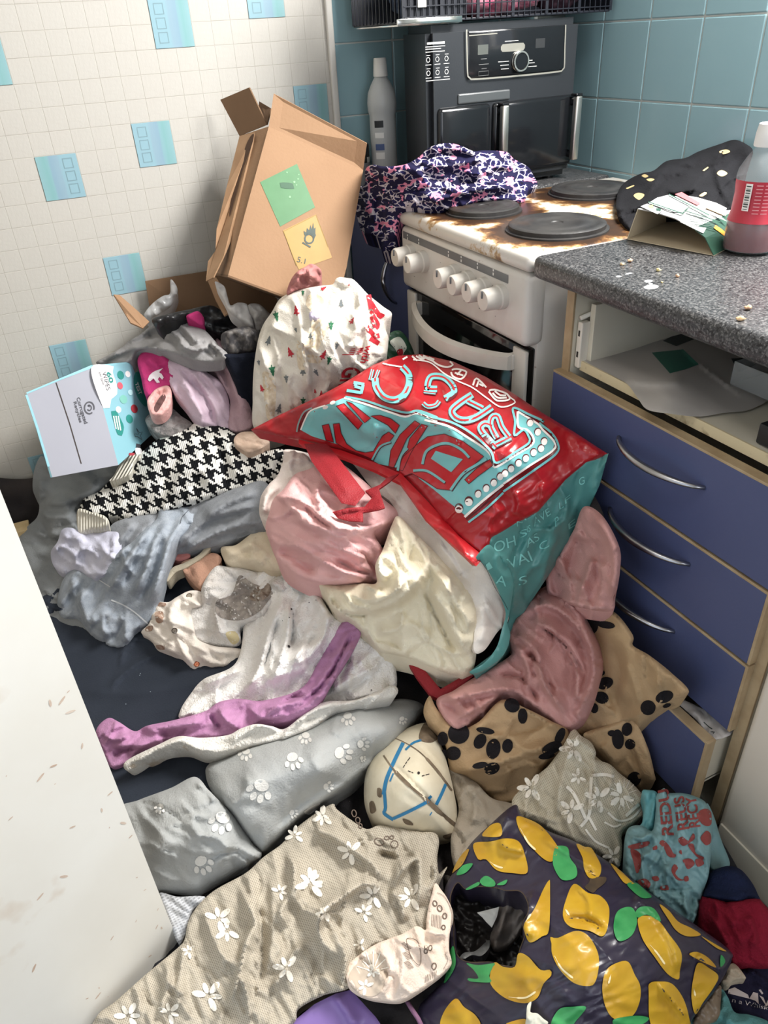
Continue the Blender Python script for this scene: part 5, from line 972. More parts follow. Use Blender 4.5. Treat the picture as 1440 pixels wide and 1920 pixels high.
t2, t2S = cloth('corner', 'hanging corner', None, K(R12, [(520, 1000), (640, 960), (760, 930), (835, 1060), (872, 1200), (872, 1240), (800, 1275), (740, 1232), (680, 1192), (600, 1102), (545, 1040)]), [(1110, 1380, .165), (1190, 1360, .19), (1220, 1450, .11), (1180, 1470, .09)], fabric('tan_plush', (1, 1, 1)), ridges=[(K(R12, [(700, 980), (790, 1100), (810, 1260)]), 9, .012), (K(R12, [(600, 1050), (700, 1160)]), 8, .008)], wr=[(.004, 30, 60, 2)], T=.02, ew=12, seed=52, parent=tf, clamp=.965)
t3, t3S = cloth('fold', 'folded part across the ball', None, K(R13, [(690, 910), (720, 960), (790, 1030), (870, 1010), (960, 925), (1050, 955), (1150, 1005), (1210, 1040), (1195, 1105), (1130, 1160), (1040, 1290), (960, 1320), (900, 1270), (820, 1210), (770, 1195), (745, 1080), (670, 985)]), [(820, 1330, .20), (900, 1350, .205), (1000, 1330, .215), (1060, 1370, .19), (840, 1430, .125), (950, 1430, .135), (1020, 1420, .15), (940, 1490, .075), (980, 1500, .075)], fabric('tan_plush', (1, 1, 1)), ridges=[(K(R13, [(770, 1190), (900, 1178), (1050, 1125), (1190, 1090)]), 9, .020), (K(R13, [(840, 1010), (920, 1060), (1000, 1060)]), 10, .010), (K(R13, [(880, 1040), (1000, 1050), (1150, 1010)]), 8, -.010), (K(R13, [(1000, 930), (1100, 990), (1180, 1040)]), 8, .010)], wr=[(.005, 40, -10, 2)], T=.025, ew=14, seed=53, parent=tf)
m_pawB = fabric('paw_black', (36, 33, 36))
def pads(R, L_): return [[(blob(ell(*K(R, [(x, y)])[0], rx/R[2], ry/R[2], a, 10), 4), m_pawB, .0016)] for x, y, rx, ry, a in L_]
prints('paw_print', tf, pads(R12, [(625, 750, 42, 30, -20), (608, 822, 36, 30, 20), (572, 875, 20, 26, 0), (560, 420, 44, 44, 0), (630, 458, 46, 18, 8), (570, 468, 20, 34, 10), (922, 818, 46, 30, -20), (840, 872, 38, 38, 20), (935, 862, 22, 10, -20), (610, 700, 16, 12, -30)]), tfS.at)
prints('paw_print', t2, pads(R12, [(690, 1030, 30, 50, -5), (735, 980, 26, 34, 10), (750, 1055, 26, 26, 0), (660, 1000, 22, 16, 0), (770, 1230, 34, 40, 30)]), t2S.at)
prints('paw_print', t3, pads(R13, [(800, 1050, 40, 40, 20), (880, 1080, 22, 30, 30), (930, 1108, 27, 38, 10), (983, 1097, 20, 26, 10), (900, 1040, 36, 12, 10), (1000, 945, 30, 26, 30), (1040, 985, 18, 30, 0), (1180, 1060, 16, 34, 25), (1150, 1105, 40, 22, -25), (1130, 1135, 32, 12, -10), (740, 1070, 20, 26, 0), (780, 1125, 28, 26, 0), (925, 1182, 30, 22, -20), (880, 1170, 30, 12, -10), (745, 1130, 16, 20, 10)]), t3S.at)
cloth('pink_shirt', 'dusty pink shirt bunched between the red bag and the drawers', 'shirt', K(R13, [(1270, 200), (1340, 235), (1402, 350), (1405, 440), (1388, 540), (1372, 592), (1260, 580), (1200, 560), (1140, 520), (1130, 440), (1180, 370), (1230, 290)]), [(1105, 960, .44), (1150, 1010, .40), (1150, 1080, .345), (1140, 1140, .315), (1070, 1120, .33), (1080, 1030, .40), (1050, 1090, .37)], m_dusty, ridges=[(K(R13, [(1290, 215), (1365, 320), (1385, 440), (1360, 560)]), 12, .022), (K(R13, [(1300, 380), (1290, 430), (1250, 540)]), 8, .018), (K(R13, [(1250, 300), (1230, 380), (1200, 480)]), 22, -.014), (K(R13, [(1170, 540), (1270, 575), (1370, 580)]), 8, .014), (K(R13, [(1330, 400), (1340, 480), (1320, 560)]), 7, .012)], wr=[(.005, 26, 70, 2.2), (.002, 12, 60, 2)], T=.03, ew=14, seed=54, step=4, clamp=.94)
cloth('pink_skirt', 'dusty pink gathered skirt below the turquoise side of the red bag', 'skirt', K(R13, [(1175, 480), (1090, 525), (1010, 620), (985, 680), (1000, 750), (900, 815), (850, 845), (780, 890), (715, 932), (780, 1035), (860, 1002), (960, 905), (1010, 900), (1080, 950), (1160, 1012), (1212, 1037), (1285, 985), (1325, 880), (1345, 760), (1295, 640), (1245, 555)]), [(1050, 1100, .335), (980, 1170, .30), (1080, 1160, .315), (960, 1240, .255), (1060, 1240, .265), (1120, 1230, .265), (860, 1310, .215), (960, 1300, .225), (1060, 1330, .21), (1100, 1340, .20)], m_dusty, ridges=[(K(R13, [(1030, 610), (1130, 570), (1230, 630), (1295, 740), (1300, 860), (1225, 1015)]), 11, .022), (K(R13, [(1060, 620), (1170, 680), (1240, 790), (1240, 960)]), 9, .018), (K(R13, [(1000, 670), (1090, 740), (1120, 860), (1210, 985)]), 9, .018), (K(R13, [(1010, 720), (1060, 800), (1060, 900)]), 9, .014), (K(R13, [(730, 935), (850, 905), (960, 885), (1040, 900)]), 8, .014), (K(R13, [(780, 1000), (880, 950), (960, 900)]), 7, .010), (K(R13, [(1090, 640), (1200, 720), (1270, 840)]), 4, -.012), (K(R13, [(1030, 740), (1110, 800), (1160, 930)]), 5, -.014), (K(R13, [(940, 830), (1040, 850), (1100, 940)]), 5, -.010), (K(R13, [(1160, 520), (1240, 600), (1320, 780)]), 8, .012)], wr=[(.005, 24, 55, 2.2), (.002, 11, 60, 2)], T=.035, ew=15, seed=55, step=4, skirt=.06)
# ---- old ball
m_ball = mat('ball_cream', (226, 216, 190), .5, c2=(206, 192, 160), nscale=16, namt=.7, bump=.2, bscale=60)
ball, bS = cloth('old_ball', 'deflated cream ball with peeling panels and blue lines', 'ball', [(790, 1356), (812, 1362), (824, 1386), (838, 1430), (850, 1480), (858, 1530), (852, 1570), (828, 1580), (780, 1572), (730, 1560), (700, 1545), (684, 1510), (684, 1460), (698, 1420), (720, 1394), (750, 1372)], [(790, 1360, .165), (690, 1480, .145), (770, 1470, .205), (850, 1500, .14), (770, 1570, .12), (830, 1420, .17), (730, 1420, .17)], m_ball, ridges=[([(722, 1424), (780, 1475), (850, 1555)], 4, -.006), ([(770, 1385), (815, 1430), (850, 1480)], 3, -.004)], wr=[(.002, 40, 40, 1.5)], T=.055, ew=62, seed=56, step=4, skirt=.05)
m_bl_ = mat('ball_blue', (38, 128, 182), .5); m_peel = mat('ball_peel', (132, 114, 92), .9, c2=(96, 80, 62), nscale=60, namt=.9)
def R9p(L_): return K(R9, L_)
its = [('seam', [(ribbon(R9p([(1038, 232), (1080, 290), (1140, 350), (1200, 400), (1260, 455), (1310, 495)]), [3, 7, 5, 8, 7, 6], False, 4), m_peel, .0015)], 'split brown seam'), ('seam', [(ribbon(R9p([(1065, 162), (1120, 185), (1180, 225), (1240, 290), (1295, 365)]), [1.5, 2, 5, 4, 3], False, 4), m_peel, .0015)], None)]
for pts, w in (([(1112, 185), (1080, 250), (1050, 320), (1038, 380)], 7), ([(1040, 360), (1045, 430), (1040, 450), (1075, 475)], 6), ([(1075, 470), (1140, 440), (1215, 400)], 6), ([(1272, 340), (1255, 380), (1236, 418)], 6), ([(1075, 300), (1062, 330)], 3), ([(1120, 212), (1150, 185), (1180, 175)], 4), ([(1205, 398), (1218, 385)], 5), ([(1212, 458), (1220, 445)], 2)): its.append(('line_print', [(ribbon(R9p(pts), w, False, 4), m_bl_, .0012)], None))
its.append(('peeled_patch', [(blob(R9p([(1180, 130), (1200, 108), (1235, 130), (1245, 165), (1215, 185), (1172, 172)]), 4), m_peel, .0012)], 'brown backing where the skin has peeled'))
for pts in ([(1015, 355), (1030, 360), (1030, 390), (1015, 385)], [(985, 410), (1000, 405), (1010, 440), (990, 450)], [(1110, 470), (1140, 480), (1150, 495), (1120, 490)], [(1260, 535), (1300, 520), (1315, 490), (1318, 520), (1280, 548)]): its.append(('peeled_patch', [(blob(R9p(pts), 4), m_peel, .0012)], None))
its.append(('valve', [(disc(*R9p([(1170, 298)])[0], 2.6), m_fleck, .0014)], None))
for nm, a, lb in its:
    o_ = print_on(nm, ball, a, bS.at, lb)
print_on('small_print', ball, [(ribbon(R9p([a_, b_]), w_, False, 3, False), m_fleck, .0014) for a_, b_, w_ in (((1112, 278), (1118, 268), 1.6), ((1120, 265), (1126, 256), 1.6), ((1128, 253), (1138, 240), 1.6), ((1130, 290), (1140, 294), 1.4), ((1143, 295), (1150, 298), 1.4), ((1182, 310), (1192, 307), 1.6), ((1196, 306), (1210, 302), 1.6))], bS.at)
cloth('beige_cloth', 'greyish beige cloth scrap right of the old ball', 'cloth', K(R10, [(240, 180), (330, 220), (400, 290), (470, 310), (520, 330), (400, 420), (330, 500), (270, 560), (250, 450), (280, 330)]), .015, fabric('beige_grey', (170, 158, 140), (146, 132, 114), nscale=18), ridges=[(K(R10, [(290, 240), (340, 300), (330, 400)]), 9, .010)], wr=[(.006, 30, 60, 2)], seed=57)
# ================================================================== cardboard boxes at the back
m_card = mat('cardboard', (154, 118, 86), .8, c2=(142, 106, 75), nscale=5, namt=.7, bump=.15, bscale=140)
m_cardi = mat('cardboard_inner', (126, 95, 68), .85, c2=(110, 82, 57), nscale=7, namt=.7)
def pxy(L_): return [aty(x, y, d) for x, y, d in L_]
def panel(name, pts, m, parent, th=.004, label=None, sub=0):
    P = [np.array(p) for p in pts]; n = np.cross(P[1]-P[0], P[2]-P[0]); n /= np.linalg.norm(n)
    if np.dot(n, CAM-P[0]) > 0: n = -n
    o = MB().prism([tuple(p) for p in P], tuple(n*th)).build(name, m, parent)
    bm = bmesh.new(); bm.from_mesh(o.data); bmesh.ops.recalc_face_normals(bm, faces=bm.faces[:]); bm.to_mesh(o.data); bm.free()
    if label: o['label'] = label
    return o
def px_plane(P0, P1, P2):
    P0, P1, P2 = (np.array(p) for p in (P0, P1, P2)); n = np.cross(P1-P0, P2-P0); n /= np.linalg.norm(n)
    if np.dot(n, CAM-P0) < 0: n = -n
    def f(Q, off=0.0):
        Q = np.asarray(Q, float); D = ray(Q[:, 0], Q[:, 1]); t = ((P0-CAM)@n)/(D@n); return CAM+D*t[:, None]+n*off
    return f
A1, A2, A3 = pxy([(427, 519, 1.60), (627, 592, 1.535), (504, 237, 1.74)])
FPL = px_plane(A1, A2, A3); A4 = FPL(np.array([(681, 319)]))[0]; A5 = FPL(np.array([(650, 500)]))[0]
box = thing('cardboard_box', 'large open cardboard box with green and yellow hazard labels tilted against the wall', 'box', (.6, 1.7, .74))
fc = panel('front_panel', [A1, A2, A5, A4, A3], m_card, box)
B1, B3 = pxy([(403, 515, 1.73), (449, 255, 1.83)])
panel('side_panel', [A1, A3, B3, B1], m_card, box)
E3, E4 = pxy([(485, 200, 1.86), (560, 240, 1.885)])
nb_ = np.cross(A2-A1, A3-A1); nb_ /= np.linalg.norm(nb_); nb_ = nb_ if nb_[1] > 0 else -nb_
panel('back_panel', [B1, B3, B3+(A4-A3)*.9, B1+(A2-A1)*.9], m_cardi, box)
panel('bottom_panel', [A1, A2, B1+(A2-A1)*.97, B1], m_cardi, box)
F1 = pxy([(513, 176, 1.76), (688, 269, 1.665)])
panel('flap', [A3, A4, F1[1], F1[0]], m_card, box, label='front flap folded up')
F2 = pxy([(449, 255, 1.83), (500, 234, 1.765), (467, 164, 1.80), (413, 187, 1.87)])
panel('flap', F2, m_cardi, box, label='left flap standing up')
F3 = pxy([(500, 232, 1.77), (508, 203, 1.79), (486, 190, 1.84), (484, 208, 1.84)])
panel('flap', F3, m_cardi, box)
F4 = pxy([(449, 255, 1.825), (478, 248, 1.78), (440, 430, 1.68), (420, 478, 1.65), (400, 520, 1.64), (386, 527, 1.66), (390, 490, 1.69), (404, 470, 1.69), (406, 430, 1.70), (425, 350, 1.75)])
panel('torn_edge', F4, mat('cardboard_torn', (164, 128, 94), .9, c2=(142, 106, 74), nscale=18, namt=.7), box, .003, 'ragged torn side edge')
F5 = K(R14, [(425, 370), (415, 440), (350, 620), (300, 800), (262, 930), (275, 800), (330, 580), (385, 420)])
SPL = px_plane(A1, A3, B3)
print_on('tear', box, [(blob(F5, 6), mat('tear_dark', (78, 54, 38), .9), .004)], SPL)
m_gl = mat('label_green', (56, 114, 64), .5, c2=(66, 124, 74), nscale=30, namt=.6); m_yl = mat('label_yellow', (168, 126, 48), .5, c2=(158, 117, 43), nscale=30, namt=.6); m_ink = mat('label_ink', (62, 76, 70), .6); m_yink = mat('label_line', (140, 112, 34), .6)
g = print_on('green_label', fc, [(blob(K(R14, [(460, 690), (708, 567), (830, 860), (595, 990)]), 12, False), m_gl, .0008)], FPL, 'plain green diamond label')
print_on('scuff', fc, [(blob(K(R14, [(592, 695), (680, 700), (690, 735), (598, 728)]), 8), mat('scuff_dark', (52, 92, 66), .6), .0014)]+[(disc(*K(R14, [(x, y)])[0], r), mat('scuff_pale', (128, 178, 130), .7), .0014) for x, y, r in ((640, 625, 1.5), (690, 690, 2), (715, 670, 1.5), (705, 710, 1.2), (660, 790, 2.0), (720, 640, 1.2))], FPL)
print_on('yellow_label', fc, [(blob(K(R14, [(612, 1018), (836, 908), (922, 1135), (945, 1200), (720, 1280)]), 10, False), m_yl, .0008), (ribbon(K(R14, [(705, 1255), (618, 1022), (836, 912), (918, 1130)]), 1.0, False, 8, False), m_yink, .0012)], FPL, 'yellow diamond label with a flame over a circle')
its_ = [(ribbon(ell(*K(R14, [(790, 1073)])[0], 8.2, 8.6, 0, 18), 3.0, True, 3), m_ink, .0016), (ribbon(K(R14, [(745, 1098), (800, 1130)]), 3.0, False, 4, False), m_ink, .0016)]
for pts in ([(758, 1050), (752, 1020), (770, 1030), (775, 1000), (790, 1015), (800, 980), (806, 1010), (818, 965), (822, 1005), (832, 995), (832, 1040), (836, 1050), (822, 1075), (815, 1050), (790, 1035), (768, 1048)],): its_.append((blob(K(R14, pts), 4, False), m_ink, .0016))
its_.append((text_quad('5.1', *K(R14, [(706, 1228), (762, 1242), (768, 1208), (714, 1192)]), grid=.3), m_ink, .0016))
print_on('hazard_symbol', fc, its_, FPL)
# ---- second, lower carton, mostly hidden
cb = thing('lower_carton', 'open brown carton with torn flaps, behind the grey fleece', 'carton', (.45, 1.78, .50))
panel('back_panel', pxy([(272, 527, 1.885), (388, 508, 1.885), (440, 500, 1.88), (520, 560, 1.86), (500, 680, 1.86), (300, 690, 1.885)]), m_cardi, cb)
panel('flap', pxy([(213, 552, 1.80), (224, 553, 1.80), (255, 580, 1.77), (280, 603, 1.74), (268, 615, 1.73), (245, 605, 1.74), (233, 585, 1.77)]), m_card, cb, label='torn flap standing up at the left')
panel('flap', pxy([(386, 518, 1.80), (405, 520, 1.78), (425, 550, 1.72), (432, 585, 1.69), (420, 592, 1.69), (405, 565, 1.73)]), m_card, cb, label='torn flap at the right')
m_clear = mat('clear_plastic', (196, 198, 200), .18, spec=.6, alpha=.5, c2=(226, 226, 226), nscale=20, namt=.6)
cl = lambda **k: None
cloth('plastic_wrap', 'crumpled clear plastic wrap at the left inside the lower carton', 'plastic', K(R6, [(560, 175), (610, 240), (600, 310), (560, 380), (470, 440), (400, 470), (360, 440), (420, 360), (500, 300), (555, 280)]), [(1, 1, .7)], m_clear, wr=[(.012, 22, 50, 1.5), (.006, 9, 20, 1.2)], T=.02, ew=8, step=4, seed=61, plane=lambda Q: aty(Q[:, 0], Q[:, 1], 1.80))
cloth('tissue_paper', 'crumpled white tissue paper beside the tilted cardboard box', 'paper', K(R6, [(890, 195), (960, 225), (985, 300), (1010, 370), (1060, 350), (1130, 360), (1160, 420), (1190, 540), (1120, 520), (1060, 470), (1000, 420), (960, 330)]), [(1, 1, .7)], mat('tissue', (212, 208, 204), .7, c2=(186, 182, 178), nscale=20, namt=.6), wr=[(.012, 20, 60, 1.6), (.006, 9, 20, 1.2)], T=.02, ew=8, step=4, seed=62, plane=lambda Q: aty(Q[:, 0], Q[:, 1], 1.66))
cloth('plastic_pack', 'grey translucent plastic pack under the tilted cardboard box', 'plastic', K(R6, [(1140, 370), (1220, 360), (1290, 420), (1330, 470), (1280, 540), (1210, 570), (1180, 470)]), [(1, 1, .7)], mat('grey_plastic', (150, 146, 144), .3, c2=(188, 184, 180), nscale=24, namt=.8), wr=[(.010, 22, 70, 1.6), (.005, 9, 20, 1.2)], T=.02, ew=8, step=4, seed=63, plane=lambda Q: aty(Q[:, 0], Q[:, 1], 1.65))
cloth('speckled_bag', 'dark speckled grey bag between the pink trousers and the festive sack', 'bag', K(R6, [(940, 590), (1000, 555), (1100, 530), (1180, 540), (1230, 600), (1220, 700), (1160, 745), (1060, 745), (980, 740), (945, 680)]), [(1, 1, .7)], mat('dark_speckle', (60, 58, 60), .6, c2=(128, 122, 116), nscale=60, namt=.8, nlo=.5, nhi=.7), ridges=[(K(R6, [(1120, 560), (1130, 640), (1110, 730)]), 9, .012)], wr=[(.008, 26, 60, 1.5)], T=.03, ew=12, step=4, seed=64, plane=lambda Q: aty(Q[:, 0], Q[:, 1], 1.62))
cloth('navy_bag', 'plain dark navy bag left of the festive sack', 'bag', K(R6, [(960, 740), (1060, 735), (1220, 735), (1210, 900), (1205, 1120), (1160, 1260), (1100, 1180), (1040, 940), (980, 800)]), [(1, 1, .7)], fabric('navy_dark', (24, 28, 40)), wr=[(.006, 34, 80, 2)], T=.02, ew=10, step=5, seed=65, plane=lambda Q: aty(Q[:, 0], Q[:, 1], 1.585))
cloth('black_liner', 'black bin liner lying inside the lower carton', 'bin liner', K(R6, [(420, 480), (560, 430), (700, 400), (860, 370), (960, 420), (1080, 470), (1080, 560), (960, 600), (840, 560), (700, 480), (500, 520)])+[(300, 620)], [(1, 1, .7)], mat('bin_liner', (28, 28, 30), .35), wr=[(.012, 30, 10, 1.6), (.006, 12, 40, 1.4)], T=.02, ew=10, step=5, seed=66, plane=lambda Q: aty(Q[:, 0], Q[:, 1], 1.72))
# ---- wipes box
wb = thing('wipes_box', 'pale blue cardboard box of baby wipes, its grey end facing out', 'box', (.08, 1.72, .30))
W1, W2, W3 = pxy([(51, 739, 1.66), (172, 688, 1.70), (218, 858, 1.61)])
WPL = px_plane(W1, W2, W3); W4 = WPL(np.array([(98, 895)]))[0]; W3b = WPL(np.array([(222, 872)]))[0]
m_wg = mat('box_grey', (156, 158, 170), .6, c2=(148, 150, 162), nscale=6, namt=.6); m_wb2 = mat('box_blue', (134, 192, 206), .5, c2=(126, 184, 200), nscale=6, namt=.5)
we = panel('end_panel', [W1, W2, W3b, W4], m_wg, wb, .005)
S2 = pxy([(246, 681, 1.84)])[0]; S3 = px_plane(W2, S2, W3b)(np.array([(294, 806)]))[0]
wsd = panel('side_panel', [W2, S2, S3, W3b], m_wb2, wb, .004)
panel('top_panel', [W1, W2, S2, S2+(W1-W2)], m_wb2, wb, .004); panel('back_panel', [W1, W4, W4+(S3-W3b), S2+(W1-W2)], m_wb2, wb, .004)
m_ink2 = mat('box_ink', (72, 72, 80), .6); m_slit = mat('slit_dark', (58, 48, 44), .8)
print_on('slit', we, [(ribbon(K(R15, [(360, 318), (500, 740), (622, 1160)]), 2.0, False, 20, False), m_slit, .0008)], WPL)
print_on('edge_print', we, [(ribbon(K(R15, [(52, 445), (170, 800), (285, 1190)]), 4.5, False, 20, False), m_wb2, .0006), (ribbon(K(R15, [(55, 430), (360, 300), (735, 158)]), 3.0, False, 20, False), m_wb2, .0006)], WPL)
it = [(text_quad('Corrugated', *K(R15, [(572, 478), (655, 748), (692, 735), (606, 466)]), grid=0, bold=.02), m_ink2, .001), (text_quad('Recycles', *K(R15, [(540, 520), (606, 736), (634, 726), (570, 510)]), grid=0, bold=.02), m_ink2, .001)]
q = K(R15, [(705, 580)])[0]; it += [(ribbon([(q[0]+9*math.cos(t), q[1]+11*math.sin(t)) for t in np.linspace(.9, 6.6, 20)], 2.6, False, 3), m_ink2, .001), (ribbon([(q[0]+4*math.cos(t), q[1]+5*math.sin(t)) for t in np.linspace(-2.2, 2.6, 10)], 2.2, False, 2), m_ink2, .001), (blob([(q[0]-4, q[1]-4), (q[0], q[1]-7), (q[0]+1, q[1]-1)], 3, False), m_ink2, .001)]
print_on('lettering', we, it, WPL)
SPL2 = px_plane(W2, S2, W3b); m_dgr = mat('wipes_green', (44, 146, 136), .5); m_pk = mat('wipes_pink', (222, 96, 110), .5); m_lgr = mat('wipes_pale', (120, 196, 180), .5); m_wh = mat('wipes_white', (244, 244, 244), .5)
it = [(blob(K(R15, [(722, 165), (955, 150), (945, 210), (985, 330), (990, 440), (930, 490), (915, 580), (850, 585)]), 8), m_wh, .0008), (text_quad('60', *K(R15, [(878, 215), (915, 328), (958, 312), (918, 200)]), grid=0, bold=.03), m_dgr, .0014), (text_quad('WIPES', *K(R15, [(832, 215), (882, 402), (922, 390), (872, 203)]), grid=0), m_ink2, .0014), (text_quad('per pack', *K(R15, [(800, 215), (840, 345), (862, 338), (822, 208)]), grid=0), m_ink2, .0014)]
for x, y, rx, ry, mm in ((1028, 240, 34, 46, m_dgr), (1102, 230, 26, 34, m_wh), (1022, 350, 28, 38, m_pk), (1058, 492, 38, 46, m_lgr), (1005, 598, 28, 34, m_wh), (1170, 590, 34, 46, mat('wipes_red', (176, 52, 64), .5)), (1120, 695, 34, 46, m_dgr), (1130, 420, 26, 30, mat('wipes_aqua', (180, 226, 232), .5))): it.append((disc(*K(R15, [(x, y)])[0], rx/5.538, ry/5.538, -20), mm, .0010))
it += [(blob(K(R15, [(1165, 250), (1210, 200), (1260, 330), (1310, 470), (1290, 570), (1220, 500), (1170, 380)]), 6), m_dgr, .0012), (text_quad('TEST', *K(R15, [(1172, 325), (1218, 448), (1250, 432), (1204, 312)]), grid=0, bold=.02), m_wh, .0018), (blob(K(R15, [(930, 615), (975, 610), (1010, 660), (1040, 720), (1062, 780), (1040, 870), (1000, 860), (965, 760)]), 6), m_dgr, .0010), (ribbon(K(R15, [(1170, 850), (1215, 855), (1190, 790), (1225, 840), (1255, 830), (1232, 870), (1250, 915), (1205, 880), (1180, 880)]), .9, True, 4, False), m_ink2, .001), (blob(K(R15, [(1180, 1000), (1235, 1000), (1250, 1050), (1190, 1065)]), 5), m_wh, .001), (blob(K(R15, [(1190, 950), (1230, 960), (1235, 995), (1185, 990)]), 5), m_ink2, .0012), (blob(K(R15, [(1115, 1050), (1175, 1050), (1165, 1075), (1110, 1072)]), 5), mat('wipes_red', (176, 52, 64), .5), .0012)]
for k_ in range(3): it.append((ribbon(K(R15, [(952+k_*24, 665), (978+k_*24, 800+k_*8)]), 2.2, False, 6, False), m_wh, .0016))
print_on('print', wsd, it, SPL2)
# ---- grey fleece, magenta sock, lilac trousers
cloth('grey_fleece_top', 'grey fleece top with gathered hem draped over the lower carton', 'fleece top', K(R6, [(0, 800), (100, 740), (200, 680), (240, 640), (340, 580), (440, 500), (560, 452), (640, 452), (710, 478), (800, 540), (860, 600), (925, 675), (988, 735), (965, 785), (880, 800), (760, 795), (640, 760), (590, 740), (400, 700), (310, 720), (250, 800), (100, 830)]), [(200, 680, .58), (260, 640, .625), (330, 595, .685), (400, 640, .655), (425, 668, .64), (270, 670, .605), (350, 660, .635)], fabric('mid_grey_fleece', (150, 148, 148), (128, 127, 128), nscale=14), ridges=[(K(R6, [(230, 650), (420, 545), (560, 490)]), 8, .014), (K(R6, [(480, 500), (600, 600), (670, 690), (760, 705), (880, 655)]), 9, .018), (K(R6, [(570, 465), (690, 570), (740, 640), (820, 630)]), 7, .014), (K(R6, [(40, 790), (300, 690), (560, 715), (740, 770)]), 8, .014), (K(R6, [(850, 640), (900, 690), (960, 740)]), 4, .012), (K(R6, [(820, 660), (870, 700), (920, 760)]), 4, -.010), (K(R6, [(300, 640), (480, 600), (620, 680)]), 9, -.008)], wr=[(.005, 20, 20, 2.2)], T=.03, ew=9, seed=70, step=3.8)
cloth('lilac_trousers', 'pale lilac pink child trousers hanging below the grey fleece top', 'trousers', K(R7, [(630, 330), (700, 365), (745, 378), (785, 402), (835, 440), (862, 520), (866, 610), (800, 600), (740, 580), (690, 520), (640, 450)]), [(330, 670, .60), (390, 690, .575), (420, 740, .53), (340, 740, .54), (400, 790, .495)], fabric('lilac_pink', (206, 182, 198), (184, 160, 178), nscale=12), ridges=[(K(R7, [(650, 350), (740, 420), (800, 520), (830, 600)]), 9, .016), (K(R7, [(720, 370), (800, 440), (850, 540)]), 7, .014), (K(R7, [(660, 420), (720, 500), (770, 580)]), 8, .014), (K(R7, [(700, 420), (770, 500), (800, 580)]), 4, -.012)], wr=[(.004, 18, 60, 2.4)], T=.025, ew=9, seed=71, step=3.8)
cloth('pink_trouser_leg', 'dusky pink trouser leg between lilac trousers and the navy bag', 'trousers', K(R7, [(765, 205), (795, 200), (832, 280), (855, 345), (905, 440), (948, 560), (936, 615), (860, 612), (862, 500), (820, 420), (760, 345), (735, 280)]), [(395, 605, .65), (430, 690, .58), (465, 790, .49), (430, 800, .49), (380, 680, .58)], fabric('dusky_pink', (182, 150, 158), (160, 128, 138), nscale=12), ridges=[(K(R7, [(790, 220), (830, 330), (880, 450), (920, 590)]), 9, .014), (K(R7, [(770, 300), (840, 420), (880, 560)]), 6, -.010)], wr=[(.004, 18, 70, 2.4)], T=.025, ew=9, seed=72, step=3.8)
cloth('magenta_scarf', 'small magenta scrap poking up behind the grey fleece top', 'scarf', K(R7, [(698, 188), (722, 172), (745, 168), (765, 192), (762, 225), (735, 215)]), [(1, 1, .69)], fabric('magenta', (196, 52, 116)), T=.02, ew=6, seed=73, step=3, plane=lambda Q: aty(Q[:, 0], Q[:, 1], 1.70))
ms, msS = cloth('magenta_sock', 'magenta sock with a white unicorn motif on the wipes box corner', 'sock', K(R7, [(516, 350), (545, 315), (600, 318), (648, 335), (658, 370), (650, 440), (615, 458), (572, 484), (545, 482), (530, 420)]), [(270, 665, .60), (320, 670, .60), (270, 730, .545), (315, 720, .55)], fabric('magenta', (196, 52, 116)), ridges=[(K(R7, [(540, 340), (590, 370), (640, 350)]), 8, .008)], wr=[(.003, 18, 60, 2)], T=.025, ew=10, seed=74, step=3.6, lift=.012)
print_on('motif', ms, [(blob(K(R7, [(554, 424), (560, 408), (570, 398), (582, 391), (612, 380), (596, 396), (606, 402), (614, 416), (608, 424), (598, 413), (592, 422), (600, 434), (588, 436), (576, 419), (562, 431)]), 2, False), fabric('motif_white', (236, 226, 232)), .002)], msS.at)
pc, pcS = cloth('pink_cuff', 'pale pink ribbed baby sock opening below the magenta sock', 'sock', K(R7, [(552, 505), (566, 478), (590, 456), (628, 446), (643, 468), (638, 520), (612, 552), (580, 560), (560, 545)]), [(285, 735, .545), (315, 725, .55), (290, 775, .515)], mat('pink_ribbing', (228, 172, 166), .9, c2=(206, 146, 142), nscale=80, namt=.7, bump=.5, bscale=200), ridges=[(K(R7, [(570, 520), (600, 480), (630, 470)]), 5, -.016)], wr=[(.0025, 8, 40, 2)], T=.02, ew=7, seed=75, step=3, lift=.014)
print_on('opening', pc, [(blob(K(R7, [(578, 530), (592, 500), (612, 478), (622, 490), (606, 520), (588, 545)]), 3), mat('sock_inside', (96, 62, 60), .9), .002)], pcS.at)
cloth('fluffy_toy', 'grey fluffy scrap between the wipes box and the houndstooth jumper', 'fluff', K(R7, [(545, 570), (570, 550), (610, 560), (640, 530), (680, 560), (720, 590), (700, 620), (640, 640), (590, 628), (556, 600)]), [(280, 790, .48), (340, 780, .485), (310, 815, .465)], mat('grey_fluff', (146, 142, 140), .95, c2=(96, 92, 92), nscale=40, namt=.9, bump=1.0, bscale=160), wr=[(.006, 12, 10, 1.2)], T=.02, ew=8, seed=76, step=3.4)
wd0 = MB(); wd0.box((-.30, 1.83, .24), (-.255, 1.88, .285), .002); P_ = atz(38, 985, .24)
c_ = np.array([P_[0], P_[1], .22]); wd0 = MB(); wd0.box(tuple(c_-np.array([.03, .03, .02])), tuple(c_+np.array([.02, .02, .02])), .002)
tag(wd0.build('wood_block', mat('pale_wood', (206, 180, 132), .7, c2=(176, 146, 100), nscale=30, namt=.7)), 'small pale wooden block between the door and the charcoal cloth', 'wood block')
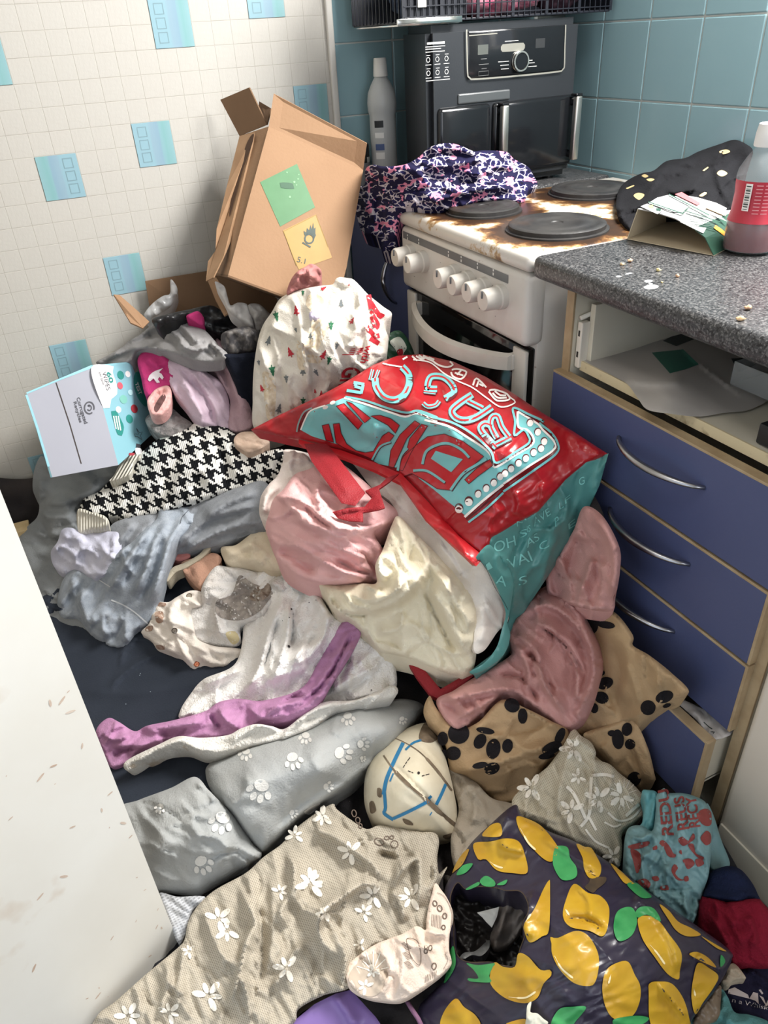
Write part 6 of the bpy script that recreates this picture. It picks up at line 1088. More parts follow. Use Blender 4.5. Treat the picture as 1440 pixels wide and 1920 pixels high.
# ---- festive sack
m_xm = fabric('festive_cotton', (222, 216, 205), (210, 201, 185), nscale=8, namt=.6)
xs, xsS = cloth('festive_sack', 'stained white cotton sack printed with little fir trees and red script', 'sack', K(R19, [(760, 70), (800, 45), (870, 55), (920, 65), (980, 120), (1060, 205), (1190, 310), (1272, 380), (1215, 500), (1240, 600), (1215, 760), (1120, 850), (960, 960), (800, 1040), (620, 1160), (400, 1300), (200, 1400), (30, 1400), (18, 1160), (25, 900), (60, 640), (110, 480), (190, 360), (260, 245), (360, 185), (480, 150), (620, 125), (740, 110)]), [(640, 530, .80), (560, 550, .775), (520, 600, .725), (690, 560, .775), (730, 590, .745), (490, 680, .645), (600, 640, .715), (690, 660, .685), (480, 790, .515), (560, 770, .55), (640, 730, .60), (720, 650, .68)], m_xm, ridges=[(K(R19, [(380, 500), (460, 640), (490, 800), (520, 1100)]), 9, .012), (K(R19, [(260, 270), (220, 420), (180, 560)]), 12, .010), (K(R19, [(90, 660), (130, 900), (160, 1300)]), 10, .012), (K(R19, [(480, 620), (540, 760), (580, 1100)]), 7, -.010), (K(R19, [(860, 640), (940, 540), (1000, 350)]), 9, .010), (K(R19, [(480, 250), (560, 430), (700, 440)]), 12, .008), (K(R19, [(1080, 720), (1160, 740), (1210, 720)]), 4, .006), (K(R19, [(340, 850), (330, 1100), (380, 1280)]), 12, .010), (K(R19, [(780, 80), (840, 120), (920, 100)]), 6, .010), (K(R19, [(840, 650), (920, 680), (1000, 660)]), 6, .008)], wr=[(.0045, 30, 80, 2.2), (.002, 13, 40, 1.6)], T=.035, ew=14, seed=80, step=4, skirt=.10)
def tree(cx, cy, s, ang):
    P_ = [(0, -1), (.22, -.55), (.12, -.55), (.38, -.1), (.22, -.1), (.55, .5), (.08, .5), (.08, .85), (-.08, .85), (-.08, .5), (-.55, .5), (-.22, -.1), (-.38, -.1), (-.12, -.55), (-.22, -.55)]
    c, sn = math.cos(math.radians(ang)), math.sin(math.radians(ang)); return [(cx+(x*c-y*sn)*s, cy+(x*sn+y*c)*s) for x, y in P_]
TC = {'g': mat('tree_green', (28, 96, 62), .85), 'r': mat('tree_red', (190, 36, 52), .85), 'k': mat('tree_grey', (104, 110, 112), .85)}
prints('tree_print', xs, [[(blob(tree(*K(R19, [(x, y)])[0], s/4.8, a), 3, False), TC[c], .0014)] for c, x, y, s, a in (('k', 815, 285, 44, 0), ('k', 160, 620, 50, 15), ('k', 540, 575, 42, 10), ('k', 470, 890, 52, 0), ('k', 255, 1235, 54, 15), ('k', 405, 520, 28, 160), ('k', 775, 665, 36, 195), ('k', 320, 960, 42, 175), ('k', 590, 905, 40, 150), ('k', 72, 815, 30, 170), ('g', 230, 395, 54, 165), ('g', 725, 480, 48, 180), ('g', 705, 795, 46, 195), ('g', 195, 885, 58, 170), ('g', 470, 185, 30, 180), ('g', 472, 1165, 46, 180), ('r', 410, 350, 54, -10), ('r', 355, 725, 54, -20), ('r', 655, 750, 54, 25), ('r', 910, 440, 40, 30), ('r', 655, 148, 34, 60), ('r', 100, 1050, 40, -20), ('r', 580, 1075, 24, -10), ('r', 635, 1100, 36, 0), ('r', 885, 115, 16, 20))], xsS.at)
m_scr = mat('script_red', (200, 30, 44), .8); it = []
for pts, w in (([(1062, 205), (1085, 330)], 9), ([(1080, 270), (1130, 350), (1170, 400), (1190, 375)], 9), ([(1080, 350), (1150, 470), (1130, 510)], 6), ([(1080, 400), (1120, 500)], 5), ([(1040, 482), (1110, 570), (1160, 570)], 9), ([(1075, 595), (1155, 645)], 9)): it.append((ribbon(K(R19, pts), w, False, 4), m_scr, .0014))
it += [(text_quad('with', *K(R19, [(1040, 655), (985, 815), (1050, 830), (1098, 665)]), grid=.2, bold=.02), m_scr, .0014), (text_quad('my', *K(R19, [(905, 690), (880, 760), (1010, 740), (1020, 680)]), grid=.2, bold=.02), m_scr, .0014), (text_quad('Gn', *K(R19, [(845, 850), (790, 1030), (960, 1010), (1000, 870)]), grid=.12, bold=.02), m_scr, .0014)]
print_on('lettering', xs, it, xsS.at, 'red script lettering')
m_dirt = mat('dirt_tan', (228, 214, 190), .95, c2=(194, 170, 134), nscale=90, namt=.8)
prints('dirt_patch', xs, [[(blob(K(R19, pts), 5), m_dirt, .0008)] for pts in ([(520, 210), (600, 205), (660, 250), (640, 320), (560, 350), (500, 300)], [(560, 430), (680, 430), (700, 500), (640, 620), (600, 700), (500, 700), (480, 600), (540, 520)], [(110, 900), (200, 940), (230, 1040), (210, 1300), (150, 1320), (120, 1100)], [(420, 620), (470, 640), (490, 760), (510, 860), (440, 880), (415, 760)], [(520, 740), (640, 780), (620, 820), (520, 810)])], xsS.at)
P_ = xsS.at(np.array(K(R19, [(572, 395)])), .006)[0]
lump('pompom', 'small lilac pompom lying on the festive sack', 'pompom', P_, (.011, .010, .010), fabric('pompom_lilac', (206, 198, 222)), 4, n=1)
cloth('ruffle', 'dusky pink ruffled fabric between cardboard box and festive sack', 'ruffle', K(R8, [(160, 145), (172, 100), (195, 65), (230, 42), (258, 30), (292, 55), (288, 100), (250, 120), (200, 135)]), [(1, 1, .8)], fabric('dusky_ruffle', (186, 122, 118), (160, 98, 98), nscale=16), ridges=[(K(R8, [(190, 75), (230, 70), (280, 90)]), 5, .010), (K(R8, [(240, 45), (250, 80), (250, 110)]), 5, .010), (K(R8, [(175, 120), (200, 95), (215, 60)]), 4, .010)], wr=[(.008, 11, 40, 2), (.004, 6, 70, 2)], T=.02, ew=6, seed=81, step=3, plane=lambda Q: aty(Q[:, 0], Q[:, 1], 1.52))
hl, hlS = cloth('holly_wrap', 'dark green festive wrap with a white patch beside the cooker', 'gift wrap', K(R8, [(555, 300), (600, 290), (640, 345), (655, 410), (610, 430), (545, 420), (540, 350)]), [(740, 640, .66), (770, 670, .62), (730, 690, .61)], mat('wrap_green', (34, 84, 56), .4, c2=(60, 66, 58), nscale=20, namt=.7), wr=[(.006, 16, 40, 1.5)], T=.015, ew=6, seed=82, step=3.4)
print_on('print', hl, [(blob(K(R8, [(558, 330), (595, 312), (622, 350), (612, 372), (600, 395), (578, 360)]), 4), mat('wrap_white', (214, 216, 200), .5), .001), (blob(K(R8, [(585, 365), (605, 358), (608, 380), (592, 385)]), 4), m_scr, .0016)], hlS.at)
# ================================================================== front of the heap: lace, lemon bag, turquoise bag, hat
RA, RB, RC, RD2, RE = (640, 1480, 3.4286), (980, 1480, 3.4286), (180, 1480, 3.1304), (560, 1460, 4.235), (920, 1350, 4.5)
def net(name, col, lo, hi, scale, ang=0.0, rough=.8):
    """woven net: threads cover the gaps between two sets of fine bands"""
    m = mat(name, col, rough, spec=.1); nt = m.node_tree; b = nt.nodes['Principled BSDF']; L = nt.links.new
    uv = nt.nodes.new('ShaderNodeUVMap'); nz = nt.nodes.new('ShaderNodeTexNoise'); nz.inputs['Scale'].default_value = 6; L(uv.outputs[0], nz.inputs[0])
    va = nt.nodes.new('ShaderNodeVectorMath'); va.operation = 'MULTIPLY_ADD'; va.inputs[1].default_value = (.03, .03, 0); L(nz.outputs['Color'], va.inputs[0]); L(uv.outputs[0], va.inputs[2])
    mp = nt.nodes.new('ShaderNodeMapping'); mp.inputs['Rotation'].default_value = (0, 0, math.radians(ang)); L(va.outputs[0], mp.inputs[0])
    outs = []
    for d, sc in (('X', scale), ('Y', scale*.8)):
        w = nt.nodes.new('ShaderNodeTexWave'); w.bands_direction = d; w.inputs['Scale'].default_value = sc; L(mp.outputs[0], w.inputs[0]); outs.append(w.outputs['Fac'])
    mxv = nmath(nt, 'MAXIMUM', outs[0], nmath(nt, 'MULTIPLY', outs[1], .8))
    n2 = nt.nodes.new('ShaderNodeTexNoise'); n2.inputs['Scale'].default_value = 16; L(uv.outputs[0], n2.inputs[0])
    r = nt.nodes.new('ShaderNodeMapRange'); r.inputs[3].default_value = lo; r.inputs[4].default_value = hi; L(nmath(nt, 'MULTIPLY_ADD', n2.outputs['Fac'], .25, nmath(nt, 'SUBTRACT', mxv, .12)), r.inputs[0])
    L(r.outputs[0], b.inputs['Alpha'])
    n3 = nt.nodes.new('ShaderNodeTexNoise'); n3.inputs['Scale'].default_value = 5; L(uv.outputs[0], n3.inputs[0])
    mx = nt.nodes.new('ShaderNodeMix'); mx.data_type = 'RGBA'; mx.inputs[6].default_value = (*lin(col), 1); mx.inputs[7].default_value = (*lin(tuple(v*.88 for v in col)), 1); L(n3.outputs['Fac'], mx.inputs[0]); L(mx.outputs[2], b.inputs['Base Color'])
    return m
m_net = net('lace_net', (212, 202, 184), .36, .92, 95, 20)
m_under = fabric('net_underlayer', (132, 119, 99), (108, 96, 78), nscale=12)
LO = K(RC, [(0, 1340), (120, 1240), (300, 1080), (480, 930), (520, 880), (540, 780), (600, 680), (700, 590), (880, 490), (980, 400), (1090, 320), (1160, 240), (1290, 140), (1390, 85)])+K(RD2, [(300, 240), (420, 330), (540, 400), (640, 370), (780, 390), (960, 420), (1080, 430), (1115, 500), (1100, 640), (1120, 760), (1180, 700), (1100, 900), (1100, 1220), (900, 1260), (760, 1290), (560, 1360), (430, 1640), (200, 1720), (0, 1830)])+[(540, 1925), (400, 1960), (180, 1960)]
LC = [(200, 1900, .05), (340, 1770, .07), (420, 1680, .085), (560, 1560, .10), (600, 1520, .10), (700, 1560, .115), (810, 1570, .11), (830, 1660, .115), (650, 1680, .125), (500, 1750, .10), (400, 1850, .085), (560, 1900, .09), (680, 1840, .105), (780, 1780, .12)]
lr = [(K(RC, [(830, 560), (880, 660), (930, 780), (880, 900), (840, 1080), (780, 1300)]), 8, .020), (K(RC, [(620, 700), (680, 860), (740, 1000), (760, 1100)]), 7, .014), (K(RC, [(520, 900), (490, 1060), (480, 1300)]), 7, .014), (K(RC, [(1100, 340), (1160, 460), (1150, 600), (1080, 720), (1140, 830)]), 8, .018), (K(RC, [(1440, 620), (1340, 700), (1300, 790), (1330, 900), (1440, 1000)]), 8, .018), (K(RC, [(1240, 880), (1160, 960), (1100, 1080), (1000, 1180)]), 7, .013), (K(RC, [(840, 1080), (880, 1200), (900, 1370)]), 6, .012), (K(RC, [(380, 1000), (420, 1100), (360, 1360)]), 6, .010), (K(RD2, [(60, 380), (250, 450), (420, 560), (600, 700), (690, 850)]), 9, .018), (K(RD2, [(150, 1280), (180, 1080), (300, 980), (520, 840), (700, 900)]), 9, .020), (K(RD2, [(720, 880), (820, 740), (930, 640), (960, 800), (940, 1050)]), 9, .020), (K(RD2, [(340, 1640), (370, 1400), (250, 1150)]), 7, .012), (K(RD2, [(1060, 640), (1080, 780), (1020, 900)]), 6, .014), (K(RD2, [(600, 600), (760, 630), (940, 600)]), 7, -.018), (K(RD2, [(700, 900), (800, 960), (830, 1140)]), 6, .012), (K(RC, [(950, 620), (970, 900), (960, 1200)]), 6, -.012), (K(RC, [(1020, 480), (1040, 800), (1000, 1100)]), 9, .010)]
lcu, lcS = cloth('lace_curtain', 'crumpled cream lace curtain with floral border in the foreground', 'curtain', LO, LC, m_net, ridges=lr, wr=[(.006, 30, 65, 2.4), (.0028, 13, 50, 2.2)], T=.02, ew=8, seed=90, step=4.4, lift=.010, skirt=.02)
cloth('under_layer', None, None, LO, LC, m_under, ridges=lr, wr=[(.006, 30, 65, 2.4)], auto=1.0, T=.02, ew=8, seed=90, step=8, parent=lcu, lift=-.012, skirt=.05)
m_fl = fabric('lace_flower', (244, 238, 226), (232, 224, 208), nscale=30)
def flower(cx, cy, s, ang, n=5):
    o = []
    for k in range(n):
        t = math.radians(ang+k*360/n*.82); l = s*(1.0 if k % 2 == 0 else .8)
        o.append(disc(cx+math.cos(t)*l*.62, cy+math.sin(t)*l*.62, l*.46, l*.22, math.degrees(t), 10))
    return o
FL = [(RC, 720, 760, 26, 200), (RC, 770, 830, 24, 30), (RC, 660, 1210, 30, 190), (RC, 1260, 560, 28, 170), (RC, 1330, 160, 20, 40), (RC, 1165, 270, 18, 160), (RC, 1120, 1050, 26, 70), (RC, 190, 1330, 26, 180), (RC, 430, 1310, 22, 200), (RC, 545, 950, 14, 80), (RC, 1340, 730, 16, 60), (RC, 1080, 600, 16, 200), (RD2, 185, 285, 14, 30), (RD2, 410, 580, 24, 80), (RD2, 590, 930, 24, 60), (RD2, 890, 940, 26, 60), (RD2, 220, 1060, 13, 60), (RD2, 520, 1060, 18, 200), (RD2, 490, 1320, 12, 60), (RD2, 90, 810, 24, 150)]
prints('flower', lcu, [[(g, m_fl, .0018) for g in flower(*K(R, [(x, y)])[0], s, a)] for R, x, y, s, a in FL], lcS.at)
m_bord = fabric('lace_border', (238, 216, 198), (222, 200, 180), nscale=16)
BO = K(RD2, [(1085, 830), (1130, 880), (1180, 950), (1222, 1050), (1225, 1130), (1200, 1230), (1195, 1360), (1215, 1470), (1150, 1550), (1060, 1620), (960, 1690), (860, 1750), (780, 1775), (640, 1765), (520, 1740), (420, 1690), (385, 1620), (380, 1500), (480, 1400), (600, 1320), (720, 1270), (830, 1230), (940, 1170), (1010, 1200), (1020, 1080), (1050, 940)])
bo, boS = cloth('border', 'scalloped floral border', None, BO, [(830, 1665, .14), (845, 1720, .14), (700, 1780, .125), (760, 1800, .135), (690, 1860, .11), (740, 1875, .11), (840, 1810, .13)], m_bord, ridges=[(K(RD2, [(1000, 1215), (1080, 1235), (1180, 1240)]), 6, .010), (K(RD2, [(760, 1290), (820, 1420), (810, 1600), (760, 1740)]), 7, .008), (K(RD2, [(600, 1330), (700, 1440), (720, 1580), (640, 1740)]), 5, .007)], wr=[(.003, 22, 60, 2)], T=.012, ew=6, seed=91, step=4, parent=lcu, lift=.020, skirt=.02)
m_hole = mat('lace_hole', (112, 96, 84), .95); it = []
for x, y, rx, ry, a in ((1082, 990, 16, 22, -20), (1120, 1030, 18, 24, -20), (1160, 1090, 16, 22, 0), (1150, 1180, 14, 18, 0), (1045, 1345, 14, 22, 10), (1010, 1370, 14, 20, 10), (1075, 1490, 18, 26, 10), (1010, 1340, 10, 16, 0)): it.append((ribbon(ell(*K(RD2, [(x, y)])[0], rx/4.235, ry/4.235, a, 10), 2.2, True, 3), m_hole, .0016))
for k in range(7):
    it.append((ribbon(K(RD2, [(1060+k*12, 1075+k*2), (1055+k*12, 1170+k*4)]), .8, False, 5, False), m_hole, .0016)); it.append((ribbon(K(RD2, [(1010+k*14, 1560-k*6), (1005+k*14, 1620-k*8)]), .8, False, 5, False), m_hole, .0016))
for k in range(6):
    for j in range(3): it.append((ribbon(K(RD2, [(815+k*7+j*10, 1310+j*75+k*10), (860+k*7+j*10, 1296+j*75+k*10)]), .9, False, 5, False), m_hole, .0016))
it.append((ribbon(K(RD2, [(1100, 905), (1150, 930), (1190, 990), (1222, 1080), (1210, 1180)]), .8, False, 4), m_hole, .0016)); it.append((ribbon(K(RD2, [(1160, 1390), (1185, 1440), (1150, 1510)]), .7, False, 4), m_hole, .0016))
for pts in ([(860, 1270), (940, 1290), (970, 1400), (960, 1480), (910, 1440), (870, 1350)],): it.append((ribbon(K(RD2, pts), 1.2, True, 4), m_hole, .0016))
print_on('openwork', bo, it, boS.at)['kind'] = 'stuff'
it = []
for t in np.linspace(.2, 2.9, 7): it.append((ribbon(K(RD2, [(590+math.cos(t)*30, 1530-math.sin(t)*40), (590+math.cos(t)*130, 1530-math.sin(t)*170)]), 1.8, False, 6, False), m_fl, .002))
for g in flower(*K(RD2, [(590, 1530)])[0], 13, 20): it.append((g, m_fl, .0022))
for g in flower(*K(RD2, [(530, 1650)])[0], 16, 100): it.append((g, m_fl, .0022))
it.append((blob(K(RD2, [(600, 1390), (680, 1420), (705, 1540), (650, 1690), (560, 1730), (440, 1680), (400, 1600), (420, 1520), (520, 1420)]), 6), mat('lace_mesh', (196, 178, 158), .9), .0012))
print_on('medallion', bo, it[::-1], boS.at)
it = [(ribbon(ell(*K(RD2, [(x, y)])[0], rx/4.235, ry/4.235, a, 10), 1.8, True, 3), m_hole, .002) for x, y, rx, ry, a in ((440, 275, 18, 28, -10), (470, 330, 18, 24, -10), (490, 375, 14, 18, 0), (700, 470, 20, 14, 0), (740, 465, 16, 14, 0), (760, 520, 30, 30, 0), (640, 500, 40, 26, 20))]
print_on('openwork', lcu, it, lcS.at)['kind'] = 'stuff'
cloth('white_net', 'small white net scrap between the door and the paw print blanket', 'net', K(RC, [(370, 610), (480, 630), (600, 625), (640, 640), (560, 720), (520, 860), (480, 900), (420, 740)]), [(310, 1690, .055), (370, 1690, .065), (340, 1760, .05)], net('white_net', (214, 216, 220), .5, 1.0, 58, 60), wr=[(.006, 18, 30, 2)], T=.012, ew=6, seed=92, step=4)
lr2, lr2S = cloth('net_curtain', 'second cream lace curtain behind the lemon bag', 'curtain', K(RE, [(180, 680), (300, 540), (450, 420), (560, 320), (620, 200), (700, 80), (760, 130), (850, 190), (890, 280), (880, 330), (1000, 370), (1090, 450), (1200, 540), (1320, 690), (1290, 800), (1200, 880), (1110, 950), (1110, 1100), (1080, 1240), (1000, 1180), (880, 1090), (680, 1010), (500, 920), (340, 850), (230, 780)]), [(980, 1500, .15), (1060, 1400, .19), (1080, 1380, .20), (1160, 1450, .17), (1200, 1500, .145), (1150, 1600, .125), (1080, 1520, .175), (1020, 1540, .15)], net('lace_net_b', (220, 211, 190), .5, .95, 95, -30), ridges=[(K(RE, [(700, 110), (640, 330), (580, 600), (560, 880)]), 8, .014), (K(RE, [(850, 420), (860, 560), (830, 800)]), 6, .010), (K(RE, [(1080, 460), (1150, 600), (1280, 760)]), 14, .012), (K(RE, [(560, 860), (640, 700), (680, 560)]), 7, -.008)], wr=[(.004, 26, 70, 2), (.002, 12, 50, 2)], T=.02, ew=8, seed=93, step=4.2)
cloth('under_layer', None, None, K(RE, [(200, 690), (450, 430), (620, 210), (700, 90), (880, 300), (1090, 460), (1310, 690), (1200, 870), (1100, 950), (1080, 1230), (880, 1080), (500, 910), (240, 780)]), [(980, 1500, .14), (1060, 1400, .18), (1160, 1450, .155), (1150, 1600, .11), (1080, 1520, .155)], fabric('net_underlayer_pale', (186, 174, 148), (166, 152, 126), nscale=12), T=.02, ew=10, seed=93, step=9, parent=lr2)
prints('flower', lr2, [[(g, m_fl, .002) for g in flower(*K(RE, [(x, y)])[0], s, a)] for x, y, s, a in ((345, 570, 26, 60), (680, 760, 24, 100), (700, 240, 26, 60), (910, 660, 26, 80), (740, 480, 16, 30), (1040, 1150, 20, 60), (1100, 640, 24, 20))], lr2S.at)
it = []
for pts, w in (([(640, 560), (700, 620), (760, 740), (800, 830)], 6), ([(850, 480), (840, 640), (830, 800), (760, 900)], 6), ([(850, 470), (960, 460), (1040, 480)], 6), ([(830, 820), (890, 930)], 5), ([(990, 780), (1080, 850), (1200, 820), (1300, 700)], 4), ([(1140, 810), (1250, 710)], 6), ([(960, 860), (1040, 900), (1100, 880)], 3.5), ([(800, 920), (880, 1020), (1000, 1080)], 4)): it.append((ribbon(K(RE, pts), w, False, 5), m_fl, .0022))
for t in np.linspace(.3, 6.0, 15): it.append((ribbon(K(RE, [(1120+math.cos(t)*50, 630+math.sin(t)*60), (1120+math.cos(t)*115, 630+math.sin(t)*135)]), 1.6, False, 6, False), m_fl, .0022))
print_on('openwork', lr2, it, lr2S.at)['kind'] = 'stuff'
# ---- lemon bag
m_lem = mat('lemon_bag_ground', (44, 38, 58), .38, c2=(38, 33, 50), nscale=6, namt=.7, bump=.08, bscale=50, coat=.15)
HOLE = K(RA, [(745, 600), (800, 640), (880, 625), (990, 632), (1060, 650), (1150, 655), (1195, 720), (1200, 790), (1165, 860), (1180, 930), (1150, 1020), (1115, 1130), (1030, 1130), (960, 1110), (820, 1110), (750, 1070), (725, 980), (722, 850), (700, 700)])
LB = K(R10, [(490, 318), (520, 360), (620, 418), (720, 458), (860, 545), (1000, 650), (1150, 755), (1290, 858), (1302, 905), (1245, 1010), (1165, 1110), (1110, 1190), (900, 1250), (500, 1250), (250, 1235), (150, 1160), (130, 1080), (180, 1020), (240, 950), (236, 800), (225, 650), (260, 570), (320, 470), (400, 390)])
lb, lbS = cloth('lemon_bag', 'torn dark shopping bag printed with big yellow lemons', 'shopping bag', LB, [(965, 1512, .205), (880, 1600, .175), (1080, 1590, .225), (1220, 1680, .225), (1360, 1790, .19), (840, 1750, .13), (960, 1700, .22), (1100, 1720, .275), (1240, 1780, .245), (830, 1880, .11), (960, 1880, .20), (1120, 1880, .245), (1280, 1880, .185), (1060, 1960, .20)], m_lem, ridges=[(K(RB, [(330, 620), (420, 700), (440, 860)]), 9, .008), (K(RB, [(860, 830), (960, 1000), (1000, 1180)]), 10, .008), (K(RB, [(1100, 1070), (1200, 1130), (1290, 1180)]), 6, .010), (K(RB, [(860, 1240), (960, 1360), (1060, 1480)]), 6, .009), (K(RA, [(1000, 330), (1080, 380), (1190, 400)]), 10, .010), (K(RA, [(1080, 130), (1020, 260), (900, 330)]), 9, .008), (K(RB, [(260, 830), (420, 840), (540, 920)]), 5, -.008), (K(RA, [(1240, 640), (1180, 860), (1220, 980)]), 10, .010), (K(RB, [(100, 300), (300, 420), (520, 540)]), 12, .008), (K(RB, [(700, 700), (800, 760), (900, 860)]), 12, .007)], wr=[(.004, 60, 30, 1.6), (.002, 26, -30, 1.5)], T=.03, ew=16, seed=94, step=3.6, skirt=.10, holes=[HOLE])
m_ly = mat('lemon_yellow', (206, 160, 24), .4, c2=(184, 132, 18), nscale=16, namt=.8, coat=.15); m_lh = mat('lemon_gleam', (246, 226, 170), .4); m_lf = mat('lemon_leaf', (38, 140, 70), .4, c2=(66, 168, 92), nscale=26, namt=.8)
LEM = [(RA, [(850, 350), (960, 335), (1060, 315), (1140, 335), (1180, 420), (1195, 535), (1100, 538), (1000, 520), (930, 450), (880, 450)]), (RA, [(1128, 175), (1200, 190), (1290, 240), (1380, 350), (1393, 400), (1350, 465), (1280, 430), (1190, 330), (1140, 250)]), (RA, [(905, 290), (960, 230), (1010, 215), (1030, 240), (1025, 300), (930, 305)]), (RA, [(822, 385), (780, 480), (730, 525), (712, 540), (740, 470), (790, 400)]), (RA, [(1335, 585), (1342, 620), (1335, 900), (1290, 945), (1215, 985), (1182, 930), (1175, 865), (1240, 770), (1300, 640)]), (RA, [(985, 1112), (1040, 1140), (1115, 1140), (1138, 1055), (1200, 1075), (1280, 1160), (1340, 1160), (1350, 1195), (1300, 1250), (1260, 1340), (1180, 1375), (1060, 1345), (970, 1270), (955, 1200)]), (RA, [(735, 1345), (790, 1400), (860, 1450), (890, 1520), (760, 1540), (640, 1530), (660, 1430)]),
    (RB, [(330, 608), (420, 665), (500, 685), (555, 760), (545, 890), (510, 945), (430, 910), (310, 885), (260, 820), (275, 720)]), (RB, [(178, 950), (225, 955), (340, 910), (420, 940), (480, 1040), (490, 1130), (470, 1230), (430, 1265), (330, 1245), (240, 1160), (190, 1060), (185, 990)]), (RB, [(740, 835), (800, 812), (870, 840), (940, 930), (1020, 1050), (1010, 1170), (1000, 1222), (930, 1185), (850, 1080), (770, 960)]), (RB, [(540, 1160), (620, 1110), (680, 1110), (720, 1190), (755, 1260), (755, 1350), (720, 1440), (660, 1480), (580, 1470), (530, 1390), (512, 1270)]), (RB, [(820, 1245), (880, 1235), (960, 1250), (1030, 1340), (1068, 1460), (1060, 1540), (840, 1540), (810, 1300)]), (RB, [(1130, 1115), (1200, 1150), (1258, 1200), (1230, 1270), (1160, 1370), (1110, 1445), (1085, 1330), (1100, 1200)]), (RB, [(1070, 1058), (1120, 1045), (1190, 1080), (1245, 1145), (1180, 1120), (1110, 1085)]), (RB, [(880, 740), (940, 780), (1000, 850), (1080, 890), (1145, 935), (1060, 945), (990, 910), (940, 840)]), (RB, [(345, 350), (400, 370), (440, 375), (480, 440), (505, 500), (490, 560), (430, 570), (395, 510), (385, 440)]), (RB, [(565, 475), (620, 515), (700, 590), (720, 605), (660, 605), (610, 545)]), (RA, [(1060, 1505), (1180, 1475), (1190, 1530), (1060, 1530)]), (RB, [(1150, 945), (1230, 990), (1310, 1040), (1250, 1022)])]
prints('lemon_print', lb, [[(blob(K(R, p), 5), m_ly, .0014)] for R, p in LEM], lambda Q, o: lbS.at(Q, o+.0008))
prints('gleam_print', lb, [[(ribbon(K(R, p), [.8, 3.4, 3.8, .8], False, 4), m_lh, .002)] for R, p in ((RA, [(955, 465), (1000, 495), (1040, 505)]), (RA, [(1075, 1335), (1180, 1340), (1250, 1300)]), (RB, [(205, 1070), (250, 1150), (325, 1215)]), (RB, [(820, 1000), (870, 1060), (915, 1125)]), (RB, [(568, 1190), (552, 1250)]), (RA, [(1150, 250), (1200, 340), (1250, 390)]), (RB, [(275, 770), (300, 810)]), (RA, [(1185, 850), (1220, 800)]), (RB, [(1100, 1280), (1110, 1330)]))], lambda Q, o: lbS.at(Q, o+.001))
LEAF = [(RB, [(205, 380), (240, 362), (290, 375), (305, 440), (345, 500), (345, 560), (290, 585), (240, 570), (195, 480)]), (RB, [(600, 800), (650, 760), (710, 765), (735, 850), (700, 940), (620, 975), (585, 900)]), (RB, [(725, 790), (760, 755), (830, 758), (870, 800), (885, 850), (800, 806), (740, 825)]), (RB, [(670, 608), (730, 602), (790, 650), (830, 692), (770, 698), (720, 665)]), (RB, [(190, 1480), (240, 1410), (320, 1398), (408, 1400), (350, 1480), (300, 1530), (190, 1530)]), (RB, [(580, 1485), (640, 1465), (740, 1455), (812, 1470), (780, 1505), (700, 1530), (600, 1530)]), (RA, [(740, 550), (780, 490), (845, 478), (800, 535)]), (RA, [(800, 640), (880, 595), (885, 615), (820, 645)]), (RA, [(890, 590), (930, 555), (985, 590), (985, 622), (920, 622)]), (RA, [(1000, 612), (1065, 580), (1050, 612)]), (RA, [(805, 1118), (880, 1130), (985, 1118), (975, 1140), (950, 1200), (960, 1240), (830, 1235), (815, 1215), (880, 1215), (850, 1160)]), (RA, [(700, 1040), (722, 1010), (735, 1120), (700, 1200), (660, 1245), (680, 1160)]), (RB, [(1275, 1065), (1303, 1105), (1272, 1142)])]
prints('leaf_print', lb, [[(blob(K(R, p), 4), m_lf, .0016)] for R, p in LEAF], lambda Q, o: lbS.at(Q, o+.0008))
m_burn = mat('burnt_edge', (84, 66, 44), .9, c2=(50, 40, 30), nscale=40, namt=.8)
print_on('burnt_patch', lb, [(blob(K(RB, [(420, 510), (450, 530), (480, 560), (535, 565), (530, 600), (480, 640), (450, 665), (400, 630), (430, 590)]), 4), m_burn, .0022)], lbS.at, 'brown burnt patch')
print_on('burnt_edge', lb, [(ribbon(HOLE, 1.6, True, 4), m_burn, .0014)], lbS.at, 'scorched rim of the hole')
cloth('black_plastic', 'crumpled black plastic inside the hole of the lemon bag', 'plastic', K(RA, [(660, 560), (800, 600), (990, 600), (1220, 640), (1240, 900), (1180, 1160), (1000, 1170), (760, 1140), (690, 1000), (680, 800)]), [(870, 1680, .10), (960, 1680, .115), (900, 1800, .075), (980, 1790, .09)], mat('black_plastic', (40, 37, 36), .35, c2=(58, 52, 48), nscale=14, namt=.7), wr=[(.010, 34, 40, 1.4), (.005, 14, 80, 1.4)], T=.02, ew=10, seed=95)
cloth('grey_liner', 'grey plastic liner inside the hole of the lemon bag', 'plastic', K(RA, [(1010, 720), (1060, 660), (1100, 640), (1190, 660), (1215, 760), (1170, 880), (1100, 980), (1000, 1040), (955, 980), (975, 880), (1005, 800)]), [(960, 1680, .145), (980, 1750, .13), (930, 1780, .10)], mat('liner_grey', (124, 114, 106), .5, c2=(96, 84, 76), nscale=18, namt=.8), ridges=[(K(RA, [(1090, 660), (1050, 800), (1000, 980)]), 8, .012)], wr=[(.005, 20, -60, 2.5)], T=.02, ew=8, seed=96, step=4)
cloth('paper_scrap', 'small white paper scrap inside the hole of the lemon bag', 'paper', K(RA, [(872, 792), (940, 775), (1015, 755), (1000, 820), (968, 888), (930, 850), (905, 820)]), [(900, 1712, .135), (925, 1735, .13), (935, 1705, .14)], mat('paper_white', (226, 224, 216), .7), wr=[(.002, 14, 30, 2)], T=.003, ew=3, seed=97, soft=False, step=4, skirt=.004)
